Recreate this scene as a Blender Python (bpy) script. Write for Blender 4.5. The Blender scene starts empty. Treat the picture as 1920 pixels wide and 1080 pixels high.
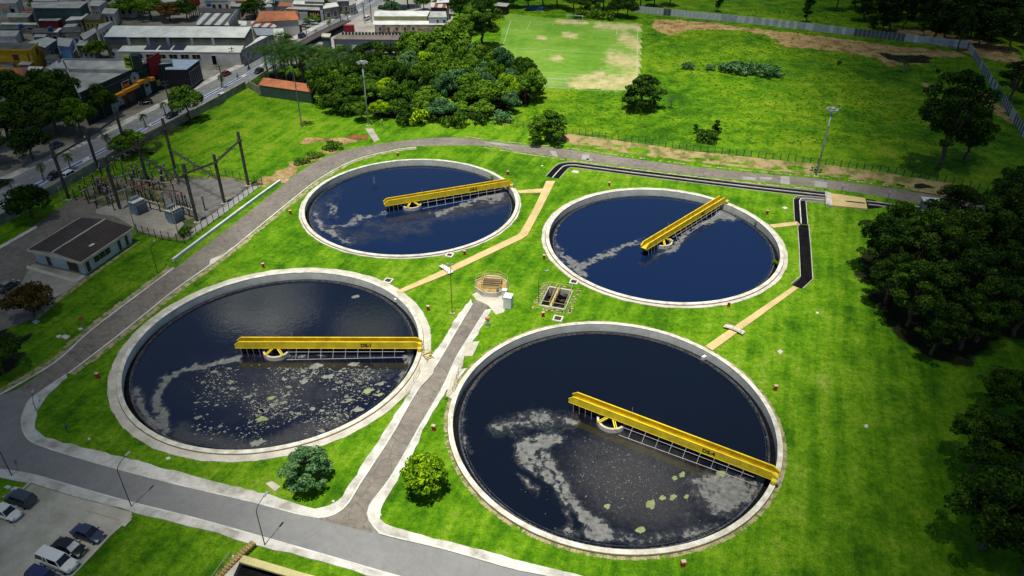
import bpy, bmesh, math, random
from mathutils import Vector, Matrix
from mathutils.geometry import delaunay_2d_cdt
rnd = random.Random(7)
PI = math.pi
scene = bpy.context.scene
COL = scene.collection

# ------------------------------------------------------------------ camera
CAM = Vector((0, 0, 73.03)); FPX = 1417.28; PITCH = 0.57565906; ROLL = 0.00791783
cp, sp, cr, sr = math.cos(PITCH), math.sin(PITCH), math.cos(ROLL), math.sin(ROLL)
R0, U0, F0 = Vector((1, 0, 0)), Vector((0, sp, cp)), Vector((0, cp, -sp))
CX, CY = cr*R0 + sr*U0, -sr*R0 + cr*U0
def at(px, py, z=0.0):
    d = F0 + CX*((px-960)/FPX) + CY*((540-py)/FPX)
    t = (z-CAM.z)/d.z
    return CAM + d*t
def to_px(p):
    v = Vector(p) - CAM
    f = v.dot(F0)
    return 960 + FPX*v.dot(CX)/f, 540 - FPX*v.dot(CY)/f
def hgt(bx, by, ty, z=0.0):
    """height of an upright thing whose base is seen at (bx,by) and whose top is at image row ty"""
    b = at(bx, by, z); lo, hi = 0.0, 80.0
    for _ in range(40):
        m = (lo+hi)/2
        if to_px(b+Vector((0, 0, m)))[1] > ty: lo = m
        else: hi = m
    return lo
def mpp(px, py):                                   # metres per photo pixel (across) at that ground point
    return (at(px+1, py)-at(px, py)).length
cd = bpy.data.cameras.new('camera'); cam = bpy.data.objects.new('camera', cd); COL.objects.link(cam)
cd.sensor_width = 36; cd.lens = 36*FPX/1920; cd.clip_start = 0.5; cd.clip_end = 9000
cam.matrix_world = Matrix((( CX.x, CY.x, -F0.x, CAM.x), (CX.y, CY.y, -F0.y, CAM.y), (CX.z, CY.z, -F0.z, CAM.z), (0, 0, 0, 1)))
scene.camera = cam

# ------------------------------------------------------------------ materials
def new_mat(name):
    m = bpy.data.materials.new(name); m.use_nodes = True
    nt = m.node_tree; nt.nodes.clear()
    out = nt.nodes.new('ShaderNodeOutputMaterial'); b = nt.nodes.new('ShaderNodeBsdfPrincipled')
    nt.links.new(b.outputs[0], out.inputs[0])
    return m, nt, b
def nd(nt, t, **kw):
    n = nt.nodes.new(t)
    for k, v in kw.items():
        if hasattr(n, k): setattr(n, k, v)
        else: n.inputs[k].default_value = v
    return n
def noise(nt, vec, scale, detail=4, rough=0.6):
    n = nt.nodes.new('ShaderNodeTexNoise'); n.inputs['Scale'].default_value = scale
    n.inputs['Detail'].default_value = detail; n.inputs['Roughness'].default_value = rough
    nt.links.new(vec, n.inputs['Vector']); return n.outputs['Fac']
def ramp(nt, fac, stops, interp='LINEAR'):
    r = nt.nodes.new('ShaderNodeValToRGB'); r.color_ramp.interpolation = interp
    e = r.color_ramp.elements
    while len(e) < len(stops): e.new(0.5)
    for i, (p, c) in enumerate(stops):
        e[i].position = p; e[i].color = (*c, 1) if len(c) == 3 else c
    nt.links.new(fac, r.inputs[0]); return r.outputs[0]
def mixc(nt, fac, a, b, mode='MIX'):
    n = nt.nodes.new('ShaderNodeMix'); n.data_type = 'RGBA'; n.blend_type = mode
    for s, v in ((0, fac), (6, a), (7, b)):
        if isinstance(v, (int, float)): n.inputs[s].default_value = v
        elif isinstance(v, tuple): n.inputs[s].default_value = (*v, 1) if len(v) == 3 else v
        else: nt.links.new(v, n.inputs[s])
    return n.outputs[2]
def mth(nt, op, a, b=0.0, clamp=False):
    n = nt.nodes.new('ShaderNodeMath'); n.operation = op; n.use_clamp = clamp
    for i, v in enumerate((a, b)):
        if isinstance(v, (int, float)): n.inputs[i].default_value = v
        else: nt.links.new(v, n.inputs[i])
    return n.outputs[0]
def sstep(nt, v, lo, hi):
    n = nt.nodes.new('ShaderNodeMapRange'); n.interpolation_type = 'SMOOTHSTEP'
    nt.links.new(v, n.inputs[0]); n.inputs[1].default_value = lo; n.inputs[2].default_value = hi
    return n.outputs[0]
def bump(nt, b, h, strength, dist):
    n = nt.nodes.new('ShaderNodeBump'); n.inputs['Strength'].default_value = strength; n.inputs['Distance'].default_value = dist
    nt.links.new(h, n.inputs['Height']); nt.links.new(n.outputs[0], b.inputs['Normal'])
def gpos(nt): return nt.nodes.new('ShaderNodeNewGeometry').outputs['Position']
def opos(nt): return nt.nodes.new('ShaderNodeTexCoord').outputs['Object']
def pm(name, c1, c2=None, scale=0.6, rough=0.8, bmp=0.0, bscale=6.0, metal=0.0, spec=0.3, fine=None, local=False, contrast=(0.35, 0.65)):
    """two-tone procedural surface: big blotches, fine grain and a little bump"""
    m, nt, b = new_mat(name)
    P = opos(nt) if local else gpos(nt)
    c2 = c2 or tuple(x*0.72 for x in c1)
    f = noise(nt, P, scale, 6, 0.62)
    col = ramp(nt, f, [(contrast[0], c2), (contrast[1], c1)])
    g = noise(nt, P, fine or scale*9, 3, 0.7)
    col = mixc(nt, 0.35, col, ramp(nt, g, [(0.3, (0.45, 0.45, 0.45)), (0.7, (1, 1, 1))]), 'MULTIPLY')
    nt.links.new(col, b.inputs['Base Color'])
    b.inputs['Roughness'].default_value = rough; b.inputs['Metallic'].default_value = metal
    b.inputs['Specular IOR Level'].default_value = spec
    if bmp: bump(nt, b, noise(nt, P, bscale, 4, 0.7), bmp, 0.05)
    return m

M = {}
M['concrete'] = pm('concrete', (0.60, 0.56, 0.47), (0.40, 0.37, 0.30), 0.35, 0.9, 0.3, 5)
M['rim'] = pm('rim_concrete', (0.74, 0.71, 0.62), (0.42, 0.39, 0.30), 0.8, 0.9, 0.3, 6)
M['pavement'] = pm('pavement', (0.60, 0.58, 0.52), (0.33, 0.31, 0.26), 0.28, 0.9, 0.4, 4, contrast=(0.36, 0.56))
M['kerb'] = pm('kerb', (0.70, 0.68, 0.62), (0.45, 0.43, 0.38), 0.4, 0.9, 0.2, 4)
M['whitewash'] = pm('whitewash', (0.72, 0.73, 0.72), (0.5, 0.5, 0.48), 0.5, 0.8)
M['pavers'] = pm('pavers', (0.38, 0.32, 0.18), (0.13, 0.17, 0.04), 0.9, 0.95, 0.8, 5, contrast=(0.42, 0.55))
M['yellow'] = pm('yellow_paint', (0.82, 0.63, 0.014), (0.56, 0.40, 0.02), 0.7, 0.5, spec=0.4)
M['ochre'] = pm('ochre_slab', (0.62, 0.47, 0.22), (0.48, 0.36, 0.16), 0.3, 0.85, 0.2, 5)
M['black'] = pm('black_paint', (0.012, 0.012, 0.014), rough=0.5)
M['dark'] = pm('dark_wet', (0.010, 0.010, 0.011), (0.004, 0.004, 0.005), 1.0, 0.7, spec=0.05)
M['navy'] = pm('dark_blue_steel', (0.010, 0.014, 0.045), rough=0.5)
M['white'] = pm('white_paint', (0.80, 0.80, 0.78), (0.62, 0.62, 0.60), 0.5, 0.5)
M['steel'] = pm('galvanised_steel', (0.45, 0.48, 0.50), (0.32, 0.34, 0.36), 0.8, 0.5, metal=0.4)
M['darksteel'] = pm('dark_steel', (0.035, 0.037, 0.040), rough=0.6)
M['red'] = pm('red_paint', (0.42, 0.035, 0.02), (0.24, 0.02, 0.012), 2.0, 0.55)
M['rust'] = pm('rusty_steel', (0.18, 0.075, 0.035), (0.09, 0.035, 0.02), 2.0, 0.85)
M['blue'] = pm('blue_paint', (0.02, 0.09, 0.34), rough=0.5)

# ------------------------------------------------------------------ mesh builder
class MB:
    def __init__(s): s.v = []; s.f = []; s.mi = []
    def face(s, pts, mi=0):
        n = len(s.v); s.v += [tuple(p) for p in pts]; s.f.append(tuple(range(n, n+len(pts)))); s.mi.append(mi)
    def box(s, c, size, rz=0.0, mi=0, taper=1.0, tilt=None):
        x, y, z = size[0]/2, size[1]/2, size[2]/2
        M3 = Matrix.Rotation(rz, 3, 'Z')
        if tilt is not None: M3 = M3 @ tilt
        n = len(s.v); c = Vector(c)
        for dz in (-1, 1):
            k = taper if dz > 0 else 1.0
            for dx, dy in ((-1, -1), (1, -1), (1, 1), (-1, 1)):
                s.v.append(tuple(c + M3 @ Vector((dx*x*k, dy*y*k, dz*z))))
        for q in ((0, 3, 2, 1), (4, 5, 6, 7), (0, 1, 5, 4), (1, 2, 6, 5), (2, 3, 7, 6), (3, 0, 4, 7)):
            s.f.append(tuple(n+i for i in q)); s.mi.append(mi)
    def prism(s, poly, z0, z1, mi=0, top=None, bottom=False):
        """poly: list of (x,y); z1 may be a list of heights"""
        n = len(s.v); k = len(poly)
        zs = z1 if isinstance(z1, (list, tuple)) else [z1]*k
        area = sum(poly[i][0]*poly[(i+1) % k][1]-poly[(i+1) % k][0]*poly[i][1] for i in range(k))
        if area < 0: poly = list(reversed(poly)); zs = list(reversed(zs))
        s.v += [(p[0], p[1], z0) for p in poly] + [(p[0], p[1], z) for p, z in zip(poly, zs)]
        for i in range(k):
            j = (i+1) % k; s.f.append((n+i, n+j, n+k+j, n+k+i)); s.mi.append(mi)
        s.f.append(tuple(n+k+i for i in range(k))); s.mi.append(mi if top is None else top)
        if bottom: s.f.append(tuple(n+i for i in reversed(range(k)))); s.mi.append(mi)
    def bar(s, a, b, w, h=None, mi=0):
        """rectangular bar between two points"""
        a, b = Vector(a), Vector(b); d = (b-a)
        if d.length < 1e-6: return
        d.normalize(); h = h or w
        u = Vector((0, 0, 1)) if abs(d.z) < 0.95 else Vector((0, 1, 0))
        x = d.cross(u).normalized()*w/2; y = x.cross(d).normalized()*h/2
        n = len(s.v)
        for p in (a, b):
            for q in (-x-y, x-y, x+y, -x+y): s.v.append(tuple(p+q))
        for q in ((0, 1, 2, 3), (7, 6, 5, 4), (0, 4, 5, 1), (1, 5, 6, 2), (2, 6, 7, 3), (3, 7, 4, 0)):
            s.f.append(tuple(n+i for i in q)); s.mi.append(mi)
    def tube(s, pts, r, k=6, mi=0, cap=True):
        pts = [Vector(p) for p in pts]; rs = r if isinstance(r, (list, tuple)) else [r]*len(pts)
        n = len(s.v)
        for i, p in enumerate(pts):
            d = (pts[min(i+1, len(pts)-1)] - pts[max(i-1, 0)])
            d = d.normalized() if d.length > 1e-9 else Vector((0, 0, 1))
            u = Vector((1, 0, 0)) if abs(d.x) < 0.9 else Vector((0, 1, 0))
            x = d.cross(u).normalized(); y = d.cross(x)
            for j in range(k):
                a = 2*PI*j/k; s.v.append(tuple(p + (x*math.cos(a)+y*math.sin(a))*rs[i]))
        for i in range(len(pts)-1):
            for j in range(k):
                a, b2 = n+i*k+j, n+i*k+(j+1) % k
                s.f.append((a, b2, b2+k, a+k)); s.mi.append(mi)
        if cap:
            s.f.append(tuple(n+j for j in reversed(range(k)))); s.mi.append(mi)
            e = n+(len(pts)-1)*k; s.f.append(tuple(e+j for j in range(k))); s.mi.append(mi)
    def lathe(s, prof, k=16, c=(0, 0, 0), mi=0, closed=False, a0=0.0, a1=2*PI):
        n = len(s.v); m = len(prof); full = abs(a1-a0-2*PI) < 1e-6; kk = k if full else k+1
        for j in range(kk):
            a = a0+(a1-a0)*j/k
            for r, z in prof: s.v.append((c[0]+r*math.cos(a), c[1]+r*math.sin(a), c[2]+z))
        for j in range(k):
            j2 = (j+1) % kk
            for i in range(m if closed else m-1):
                i2 = (i+1) % m
                s.f.append((n+j*m+i, n+j2*m+i, n+j2*m+i2, n+j*m+i2)); s.mi.append(mi)
    def build(s, name, mats, parent=None, world=False, smooth=False):
        me = bpy.data.meshes.new(name); me.from_pydata(s.v, [], s.f)
        for m in (mats if isinstance(mats, (list, tuple)) else [mats]): me.materials.append(m)
        if any(s.mi): me.polygons.foreach_set('material_index', s.mi)
        if smooth: me.polygons.foreach_set('use_smooth', [True]*len(me.polygons))
        me.update()
        o = bpy.data.objects.new(name, me); COL.objects.link(o)
        if parent is not None:
            o.parent = parent
            if world: o.matrix_parent_inverse = (Matrix.Translation(ORIG[parent.name][0]) @ Matrix.Rotation(ORIG[parent.name][1], 4, 'Z')).inverted()
        return o
ORIG = {}
def tag(o, label, cat, group=None, kind=None):
    if label: o['label'] = label
    if cat: o['category'] = cat
    if group: o['group'] = group
    if kind: o['kind'] = kind
    return o
def thing(name, label, cat, loc=(0, 0, 0), rz=0.0, group=None):
    o = bpy.data.objects.new(name, None); COL.objects.link(o); o.empty_display_size = 0.3
    o.location = loc; o.rotation_euler = (0, 0, rz); ORIG[o.name] = (Vector(loc), rz)
    return tag(o, label, cat, group)
def structure(o): o['kind'] = 'structure'; return o
def dup(root, loc, rz=0.0, label=None, sc=None, group=None, mats=None):
    r = root.copy(); COL.objects.link(r); r.location = loc; r.rotation_euler = (0, 0, rz)
    if sc is not None: r.scale = sc if not isinstance(sc, (int, float)) else (sc, sc, sc)
    if label: r['label'] = label
    if group: r['group'] = group
    def cop(src, dst):
        for ch in [c for c in KIDS.get(src.name, ())]:
            c = ch.copy(); COL.objects.link(c); c.parent = dst
            if mats and ch.name.split('.')[0] in mats:
                c.data = c.data.copy(); c.data.materials[0] = mats[ch.name.split('.')[0]]
            cop(ch, c)
    cop(root, r); return r
KIDS = {}
def kids(root):
    """remember a finished thing's children so that dup() can copy them"""
    def rec(o):
        KIDS[o.name] = list(o.children)
        for c in o.children: rec(c)
    bpy.context.view_layer.update(); rec(root); return root
def xy(p): return (p.x, p.y)
def poly_px(pts, z=0.0): return [xy(at(a, b, z)) for a, b in pts]
def inside(x, y, poly):
    c = False; j = len(poly)-1
    for i in range(len(poly)):
        xi, yi = poly[i]; xj, yj = poly[j]
        if (yi > y) != (yj > y) and x < (xj-xi)*(y-yi)/(yj-yi)+xi: c = not c
        j = i
    return c
def seg_d(x, y, line):
    best = 1e9
    for (x0, y0), (x1, y1) in zip(line, line[1:]):
        dx, dy = x1-x0, y1-y0; L = dx*dx+dy*dy or 1e-9
        t = max(0, min(1, ((x-x0)*dx+(y-y0)*dy)/L))
        best = min(best, math.hypot(x-x0-t*dx, y-y0-t*dy))
    return best
def smooth_line(pts, n=6):
    """Catmull-Rom through 2-D points"""
    out = []; P = [pts[0]]+list(pts)+[pts[-1]]
    for i in range(1, len(P)-2):
        for k in range(n):
            t = k/n; q = []
            for d in range(2):
                a, b, c, e = P[i-1][d], P[i][d], P[i+1][d], P[i+2][d]
                q.append(0.5*((2*b)+(c-a)*t+(2*a-5*b+4*c-e)*t*t+(3*b-a-3*c+e)*t**3))
            out.append(tuple(q))
    out.append(tuple(pts[-1])); return out
def offset_line(line, d):
    out = []
    for i, p in enumerate(line):
        a = Vector(line[max(i-1, 0)]); b = Vector(line[min(i+1, len(line)-1)])
        t = (b-a); t = t.normalized() if t.length else Vector((1, 0))
        out.append((p[0]-t.y*d, p[1]+t.x*d))
    return out
def strip(mb, A, B, z0, z1, mi=0):
    """solid strip between two polylines of equal length, raised from z0 to z1"""
    n = len(mb.v); k = len(A)
    for a, b in zip(A, B): mb.v += [(a[0], a[1], z1), (b[0], b[1], z1), (a[0], a[1], z0), (b[0], b[1], z0)]
    for i in range(k-1):
        o = n+4*i
        for q in ((0, 4, 5, 1), (2, 6, 4, 0), (1, 5, 7, 3)): mb.f.append(tuple(o+j for j in q)); mb.mi.append(mi)
    for o in (n, n+4*(k-1)): mb.f.append((o, o+1, o+3, o+2)); mb.mi.append(mi)
def sheet_px(name, pts, z, mat, smooth=0):
    P = poly_px(pts, z)
    mb = MB(); mb.face([(x, y, z) for x, y in P]); return structure(mb.build(name, mat))
# ------------------------------------------------------------------ tank positions (a square grid, turned 17 degrees)
TC = {1: (-36.98, 94.42), 2: (-21.65, 145.57), 3: (29.50, 130.24), 4: (14.17, 79.09)}
RI = 22.3; ROUT = 22.95; ZR = 0.30; ZW = -0.82
APRON = {1: 24.25, 2: 23.45, 3: 23.75, 4: 23.70}

# ------------------------------------------------------------------ ground cover
def grass_mat():
    m, nt, b = new_mat('grass_ground'); P = gpos(nt)
    at_ = nt.nodes.new('ShaderNodeVertexColor'); at_.layer_name = 'cover'
    sep = nt.nodes.new('ShaderNodeSeparateColor'); nt.links.new(at_.outputs[0], sep.inputs[0])
    n1, n2, n3, n4 = noise(nt, P, 0.035, 4), noise(nt, P, 0.22, 5, 0.7), noise(nt, P, 1.3, 5, 0.75), noise(nt, P, 5.0, 3, 0.8)
    mp = nt.nodes.new('ShaderNodeMapping'); nt.links.new(P, mp.inputs[0]); mp.vector_type = 'TEXTURE'; mp.inputs['Scale'].default_value = (1.0, 16, 1); mp.inputs['Rotation'].default_value = (0, 0, -0.337)
    stripes = noise(nt, mp.outputs[0], 0.55, 3, 0.6)
    f = mth(nt, 'ADD', mth(nt, 'MULTIPLY', n1, 0.28), mth(nt, 'ADD', mth(nt, 'MULTIPLY', n2, 0.44), mth(nt, 'MULTIPLY', stripes, 0.28)))
    lawn = ramp(nt, f, [(0.40, (0.032, 0.115, 0.002)), (0.48, (0.078, 0.210, 0.003)), (0.55, (0.140, 0.285, 0.008)), (0.63, (0.20, 0.30, 0.035))])
    mead = ramp(nt, mth(nt, 'ADD', mth(nt, 'MULTIPLY', n1, 0.45), mth(nt, 'MULTIPLY', n2, 0.55)), [(0.38, (0.022, 0.085, 0.002)), (0.46, (0.056, 0.165, 0.003)), (0.54, (0.118, 0.240, 0.004)), (0.64, (0.22, 0.29, 0.02))])
    dry = ramp(nt, n2, [(0.35, (0.16, 0.085, 0.035)), (0.5, (0.36, 0.25, 0.11)), (0.68, (0.46, 0.36, 0.19))])
    soil_shade = ramp(nt, n2, [(0.35, (0.010, 0.016, 0.004)), (0.6, (0.022, 0.026, 0.009)), (0.7, (0.045, 0.04, 0.018))])  # near-black: tree shade painted into the soil colour
    wob = mth(nt, 'ADD', mth(nt, 'MULTIPLY', mth(nt, 'SUBTRACT', n2, 0.5), 1.3), mth(nt, 'MULTIPLY', mth(nt, 'SUBTRACT', n3, 0.5), 0.7))
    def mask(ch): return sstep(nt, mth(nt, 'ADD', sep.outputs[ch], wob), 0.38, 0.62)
    col = mixc(nt, mask(0), lawn, mead); col = mixc(nt, mask(1), col, dry); col = mixc(nt, mask(2), col, soil_shade)
    g = mth(nt, 'ADD', mth(nt, 'MULTIPLY', n3, 0.55), mth(nt, 'MULTIPLY', n4, 0.45))
    amp = mixc(nt, sep.outputs[0], ramp(nt, g, [(0.36, (0.36, 0.42, 0.40)), (0.62, (1.5, 1.38, 1.4))]), ramp(nt, g, [(0.37, (0.30, 0.38, 0.32)), (0.60, (1.5, 1.38, 1.25))]))
    col = mixc(nt, 1.0, col, amp, 'MULTIPLY')
    nt.links.new(col, b.inputs['Base Color']); b.inputs['Roughness'].default_value = 0.95; b.inputs['Specular IOR Level'].default_value = 0.1
    bump(nt, b, mth(nt, 'ADD', mth(nt, 'MULTIPLY', n3, 0.7), mth(nt, 'MULTIPLY', n4, 0.3)), 1.0, 0.5)
    return m
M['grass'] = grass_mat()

FENCE = poly_px([(935, 237), (1010, 247), (1080, 258), (1180, 272), (1300, 289), (1430, 303), (1540, 314), (1655, 329), (1780, 350), (1930, 385)])
MEADOW = FENCE + poly_px([(2300, 380), (2300, -60), (900, -60), (915, 60), (905, 140), (1010, 165), (1010, 180)])
DRY = [poly_px(p) for p in (
    [(1222, 42), (1240, 36), (1330, 42), (1450, 58), (1560, 70), (1660, 84), (1800, 97), (1815, 108), (1740, 108), (1755, 118), (1670, 124), (1640, 108), (1560, 95), (1470, 88), (1440, 65), (1370, 55), (1290, 57), (1250, 66), (1225, 52)],
    [(1655, 50), (1700, 52), (1830, 72), (1900, 90), (1930, 130), (1850, 110), (1700, 68)],
    [(560, 265), (600, 258), (680, 262), (660, 270), (600, 268), (565, 275)],
    [(470, 345), (530, 345), (600, 290), (640, 275), (600, 280), (540, 315)],
    [(1720, 155), (1760, 160), (1740, 170)], [(1830, 160), (1880, 200), (1900, 235), (1870, 215), (1840, 190)])]
SHADE_SOIL = [poly_px(p) for p in (  # ground with painted under-tree shade, plus dark soil patches
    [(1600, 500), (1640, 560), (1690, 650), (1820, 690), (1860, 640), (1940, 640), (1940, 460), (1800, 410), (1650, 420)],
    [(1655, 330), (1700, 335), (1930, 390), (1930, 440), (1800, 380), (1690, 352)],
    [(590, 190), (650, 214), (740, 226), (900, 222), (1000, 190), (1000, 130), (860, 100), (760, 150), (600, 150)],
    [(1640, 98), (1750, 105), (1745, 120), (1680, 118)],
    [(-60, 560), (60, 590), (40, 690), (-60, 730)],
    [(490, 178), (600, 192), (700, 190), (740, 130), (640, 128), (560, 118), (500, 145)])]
ROUGH = poly_px([(270, 300), (460, 165), (600, 190), (690, 245), (560, 290), (540, 310), (480, 345), (400, 300)])
def ground_z(x, y):
    d = seg_d(x, y, FENCE)
    k = 0.75*math.exp(-(d/2.6)**2)
    return k if k > 0.01 else 0.0
# channels recessed in the lawn: (centre line px, width m)
def px_line(pts): return [xy(at(a, b)) for a, b in pts]
CHAN_A = smooth_line(px_line([(1036, 333), (1053, 314.5), (1063, 310), (1078, 309.5), (1094, 311.5), (1190, 324), (1300, 337.5), (1430, 353), (1548, 366)]), 4)
CHAN_B = smooth_line(px_line([(1548, 376.5), (1508, 373), (1500, 376), (1499.5, 384), (1502, 420)]), 5)
CHAN_C = px_line([(1505.5, 421), (1509, 465), (1512, 522), (1494, 538)])
def band(line, w): return offset_line(line, w/2) + list(reversed(offset_line(line, -w/2)))
HOLES = [[(TC[k][0]+(RI+0.3)*math.cos(2*PI*i/96), TC[k][1]+(RI+0.3)*math.sin(2*PI*i/96)) for i in range(96)] for k in TC]
WA, WB, WC = 3.4, 2.7, 2.3
HOLES += [band(CHAN_A, WA-0.2), band(CHAN_B, WB-0.2), band(CHAN_C, WC-0.2)]
def rect_px(c, w, h, rz):
    p = at(*c); a, b = math.cos(rz), math.sin(rz)
    return [(p.x+a*x*w/2-b*y*h/2, p.y+b*x*w/2+a*y*h/2) for x, y in ((-1, -1), (1, -1), (1, 1), (-1, 1))]
GA = math.radians(-16.68)
PIT = rect_px((1043, 559), 4.2, 6.2, GA); HOLES.append([tuple(p) for p in PIT])
BASIN = poly_px([(446, 1050), (425, 1095), (560, 1130), (640, 1100)]); HOLES.append(BASIN)
def make_ground():
    V = []; E = []
    def loop(pts):
        n = len(V); V.extend(Vector(p) for p in pts)
        E.extend((n+i, n+(i+1) % len(pts)) for i in range(len(pts)))
    for h in HOLES: loop(h)
    loop([(-2500, -300), (2500, -300), (2500, 5000), (-2500, 5000)])
    ctr = [(TC[k][0], TC[k][1]) for k in TC]; g = random.Random(3)
    y = 44.0
    while y < 640:
        st = 2.4 if y < 380 else 9
        x = -330.0
        while x < 360:
            s2 = st if abs(x) < 0.75*y+10 else 12
            if not any(math.hypot(x-c[0], y-c[1]) < RI+1.2 for c in ctr):
                V.append(Vector((x+g.uniform(-.3, .3)*s2, y+g.uniform(-.3, .3)*st)))
            x += s2
        y += st
    vs, es, fs, *_ = delaunay_2d_cdt(V, E, [], 0, 1e-5)
    keep = []
    bbs = [(min(p[0] for p in h), max(p[0] for p in h), min(p[1] for p in h), max(p[1] for p in h)) for h in HOLES]
    for f in fs:
        cx = sum(vs[i].x for i in f)/3; cy = sum(vs[i].y for i in f)/3
        if any(b[0] <= cx <= b[1] and b[2] <= cy <= b[3] and inside(cx, cy, h) for h, b in zip(HOLES, bbs)): continue
        keep.append(f)
    me = bpy.data.meshes.new('ground')
    me.from_pydata([(v.x, v.y, ground_z(v.x, v.y) if v.y > 120 else 0.0) for v in vs], [], keep)
    ca = me.color_attributes.new('cover', 'FLOAT_COLOR', 'POINT')
    data = []
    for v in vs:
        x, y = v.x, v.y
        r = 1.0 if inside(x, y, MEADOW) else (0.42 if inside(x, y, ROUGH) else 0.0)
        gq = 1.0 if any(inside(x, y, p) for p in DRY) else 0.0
        bq = 0.78 if any(inside(x, y, p) for p in SHADE_SOIL) else 0.0
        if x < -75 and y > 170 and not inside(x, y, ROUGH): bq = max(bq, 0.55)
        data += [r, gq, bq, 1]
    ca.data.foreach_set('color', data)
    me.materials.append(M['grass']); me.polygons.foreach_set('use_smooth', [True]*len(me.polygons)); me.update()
    o = bpy.data.objects.new('ground', me); COL.objects.link(o); structure(o)
make_ground()

# ------------------------------------------------------------------ clarifier tanks
def weir_mat():
    return pm('weir', (0.10, 0.11, 0.12), (0.03, 0.03, 0.035), 1.5, 0.5)
M['weir'] = weir_mat()
def wall_mat():
    m, nt, b = new_mat('tank_wall'); P = opos(nt)
    mp = nt.nodes.new('ShaderNodeMapping'); nt.links.new(P, mp.inputs[0]); mp.inputs['Scale'].default_value = (1, 1, 0.08)
    st = noise(nt, mp.outputs[0], 1.6, 5, 0.7); bl = noise(nt, P, 0.4, 5, 0.6)
    col = ramp(nt, bl, [(0.35, (0.46, 0.47, 0.42)), (0.65, (0.68, 0.69, 0.64))])
    col = mixc(nt, ramp(nt, st, [(0.60, (0, 0, 0)), (0.74, (0.55, 0.55, 0.55))]), col, (0.10, 0.085, 0.06))
    nt.links.new(col, b.inputs['Base Color']); b.inputs['Roughness'].default_value = 0.9
    return m
M['tankwall'] = wall_mat()
from mathutils import noise as mnoise
FOAM = {}
def foam_fn(k):
    return FOAM.get(k, lambda px, py: (0, 0))
def S(px, py, line, w):          # soft stroke in photo pixels -> 0..1
    d = seg_d(px, py, line); return max(0.0, 1-d/w)
def Bl(px, py, cx, cy, rx, ry, rot=0.0):
    a, b = math.cos(rot), math.sin(rot); dx, dy = px-cx, py-cy
    u, v = (a*dx+b*dy)/rx, (-a*dy*-1*0+(-b*dx+a*dy))/ry
    return max(0.0, 1-math.hypot(u, v))
def foam1(px, py):
    f = max(0.95*S(px, py, [(445, 667), (400, 680), (330, 700), (300, 712)], 9), 0.9*S(px, py, [(300, 712), (290, 735), (300, 765), (305, 810)], 18),
            0.85*S(px, py, [(255, 735), (265, 765), (285, 800), (310, 815)], 14), 0.5*S(px, py, [(250, 680), (244, 720), (262, 770), (300, 810)], 9))
    f = max(f, 0.9*S(px, py, [(770, 662), (768, 690), (752, 720)], 12), 0.7*S(px, py, [(530, 665), (600, 662), (640, 660)], 8))
    g = 0
    if py > 655: g = max(0.55*Bl(px, py, 520, 730, 250, 105), 0.8*S(px, py, [(340, 812), (420, 838), (520, 830), (640, 790)], 26))
    return f, g
def foam2(px, py):
    f = max(0.7*S(px, py, [(590, 400), (600, 415), (618, 425), (660, 417), (720, 396)], 8), 0.75*S(px, py, [(600, 420), (615, 440), (660, 447)], 9), 0.55*S(px, py, [(628, 400), (625, 375), (615, 405)], 8))
    f = max(f, 0.95*S(px, py, [(820, 402), (870, 385), (905, 372), (945, 368)], 9), 0.8*Bl(px, py, 945, 365, 30, 18))
    g = 0.6*max(0.75*S(px, py, [(690, 425), (780, 425), (860, 400), (940, 385)], 17), 0.6*S(px, py, [(630, 360), (600, 385), (600, 420), (650, 440), (700, 445), (800, 425)], 18))
    return f, g
def foam3(px, py):
    f = max(0.85*S(px, py, [(1090, 497), (1130, 481), (1170, 468), (1212, 452)], 9), 0.95*S(px, py, [(1048, 477), (1070, 495), (1090, 505), (1098, 512)], 10), 0.6*S(px, py, [(1045, 420), (1040, 450), (1046, 476)], 6))
    f = max(f, 0.95*S(px, py, [(1240, 470), (1270, 452), (1310, 425), (1345, 403), (1370, 403)], 10), 0.9*Bl(px, py, 1365, 400, 40, 16), 0.6*S(px, py, [(1225, 480), (1250, 468)], 8))
    return f, 0.0
def PG(px, py, poly, soft=9.0):      # soft-edged outline
    d = seg_d(px, py, poly+[poly[0]]); return max(0.0, min(1.0, 0.5+(d if inside(px, py, poly) else -d)/soft))
F4 = [[(962, 833), (978, 818), (1005, 812), (1040, 808), (1062, 812), (1055, 825), (1035, 832), (1030, 845), (1042, 862), (1048, 885), (1058, 893), (1070, 905), (1072, 920), (1085, 935), (1090, 950), (1105, 960), (1130, 965), (1142, 985), (1148, 1005), (1170, 1018), (1130, 1018), (1095, 1010), (1085, 985), (1083, 965), (1075, 955), (1060, 945), (1050, 930), (1040, 918), (1030, 905), (1015, 895), (1000, 890), (990, 880), (975, 870), (965, 855)],
      [(970, 888), (985, 895), (1003, 912), (1005, 930), (995, 925), (980, 908)], [(1058, 952), (1066, 955), (1072, 975), (1078, 990), (1090, 1000), (1085, 1010), (1065, 1005), (1040, 997), (1055, 990), (1063, 985), (1066, 970)]]
F4R = [(1290, 895), (1330, 880), (1372, 882), (1405, 895), (1428, 905), (1415, 940), (1385, 970), (1360, 975), (1340, 965), (1315, 950), (1295, 925)]
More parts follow.
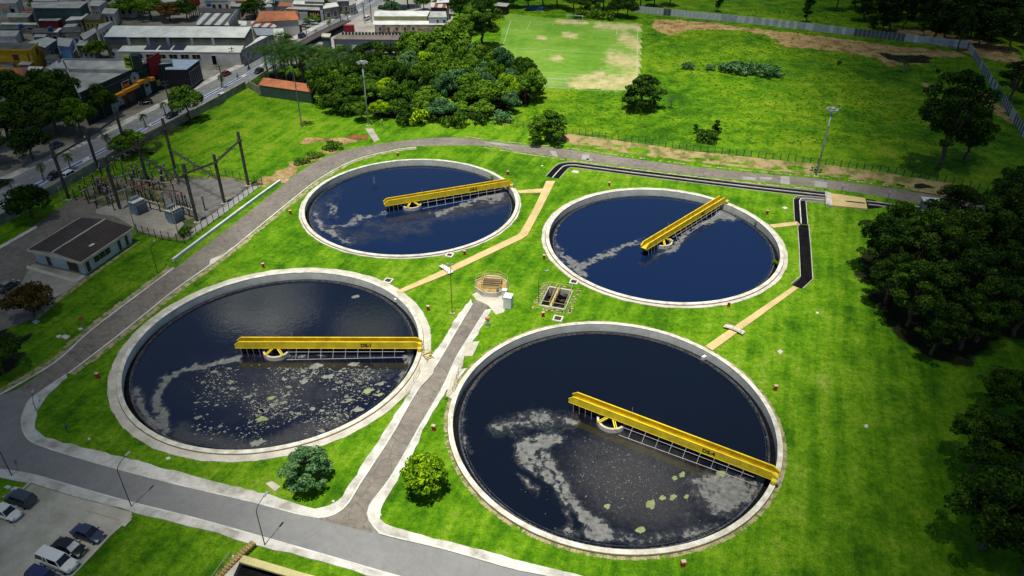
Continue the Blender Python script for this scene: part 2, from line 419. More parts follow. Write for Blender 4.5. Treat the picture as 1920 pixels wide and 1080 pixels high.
def foam4(px, py):
    f = max(0.80*PG(px, py, p, 14.0) for p in F4)
    f *= 1-0.55*S(px, py, [(1010, 850), (1035, 890), (1075, 950), (1095, 1000)], 5)-0.35*S(px, py, [(985, 845), (1010, 875), (1050, 915)], 4)
    f *= 0.8+0.35*mnoise.noise(Vector((px*0.06, py*0.06, 2.0)))+0.25*mnoise.noise(Vector((px*0.16, py*0.16, 7.0)))
    f = max(f, 0.55*S(px, py, [(935, 803), (1000, 784), (1070, 792)], 26), 0.42*S(px, py, [(900, 690), (868, 750), (865, 800), (880, 850)], 10), 0.42*S(px, py, [(960, 800), (985, 830)], 22))
    r = max(0.62*PG(px, py, F4R, 36), 0.5*S(px, py, [(1130, 1000), (1190, 1012), (1280, 1006), (1345, 985)], 20), 0.42*Bl(px, py, 1290, 960, 40, 26))
    r *= 1-0.85*S(px, py, [(1270, 952), (1310, 962), (1335, 978), (1362, 982)], 9)
    f = max(f, r); g = 0
    if py > 770: g = max(0.95*Bl(px, py, 1190, 900, 200, 130, 0.35), 0.7*Bl(px, py, 1250, 950, 150, 90))
    return f, g
def warp(px, py, x, y, k):
    p = Vector((x*0.22, y*0.22, k*5.0)); q = Vector((x*0.9, y*0.9, k*3.0+9))
    k_ = 0.55 if k == 4 else 1.0; a = (mnoise.noise(p)*17+mnoise.noise(q)*8)*k_+mnoise.noise(q*2.7)*4; b = (mnoise.noise(p+Vector((9, 4, 1)))*12+mnoise.noise(q+Vector((3, 8, 2)))*6)*k_+mnoise.noise(q*2.7+Vector((5, 0, 0)))*3
    return px+a, py+b
FOAM = {1: foam1, 2: foam2, 3: foam3, 4: foam4}
def water_mat(body):  # body: base colour that also carries painted sky reflection
    m, nt, b = new_mat('tank_water'); P = gpos(nt)
    a = nt.nodes.new('ShaderNodeVertexColor'); a.layer_name = 'foam'
    sep = nt.nodes.new('ShaderNodeSeparateColor'); nt.links.new(a.outputs[0], sep.inputs[0])
    n1, n2, n3 = noise(nt, P, 0.35, 8, 0.62), noise(nt, P, 1.6, 8, 0.7), noise(nt, P, 7.0, 3, 0.7)
    w1 = mth(nt, 'SUBTRACT', mth(nt, 'ADD', mth(nt, 'MULTIPLY', n1, 0.75), mth(nt, 'MULTIPLY', n2, 0.6)), 0.675)
    fm = mth(nt, 'MULTIPLY', sstep(nt, mth(nt, 'ADD', sep.outputs[0], mth(nt, 'MULTIPLY', w1, 1.7)), 0.33, 0.64), 0.92)
    fm = mth(nt, 'MULTIPLY', fm, sstep(nt, sep.outputs[0], 0.02, 0.2))
    film = mth(nt, 'MULTIPLY', mth(nt, 'MULTIPLY', sstep(nt, sep.outputs[0], 0.0, 0.25), 0.24), sstep(nt, mth(nt, 'ADD', sep.outputs[0], mth(nt, 'MULTIPLY', w1, 1.5)), 0.0, 0.55))
    sp1 = mth(nt, 'MULTIPLY', mth(nt, 'MULTIPLY', ramp(nt, n3, [(0.50, (0, 0, 0)), (0.70, (1, 1, 1))]), sstep(nt, mth(nt, 'ADD', sep.outputs[1], w1), 0.2, 0.6)), 0.42)
    fac = mth(nt, 'MAXIMUM', mth(nt, 'MAXIMUM', fm, film), sp1)
    foam = ramp(nt, n2, [(0.32, (0.055, 0.055, 0.052)), (0.52, (0.115, 0.115, 0.106)), (0.68, (0.19, 0.19, 0.172))])
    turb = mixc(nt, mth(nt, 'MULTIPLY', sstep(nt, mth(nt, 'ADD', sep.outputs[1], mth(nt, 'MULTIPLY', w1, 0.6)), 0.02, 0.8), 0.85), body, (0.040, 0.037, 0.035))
    nt.links.new(mixc(nt, fac, turb, foam), b.inputs['Base Color'])
    nt.links.new(mth(nt, 'ADD', mth(nt, 'MULTIPLY', fac, 0.7), 0.04), b.inputs['Roughness'])
    b.inputs['IOR'].default_value = 1.78
    bump(nt, b, mth(nt, 'ADD', noise(nt, P, 1.1, 4, 0.6), mth(nt, 'MULTIPLY', noise(nt, P, 4.5, 2, 0.5), 0.25)), 0.085, 0.10)
    return m
WSKYTINT = {1: (0.002, 0.0035, 0.011), 2: (0.002, 0.010, 0.040), 3: (0.002, 0.010, 0.042), 4: (0.0012, 0.0025, 0.006)}  # base colours with the sky's blue reflection painted in, strongest in far tanks
WMAT = {k: water_mat(v) for k, v in WSKYTINT.items()}
WR = 21.35
for k, c in TC.items():
    where = {1: 'front left', 2: 'back left', 3: 'back right', 4: 'front right'}[k]
    lab = {1: 'round concrete settling tank with wide apron and patchy floating scum, under the bridge marked DS-1',
           2: 'round concrete settling tank farthest back, under the bridge marked DS-2, trees mirrored in it',
           3: 'round concrete settling tank with clean blue water beside the tree clump on the right',
           4: 'round concrete settling tank with brick paver edge and grey foam, under the bridge marked DS-4'}[k]
    t = thing('settling_tank', lab, 'tank', (c[0], c[1], 0), GA)
    mb = MB(); mb.lathe([(RI, -2.2), (RI, ZR), (ROUT, ZR), (ROUT, -0.3)], 160); mb.build('wall', M['tankwall'], t)
    mb = MB(); mb.lathe([(RI-0.02, ZR+0.012), (RI-0.02, ZR+0.02), (ROUT+0.02, ZR+0.02), (ROUT+0.02, ZR-0.12)], 160); mb.build('coping', M['rim'], t)
    mb = MB()
    if k == 4:
        n = 380
        for i in range(n):
            a = 2*PI*i/n; r0 = ROUT+0.08; r1 = APRON[k]-0.1-rnd.uniform(0, 0.14)
            if rnd.random() < 0.04: continue
            mb.box(((r0+r1)/2*math.cos(a), (r0+r1)/2*math.sin(a), 0.0), (r1-r0, 0.35, 0.07), a+rnd.uniform(-.03, .03))
        mb.build('paver_ring', M['pavers'], t)['kind'] = 'stuff'
    else:
        prof = [(ROUT+0.1, 0.13), (APRON[k], 0.10)]
        nseg = 220; g2 = random.Random(k)
        for i in range(nseg):
            a0, a1 = 2*PI*i/nseg, 2*PI*(i+1)/nseg; rr = APRON[k]+g2.uniform(-0.05, 0.04)+0.08*math.sin(i*0.9)*math.sin(i*0.23)
            q = [(r*math.cos(a), r*math.sin(a)) for r, a in ((ROUT+0.10, a0), (rr, a0), (rr, a1), (ROUT+0.10, a1))]
            mb.prism(q, -0.1, 0.12)
        mb.build('apron', M['concrete'], t)
    mb = MB(); mb.lathe([(ROUT+0.025, 0.16), (ROUT+0.095, 0.16)], 120); mb.build('seam', M['rust'], t)
    mb = MB(); mb.lathe([(RI, -1.15), (21.5, -1.15)], 128); mb.build('launder_channel', M['dark'], t)
    mb = MB(); mb.lathe([(21.5, -1.6), (21.5, -0.73), (21.4, -0.73), (21.4, -1.8)], 160); mb.build('weir', M['weir'], t)
    mb = MB(); mb.lathe([(21.02, -1.3), (21.02, -0.71), (20.98, -0.71), (20.98, -1.3)], 160)
    for i in range(40):
        a = 2*PI*i/40; mb.box((21.2*math.cos(a), 21.2*math.sin(a), -0.75), (0.42, 0.05, 0.03), a)
    mb.build('scum_baffle', M['weir'], t)
    # small outlet box on the inner wall face
    me = bpy.data.meshes.new('water'); N = 224; st = 2*21.45/N; vs = []; idx = {}; fs = []; cols = []
    for j in range(N+1):
        for i in range(N+1):
            x, y = -21.45+i*st, -21.45+j*st
            if math.hypot(x, y) < 21.39+0*st:
                idx[i, j] = len(vs); vs.append((x, y, 0))
                px, py = to_px((c[0]+x, c[1]+y, ZW)); px, py = warp(px, py, x, y, k); f, g = foam_fn(k)(px, py); cols += [f, g, 0, 1]
    for j in range(N):
        for i in range(N):
            q = [(i, j), (i+1, j), (i+1, j+1), (i, j+1)]
            if all(p in idx for p in q): fs.append([idx[p] for p in q])
    # rim ring so that the sheet reaches the weir
    R_in, n0 = 21.0, len(vs)
    me.from_pydata(vs, [], fs)
    ca = me.color_attributes.new('foam', 'FLOAT_COLOR', 'POINT'); ca.data.foreach_set('color', cols)
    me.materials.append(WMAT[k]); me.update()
    o = bpy.data.objects.new('water', me); COL.objects.link(o); o.location = (c[0], c[1], ZW); structure(o)
    mb = MB(); mb.lathe([(21.39, -0.835), (20.6, -0.835)], 128); w2 = mb.build('water_edge', M['weir'], t)
# ------------------------------------------------------------------ roads and pavements
def resample(line, n):
    L = [0.0]
    for a, b in zip(line, line[1:]): L.append(L[-1]+math.hypot(b[0]-a[0], b[1]-a[1]))
    out = []; j = 0
    for i in range(n):
        s = L[-1]*i/(n-1)
        while j < len(L)-2 and L[j+1] < s: j += 1
        t = (s-L[j])/max(L[j+1]-L[j], 1e-9)
        out.append((line[j][0]+(line[j+1][0]-line[j][0])*t, line[j][1]+(line[j+1][1]-line[j][1])*t))
    return out
def asphalt(name, c1, c2, patch=None, crack=0.5):
    m, nt, b = new_mat(name); P = gpos(nt)
    n1, n2, n3 = noise(nt, P, 0.12, 6, 0.65), noise(nt, P, 0.9, 6, 0.7), noise(nt, P, 9, 2, 0.8)
    col = ramp(nt, mth(nt, 'ADD', mth(nt, 'MULTIPLY', n1, 0.5), mth(nt, 'MULTIPLY', n2, 0.5)), [(0.38, c2), (0.62, c1)])
    col = mixc(nt, 0.3, col, ramp(nt, n3, [(0.3, (0.5, 0.5, 0.5)), (0.7, (1.1, 1.1, 1.1))]), 'MULTIPLY')
    v = nt.nodes.new('ShaderNodeTexVoronoi'); v.feature = 'DISTANCE_TO_EDGE'; v.inputs['Scale'].default_value = 0.45
    ad = nt.nodes.new('ShaderNodeVectorMath'); ad.operation = 'ADD'
    nz = nt.nodes.new('ShaderNodeTexNoise'); nz.inputs['Scale'].default_value = 0.8; nt.links.new(P, nz.inputs['Vector'])
    nt.links.new(P, ad.inputs[0]); nt.links.new(nz.outputs['Color'], ad.inputs[1]); nt.links.new(ad.outputs[0], v.inputs['Vector'])
    ck = ramp(nt, v.outputs['Distance'], [(0.0, (crack, crack, crack)), (0.03, (0, 0, 0))])
    col = mixc(nt, ck, col, tuple(x*0.35 for x in c2))
    nt.links.new(col, b.inputs['Base Color']); b.inputs['Roughness'].default_value = 0.9; b.inputs['Specular IOR Level'].default_value = 0.2
    return m
M['asph_old'] = asphalt('old_asphalt', (0.245, 0.215, 0.18), (0.135, 0.118, 0.10))
M['asph'] = asphalt('grey_asphalt', (0.235, 0.232, 0.225), (0.185, 0.183, 0.178), crack=0.12)
M['asph_av'] = asphalt('avenue_asphalt', (0.26, 0.265, 0.265), (0.18, 0.185, 0.19), crack=0.1)
M['lot'] = pm('parking_concrete', (0.58, 0.54, 0.45), (0.36, 0.34, 0.26), 0.25, 0.9, 0.6, 3, fine=3.5)
M['gravel'] = pm('gravel_yard', (0.42, 0.39, 0.33), (0.25, 0.23, 0.18), 0.22, 0.95, 0.5, 4)
def flat_strip(name, A, B, z, mat, n=80):
    mb = MB(); a, b = resample(A, n), resample(B, n)
    for i in range(n-1): mb.face([(*a[i], z), (*b[i], z), (*b[i+1], z), (*a[i+1], z)])
    return structure(mb.build(name, mat))
def L(pts, k=4): return smooth_line(px_line(pts), k)
ro = L([(-40, 771), (0, 741), (32, 730), (104, 680), (175, 617), (277, 540), (332, 500), (420, 434), (480, 387), (527, 350), (555, 327), (605, 297), (655, 280), (720, 269), (780, 261), (855, 258), (960, 270), (1060, 280), (1160, 294), (1285, 311), (1435, 327), (1540, 336), (1665, 352), (1785, 371), (1900, 392), (2050, 425)])
ri = L([(-40, 830), (40, 752), (67, 742), (125, 703), (212, 636), (282, 580), (332, 540), (422, 476), (480, 427), (545, 374), (600, 332), (667, 297), (742, 279), (780, 274), (905, 273), (960, 282), (1085, 300), (1210, 317), (1335, 332), (1440, 342), (1580, 357), (1715, 380), (1790, 391), (1900, 415), (2050, 450)])
flat_strip('road', ro, ri, 0.008, M['asph_old'], 160)
# front road with the junction
fr = px_line([(-60, 790), (0, 742), (32, 731), (67, 741)]) + L([(67, 741), (52, 760), (44, 790), (50, 815), (72, 832), (175, 865), (325, 905), (475, 940), (580, 967), (600, 968)]) + px_line([(640, 962), (700, 985)]) + L([(705, 994), (720, 1004), (830, 1030), (960, 1067), (1020, 1079), (1150, 1112), (1700, 1245), (2300, 1400)]) + px_line([(2300, 1640), (1150, 1240), (960, 1160), (752, 1081), (580, 1032), (475, 1002), (360, 970), (247, 942), (140, 912), (62, 890), (0, 880), (-60, 872)])
mb = MB(); mb.face([(x, y, 0.013) for x, y in fr]); structure(mb.build('road', M['asph']))
cl_ = L([(590, 972), (622, 966), (650, 946), (672, 910), (705, 860), (737, 810), (780, 735), (817, 685), (855, 620), (885, 570), (893, 562)])
cr_ = L([(700, 1000), (691, 975), (690, 955), (702, 935), (732, 895), (777, 817), (785, 802), (830, 725), (855, 670), (885, 622), (910, 582), (916, 572)])
flat_strip('service_road', cl_, cr_, 0.018, M['asph_old'])
def pave(name, inner, outer, mat='pavement', z=0.14, n=60, kerb=None, kw=0.22):
    mb = MB(); a, b = resample(inner, n), resample(outer, n)
    rr = random.Random(len(name)+n)
    b = [(p[0]+rr.uniform(-.14, .14), p[1]+rr.uniform(-.14, .14)) for p in b]
    strip(mb, a, b, -0.05, z)
    structure(mb.build(name, M[mat]))
    if kerb:
        mb = MB(); sgn = kerb; k0 = offset_line(a, sgn*0.0); k1 = offset_line(a, sgn*kw)
        strip(mb, k0, k1, -0.05, z+0.025); structure(mb.build('kerb', M['kerb']))
wi = L([(125, 704), (67, 743), (52, 760), (43, 790), (49, 815), (72, 833), (175, 866), (325, 906), (475, 941), (580, 968), (622, 966), (650, 946), (672, 910), (705, 860), (737, 810), (780, 735), (817, 685), (855, 620), (885, 570)])
wo = L([(127, 708), (90, 742), (70, 775), (67, 800), (72, 812), (107, 827), (245, 862), (350, 890), (475, 921), (575, 951), (608, 952), (630, 942), (650, 920), (687, 862), (717, 815), (755, 757), (780, 720), (803, 676), (830, 640), (855, 597), (882, 562)])
pave('pavement', wi, wo, n=110, kerb=-1)
wi = L([(2300, 1401), (1700, 1246), (1150, 1113), (1020, 1080), (960, 1068), (830, 1031), (720, 1005), (705, 995), (690, 975), (689, 957), (700, 937), (732, 895), (777, 817), (785, 802), (830, 725), (855, 670), (885, 622), (910, 582)])
wo = L([(2300, 1370), (1700, 1225), (1150, 1098), (1072, 1077), (960, 1048), (855, 1020), (755, 995), (722, 983), (710, 966), (724, 937), (767, 865), (790, 820), (797, 800), (832, 742), (866, 690), (870, 665), (890, 637), (921, 581)])
pave('pavement', wi, wo, n=110, kerb=-1)
wi = L([(-40, 876), (0, 880), (62, 890), (140, 912), (247, 942), (360, 970), (475, 1002), (580, 1032), (700, 1067), (830, 1108), (1150, 1239), (2300, 1640)])
wo = L([(-40, 893), (0, 896), (52, 906), (130, 928), (240, 958), (350, 986), (465, 1018), (510, 1030), (585, 1048), (692, 1080), (800, 1118), (1150, 1265), (2300, 1690)])
pave('pavement', wi, wo, n=70, kerb=-1)
# kerbs and paver margins of the ring road
a = L([(0, 742), (104, 681), (175, 618), (277, 541), (328, 503)])
mb = MB(); strip(mb, resample(a, 40), offset_line(resample(a, 40), 0.35), -0.05, 0.12); structure(mb.build('kerb', M['kerb']))
mb = MB(); aa = offset_line(resample(a, 90), 0.5); strip(mb, aa, [(p[0]+rnd.uniform(-.25, .25), p[1]+rnd.uniform(-.2, .2)) for p in offset_line(resample(a, 90), 1.5)], -0.05, 0.05); structure(mb.build('paver_margin', M['pavers']))
a = L([(128, 700), (212, 636), (282, 580), (332, 540), (422, 476), (480, 429), (545, 376), (600, 334), (667, 299), (742, 281), (780, 276)])
mb = MB(); strip(mb, resample(a, 60), offset_line(resample(a, 60), -0.30), -0.05, 0.11); structure(mb.build('kerb', M['kerb']))
mb = MB(); aa = offset_line(resample(a, 140), -0.4); strip(mb, [(p[0]+rnd.uniform(-.25, .25), p[1]+rnd.uniform(-.2, .2)) for p in offset_line(resample(a, 140), -1.35)], aa, -0.05, 0.05); structure(mb.build('paver_margin', M['pavers']))
mb = MB()
for i, p in enumerate(resample(L([(905, 275), (960, 284), (1085, 302), (1210, 319), (1335, 334), (1440, 345), (1540, 355)]), 150)):
    if rnd.random() < 0.85: mb.box((p[0], p[1]-0.5, 0.03), (0.5, 0.6, 0.1), rnd.uniform(-.1, .1))
for i, p in enumerate(resample(L([(870, 258), (960, 269), (1060, 279), (1160, 293), (1285, 309), (1435, 325), (1540, 334), (1665, 350)]), 150)):
    if rnd.random() < 0.6: mb.box((p[0], p[1]+0.5, 0.03), (0.6, 0.6, 0.1), rnd.uniform(-.1, .1))
o = mb.build('edge_stones', M['pavers']); o['kind'] = 'stuff'; o['label'] = 'row of loose paving stones along the ring road edge'
M['drygrass'] = pm('dry_bank_grass', (0.34, 0.25, 0.12), (0.12, 0.13, 0.025), 0.35, 0.95, 0.8, 3, contrast=(0.40, 0.56), fine=2.0)
bk = resample(L([(1040, 268), (1080, 272), (1180, 287), (1300, 303), (1440, 319), (1560, 331), (1665, 347), (1720, 358), (1780, 369)]), 60); bf = resample(FENCE, 200); bf = [min(bf, key=lambda q: math.hypot(q[0]-a[0], q[1]-a[1])) for a in bk]
mb = MB(); rr = random.Random(8)
rows = []
for u in (0, .25, .5, .75, 1.0):
    rows.append([(a[0]+(b[0]-a[0])*u, a[1]+(b[1]-a[1])*u+(rr.uniform(-.5, .3) if u == 0 else 0)) for a, b in zip(bk, bf)])
for A, B in zip(rows, rows[1:]):
    for i in range(59): mb.face([(*q, ground_z(*q)+0.03) for q in (A[i], A[i+1], B[i+1], B[i])])
structure(mb.build('grass_bank', M['drygrass'], smooth=True))
# low white parapet beside the road by the substation
a = resample(L([(327, 491), (400, 436), (480, 376), (527, 342)]), 24)
mb = MB(); strip(mb, a, offset_line(a, 0.45), -0.05, 0.62)
tag(mb.build('parapet_wall', M['whitewash']), 'long low white concrete parapet between ring road and substation fence', 'wall')
M['patch'] = pm('road_patch', (0.34, 0.33, 0.31), (0.26, 0.25, 0.23), 0.5)
for i, pts in enumerate([[(1031, 282), (1043, 284), (1046, 294), (1036, 292)], [(1092, 289), (1106, 288), (1104, 300), (1090, 299)], [(1100, 297), (1112, 298), (1110, 302), (1098, 301)], [(1464, 330), (1480, 331), (1481, 346), (1463, 344)], [(1527, 339), (1552, 342), (1550, 352), (1528, 350)], [(1393, 331), (1418, 333), (1416, 338), (1394, 337)], [(905, 266), (940, 268), (966, 274), (930, 271)], [(1424, 331), (1448, 333), (1447, 337), (1425, 336)]]):
    sheet_px('road_patch', pts, 0.014, M['patch'])
sheet_px('driveway', [(395, 486), (422, 475), (436, 462), (424, 478), (405, 495), (392, 494)], 0.03, M['pavement'])
# platforms between the two front tanks
mb = MB(); mb.prism(poly_px([(790, 724), (812, 700), (818, 672), (806, 668), (796, 690), (785, 716)], 0.2), 0, 0.2); structure(mb.build('paving', M['concrete']))
mb = MB(); mb.prism(poly_px([(864, 668), (874, 641), (899, 640), (886, 667)], 0.15), 0, 0.15); structure(mb.build('paving', M['concrete']))
mb = MB(); mb.prism(poly_px([(836, 742), (848, 700), (862, 692), (876, 690), (858, 712), (848, 748)], 0.17), 0, 0.17); structure(mb.build('paving', M['concrete']))
mb = MB(); mb.prism(poly_px([(893, 562), (885, 552), (900, 545), (940, 553), (950, 565), (945, 585), (930, 590), (915, 572)], 0.06), 0, 0.06); structure(mb.build('paving', M['concrete']))
# ramp below the floodlight mast
mb = MB(); mb.prism(poly_px([(685, 241), (699, 241), (712, 262), (702, 267)], 0.05), 0, 0.05); structure(mb.build('path', M['gravel']))
mb = MB(); mb.prism(poly_px([(646, 258), (662, 253), (690, 254), (689, 261), (668, 260)], 0.1), 0, 0.12)
structure(mb.build('bare_earth', pm('red_earth', (0.30, 0.10, 0.035), (0.17, 0.05, 0.02), 1.0, 0.95, 0.6, 3)))
# yards to the left
sheet_px('yard', [(0, 470), (60, 425), (90, 405), (146, 370), (240, 405), (250, 450), (165, 515), (140, 540), (60, 600), (-60, 640), (-60, 500)], 0.012, M['asph_old'])
sheet_px('yard', [(40, 530), (60, 495), (160, 515), (130, 545), (95, 560), (45, 545)], 0.02, M['gravel'])
mb = MB(); strip(mb, *[resample(px_line(q), 12) for q in ([(0, 462), (68, 424)], [(0, 468), (70, 428)])], 0, 0.15); structure(mb.build('kerb', M['kerb']))
mb = MB(); strip(mb, *[resample(px_line(q), 12) for q in ([(50, 498), (140, 525), (155, 516)], [(50, 504), (142, 531), (160, 519)])], 0, 0.1); structure(mb.build('kerb', M['concrete']))
mb = MB(); strip(mb, *[resample(px_line(q), 30) for q in ([(258, 452), (165, 518), (110, 558), (60, 600)], [(262, 454), (168, 523), (114, 563), (62, 606)])], 0, 0.05); structure(mb.build('paver_margin', M['pavers']))
# car park
lot = [(-60, 990), (0, 950), (12, 945), (55, 907), (62, 908), (130, 929), (247, 960), (246, 970), (225, 986), (207, 1003), (135, 1081), (90, 1130), (-120, 1130)]
sheet_px('car_park', lot, 0.015, M['lot'])
mb = MB(); strip(mb, *[resample(px_line(q), 12) for q in ([(55, 907), (12, 944)], [(58, 909), (15, 946)])], 0, 0.25); structure(mb.build('kerb', M['concrete']))
mb = MB(); strip(mb, *[resample(px_line(q), 20) for q in ([(246, 968), (205, 1002), (130, 1082)], [(250, 969), (210, 1003), (135, 1083)])], 0, 0.12); structure(mb.build('kerb', M['concrete']))
M['lineyellow'] = pm('worn_yellow_line', (0.45, 0.33, 0.08), (0.38, 0.34, 0.25), 1.5, 0.9)
for q in ([(48, 927), (90, 938)], [(38, 947), (62, 955)], [(160, 957), (225, 976)], [(143, 985), (160, 990)], [(115, 1010), (170, 1028)], [(10, 972), (30, 988)], [(182, 995), (200, 1000)]):
    p, r = at(*q[0]), at(*q[1]); mb = MB(); mb.box(((p.x+r.x)/2, (p.y+r.y)/2, 0.019), ((r-p).length, 0.14, 0.004), math.atan2(r.y-p.y, r.x-p.x)); structure(mb.build('parking_line', M['lineyellow']))

# ------------------------------------------------------------------ effluent channels and their ochre covers
def channel(name, line, width, label, lanes, zk=0.2, zw=-0.42):
    lo, hi = offset_line(line, width/2), offset_line(line, -width/2)
    t = thing(name, label, 'channel', (line[0][0], line[0][1], 0))
    mb = MB()
    for A, B in ((lo, offset_line(line, width/2-0.12)), (offset_line(line, -width/2+0.12), hi)): strip(mb, A, B, -1.1, zk)
    mb.build('kerb', M['concrete'], t, world=True)
    if lanes == 2:
        mb = MB(); strip(mb, offset_line(line, 0.1), offset_line(line, -0.1), -1.1, zk-0.02); mb.build('divider', M['kerb'], t, world=True)
    mb = MB()
    a, b = offset_line(line, width/2-0.12), offset_line(line, -width/2+0.12)
    for i in range(len(line)-1): mb.face([(*a[i], zw), (*b[i], zw), (*b[i+1], zw), (*a[i+1], zw)])
    mb.build('dark_water', M['dark'], t, world=True); return t
channel('open_channel', CHAN_A, WA, 'long twin open concrete channel with black water beside the ring road', 2, 0.10, -0.12)
channel('open_channel', CHAN_B, WB, 'short twin open concrete channel bending from the ochre chamber towards the small cover slab', 2)
channel('open_channel', CHAN_C, WC, 'single open concrete channel running down the right side of the back right tank', 1)
def cover(pts, label, z=0.2, name='channel_cover', cat='cover slab'):
    mb = MB(); P = poly_px(pts, z); mb.prism(P, -0.3, z)
    return tag(mb.build(name, M['ochre']), label, cat)
cover([(1024, 339), (1041.5, 339), (1016, 390), (989, 441), (978, 448), (836, 515), (752, 549), (744, 545), (828, 507), (968, 441), (975, 436), (1000, 392), (1016, 358)], 'long flat ochre channel cover bent between the two back tanks')
cover([(969, 357), (1021, 353), (1019, 357), (1015, 361), (974, 362)], 'short flat ochre cover slab joining the back left tank to the long bent cover', 0.195)
cover([(1443, 421), (1494, 415), (1500, 421), (1450, 427)], 'small flat ochre cover slab right of the back right tank')
cover([(1488, 536), (1497, 540), (1336, 657), (1323, 648)], 'straight flat ochre channel cover slanting down to the front right tank')
mb = MB(); t = thing('outlet_chamber', 'wide flat ochre chamber slab with a slot where the channels end', 'chamber', at(1590, 375))
mb.prism(poly_px([(1557, 362), (1622, 371), (1626, 391), (1561, 385)], 0.35), -0.3, 0.35); mb.build('slab', M['ochre'], t, world=True)
mb = MB(); mb.prism(poly_px([(1547, 358), (1558, 361), (1561, 386), (1549, 382)], 0.5), -0.3, 0.5); mb.build('headwall', M['concrete'], t, world=True)
mb = MB(); mb.prism(poly_px([(1585, 376), (1622, 380), (1622, 382), (1586, 378)], 0.355), 0.2, 0.36); mb.build('slot', M['dark'], t, world=True)
mb = MB()
for q in ((1550, 360), (1553, 384), (1549, 372)):
    p = at(*q, 0.5); mb.tube([p, p+Vector((0, 0, 1.0))], 0.03)
mb.tube([at(1550, 360, 1.5), at(1549, 372, 1.5), at(1553, 384, 1.5)], 0.03); mb.build('railing', M['steel'], t, world=True)
# dark ditch leaving the chamber
dl = L([(1626, 381), (1645, 383), (1680, 388), (1735, 393), (1790, 401)])
mb = MB(); strip(mb, offset_line(dl, 0.9), offset_line(dl, 0.7), -0.1, 0.2); strip(mb, offset_line(dl, -0.7), offset_line(dl, -0.9), -0.1, 0.2)
t = thing('outlet_ditch', 'narrow black outlet ditch running from the ochre chamber under the trees', 'channel', (dl[0][0], dl[0][1], 0)); mb.build('kerb', M['kerb'], t, world=True)
mb = MB(); q0, q1 = offset_line(dl, 0.75), offset_line(dl, -0.75)
for i in range(len(dl)-1): mb.face([(*q0[i], 0.02), (*q1[i], 0.02), (*q1[i+1], 0.02), (*q0[i+1], 0.02)])
mb.face([(*p, 0.025) for p in px_line([(1624, 373), (1640, 375), (1660, 385), (1650, 390), (1627, 392)])]); mb.build('dark_water', M['dark'], t, world=True)

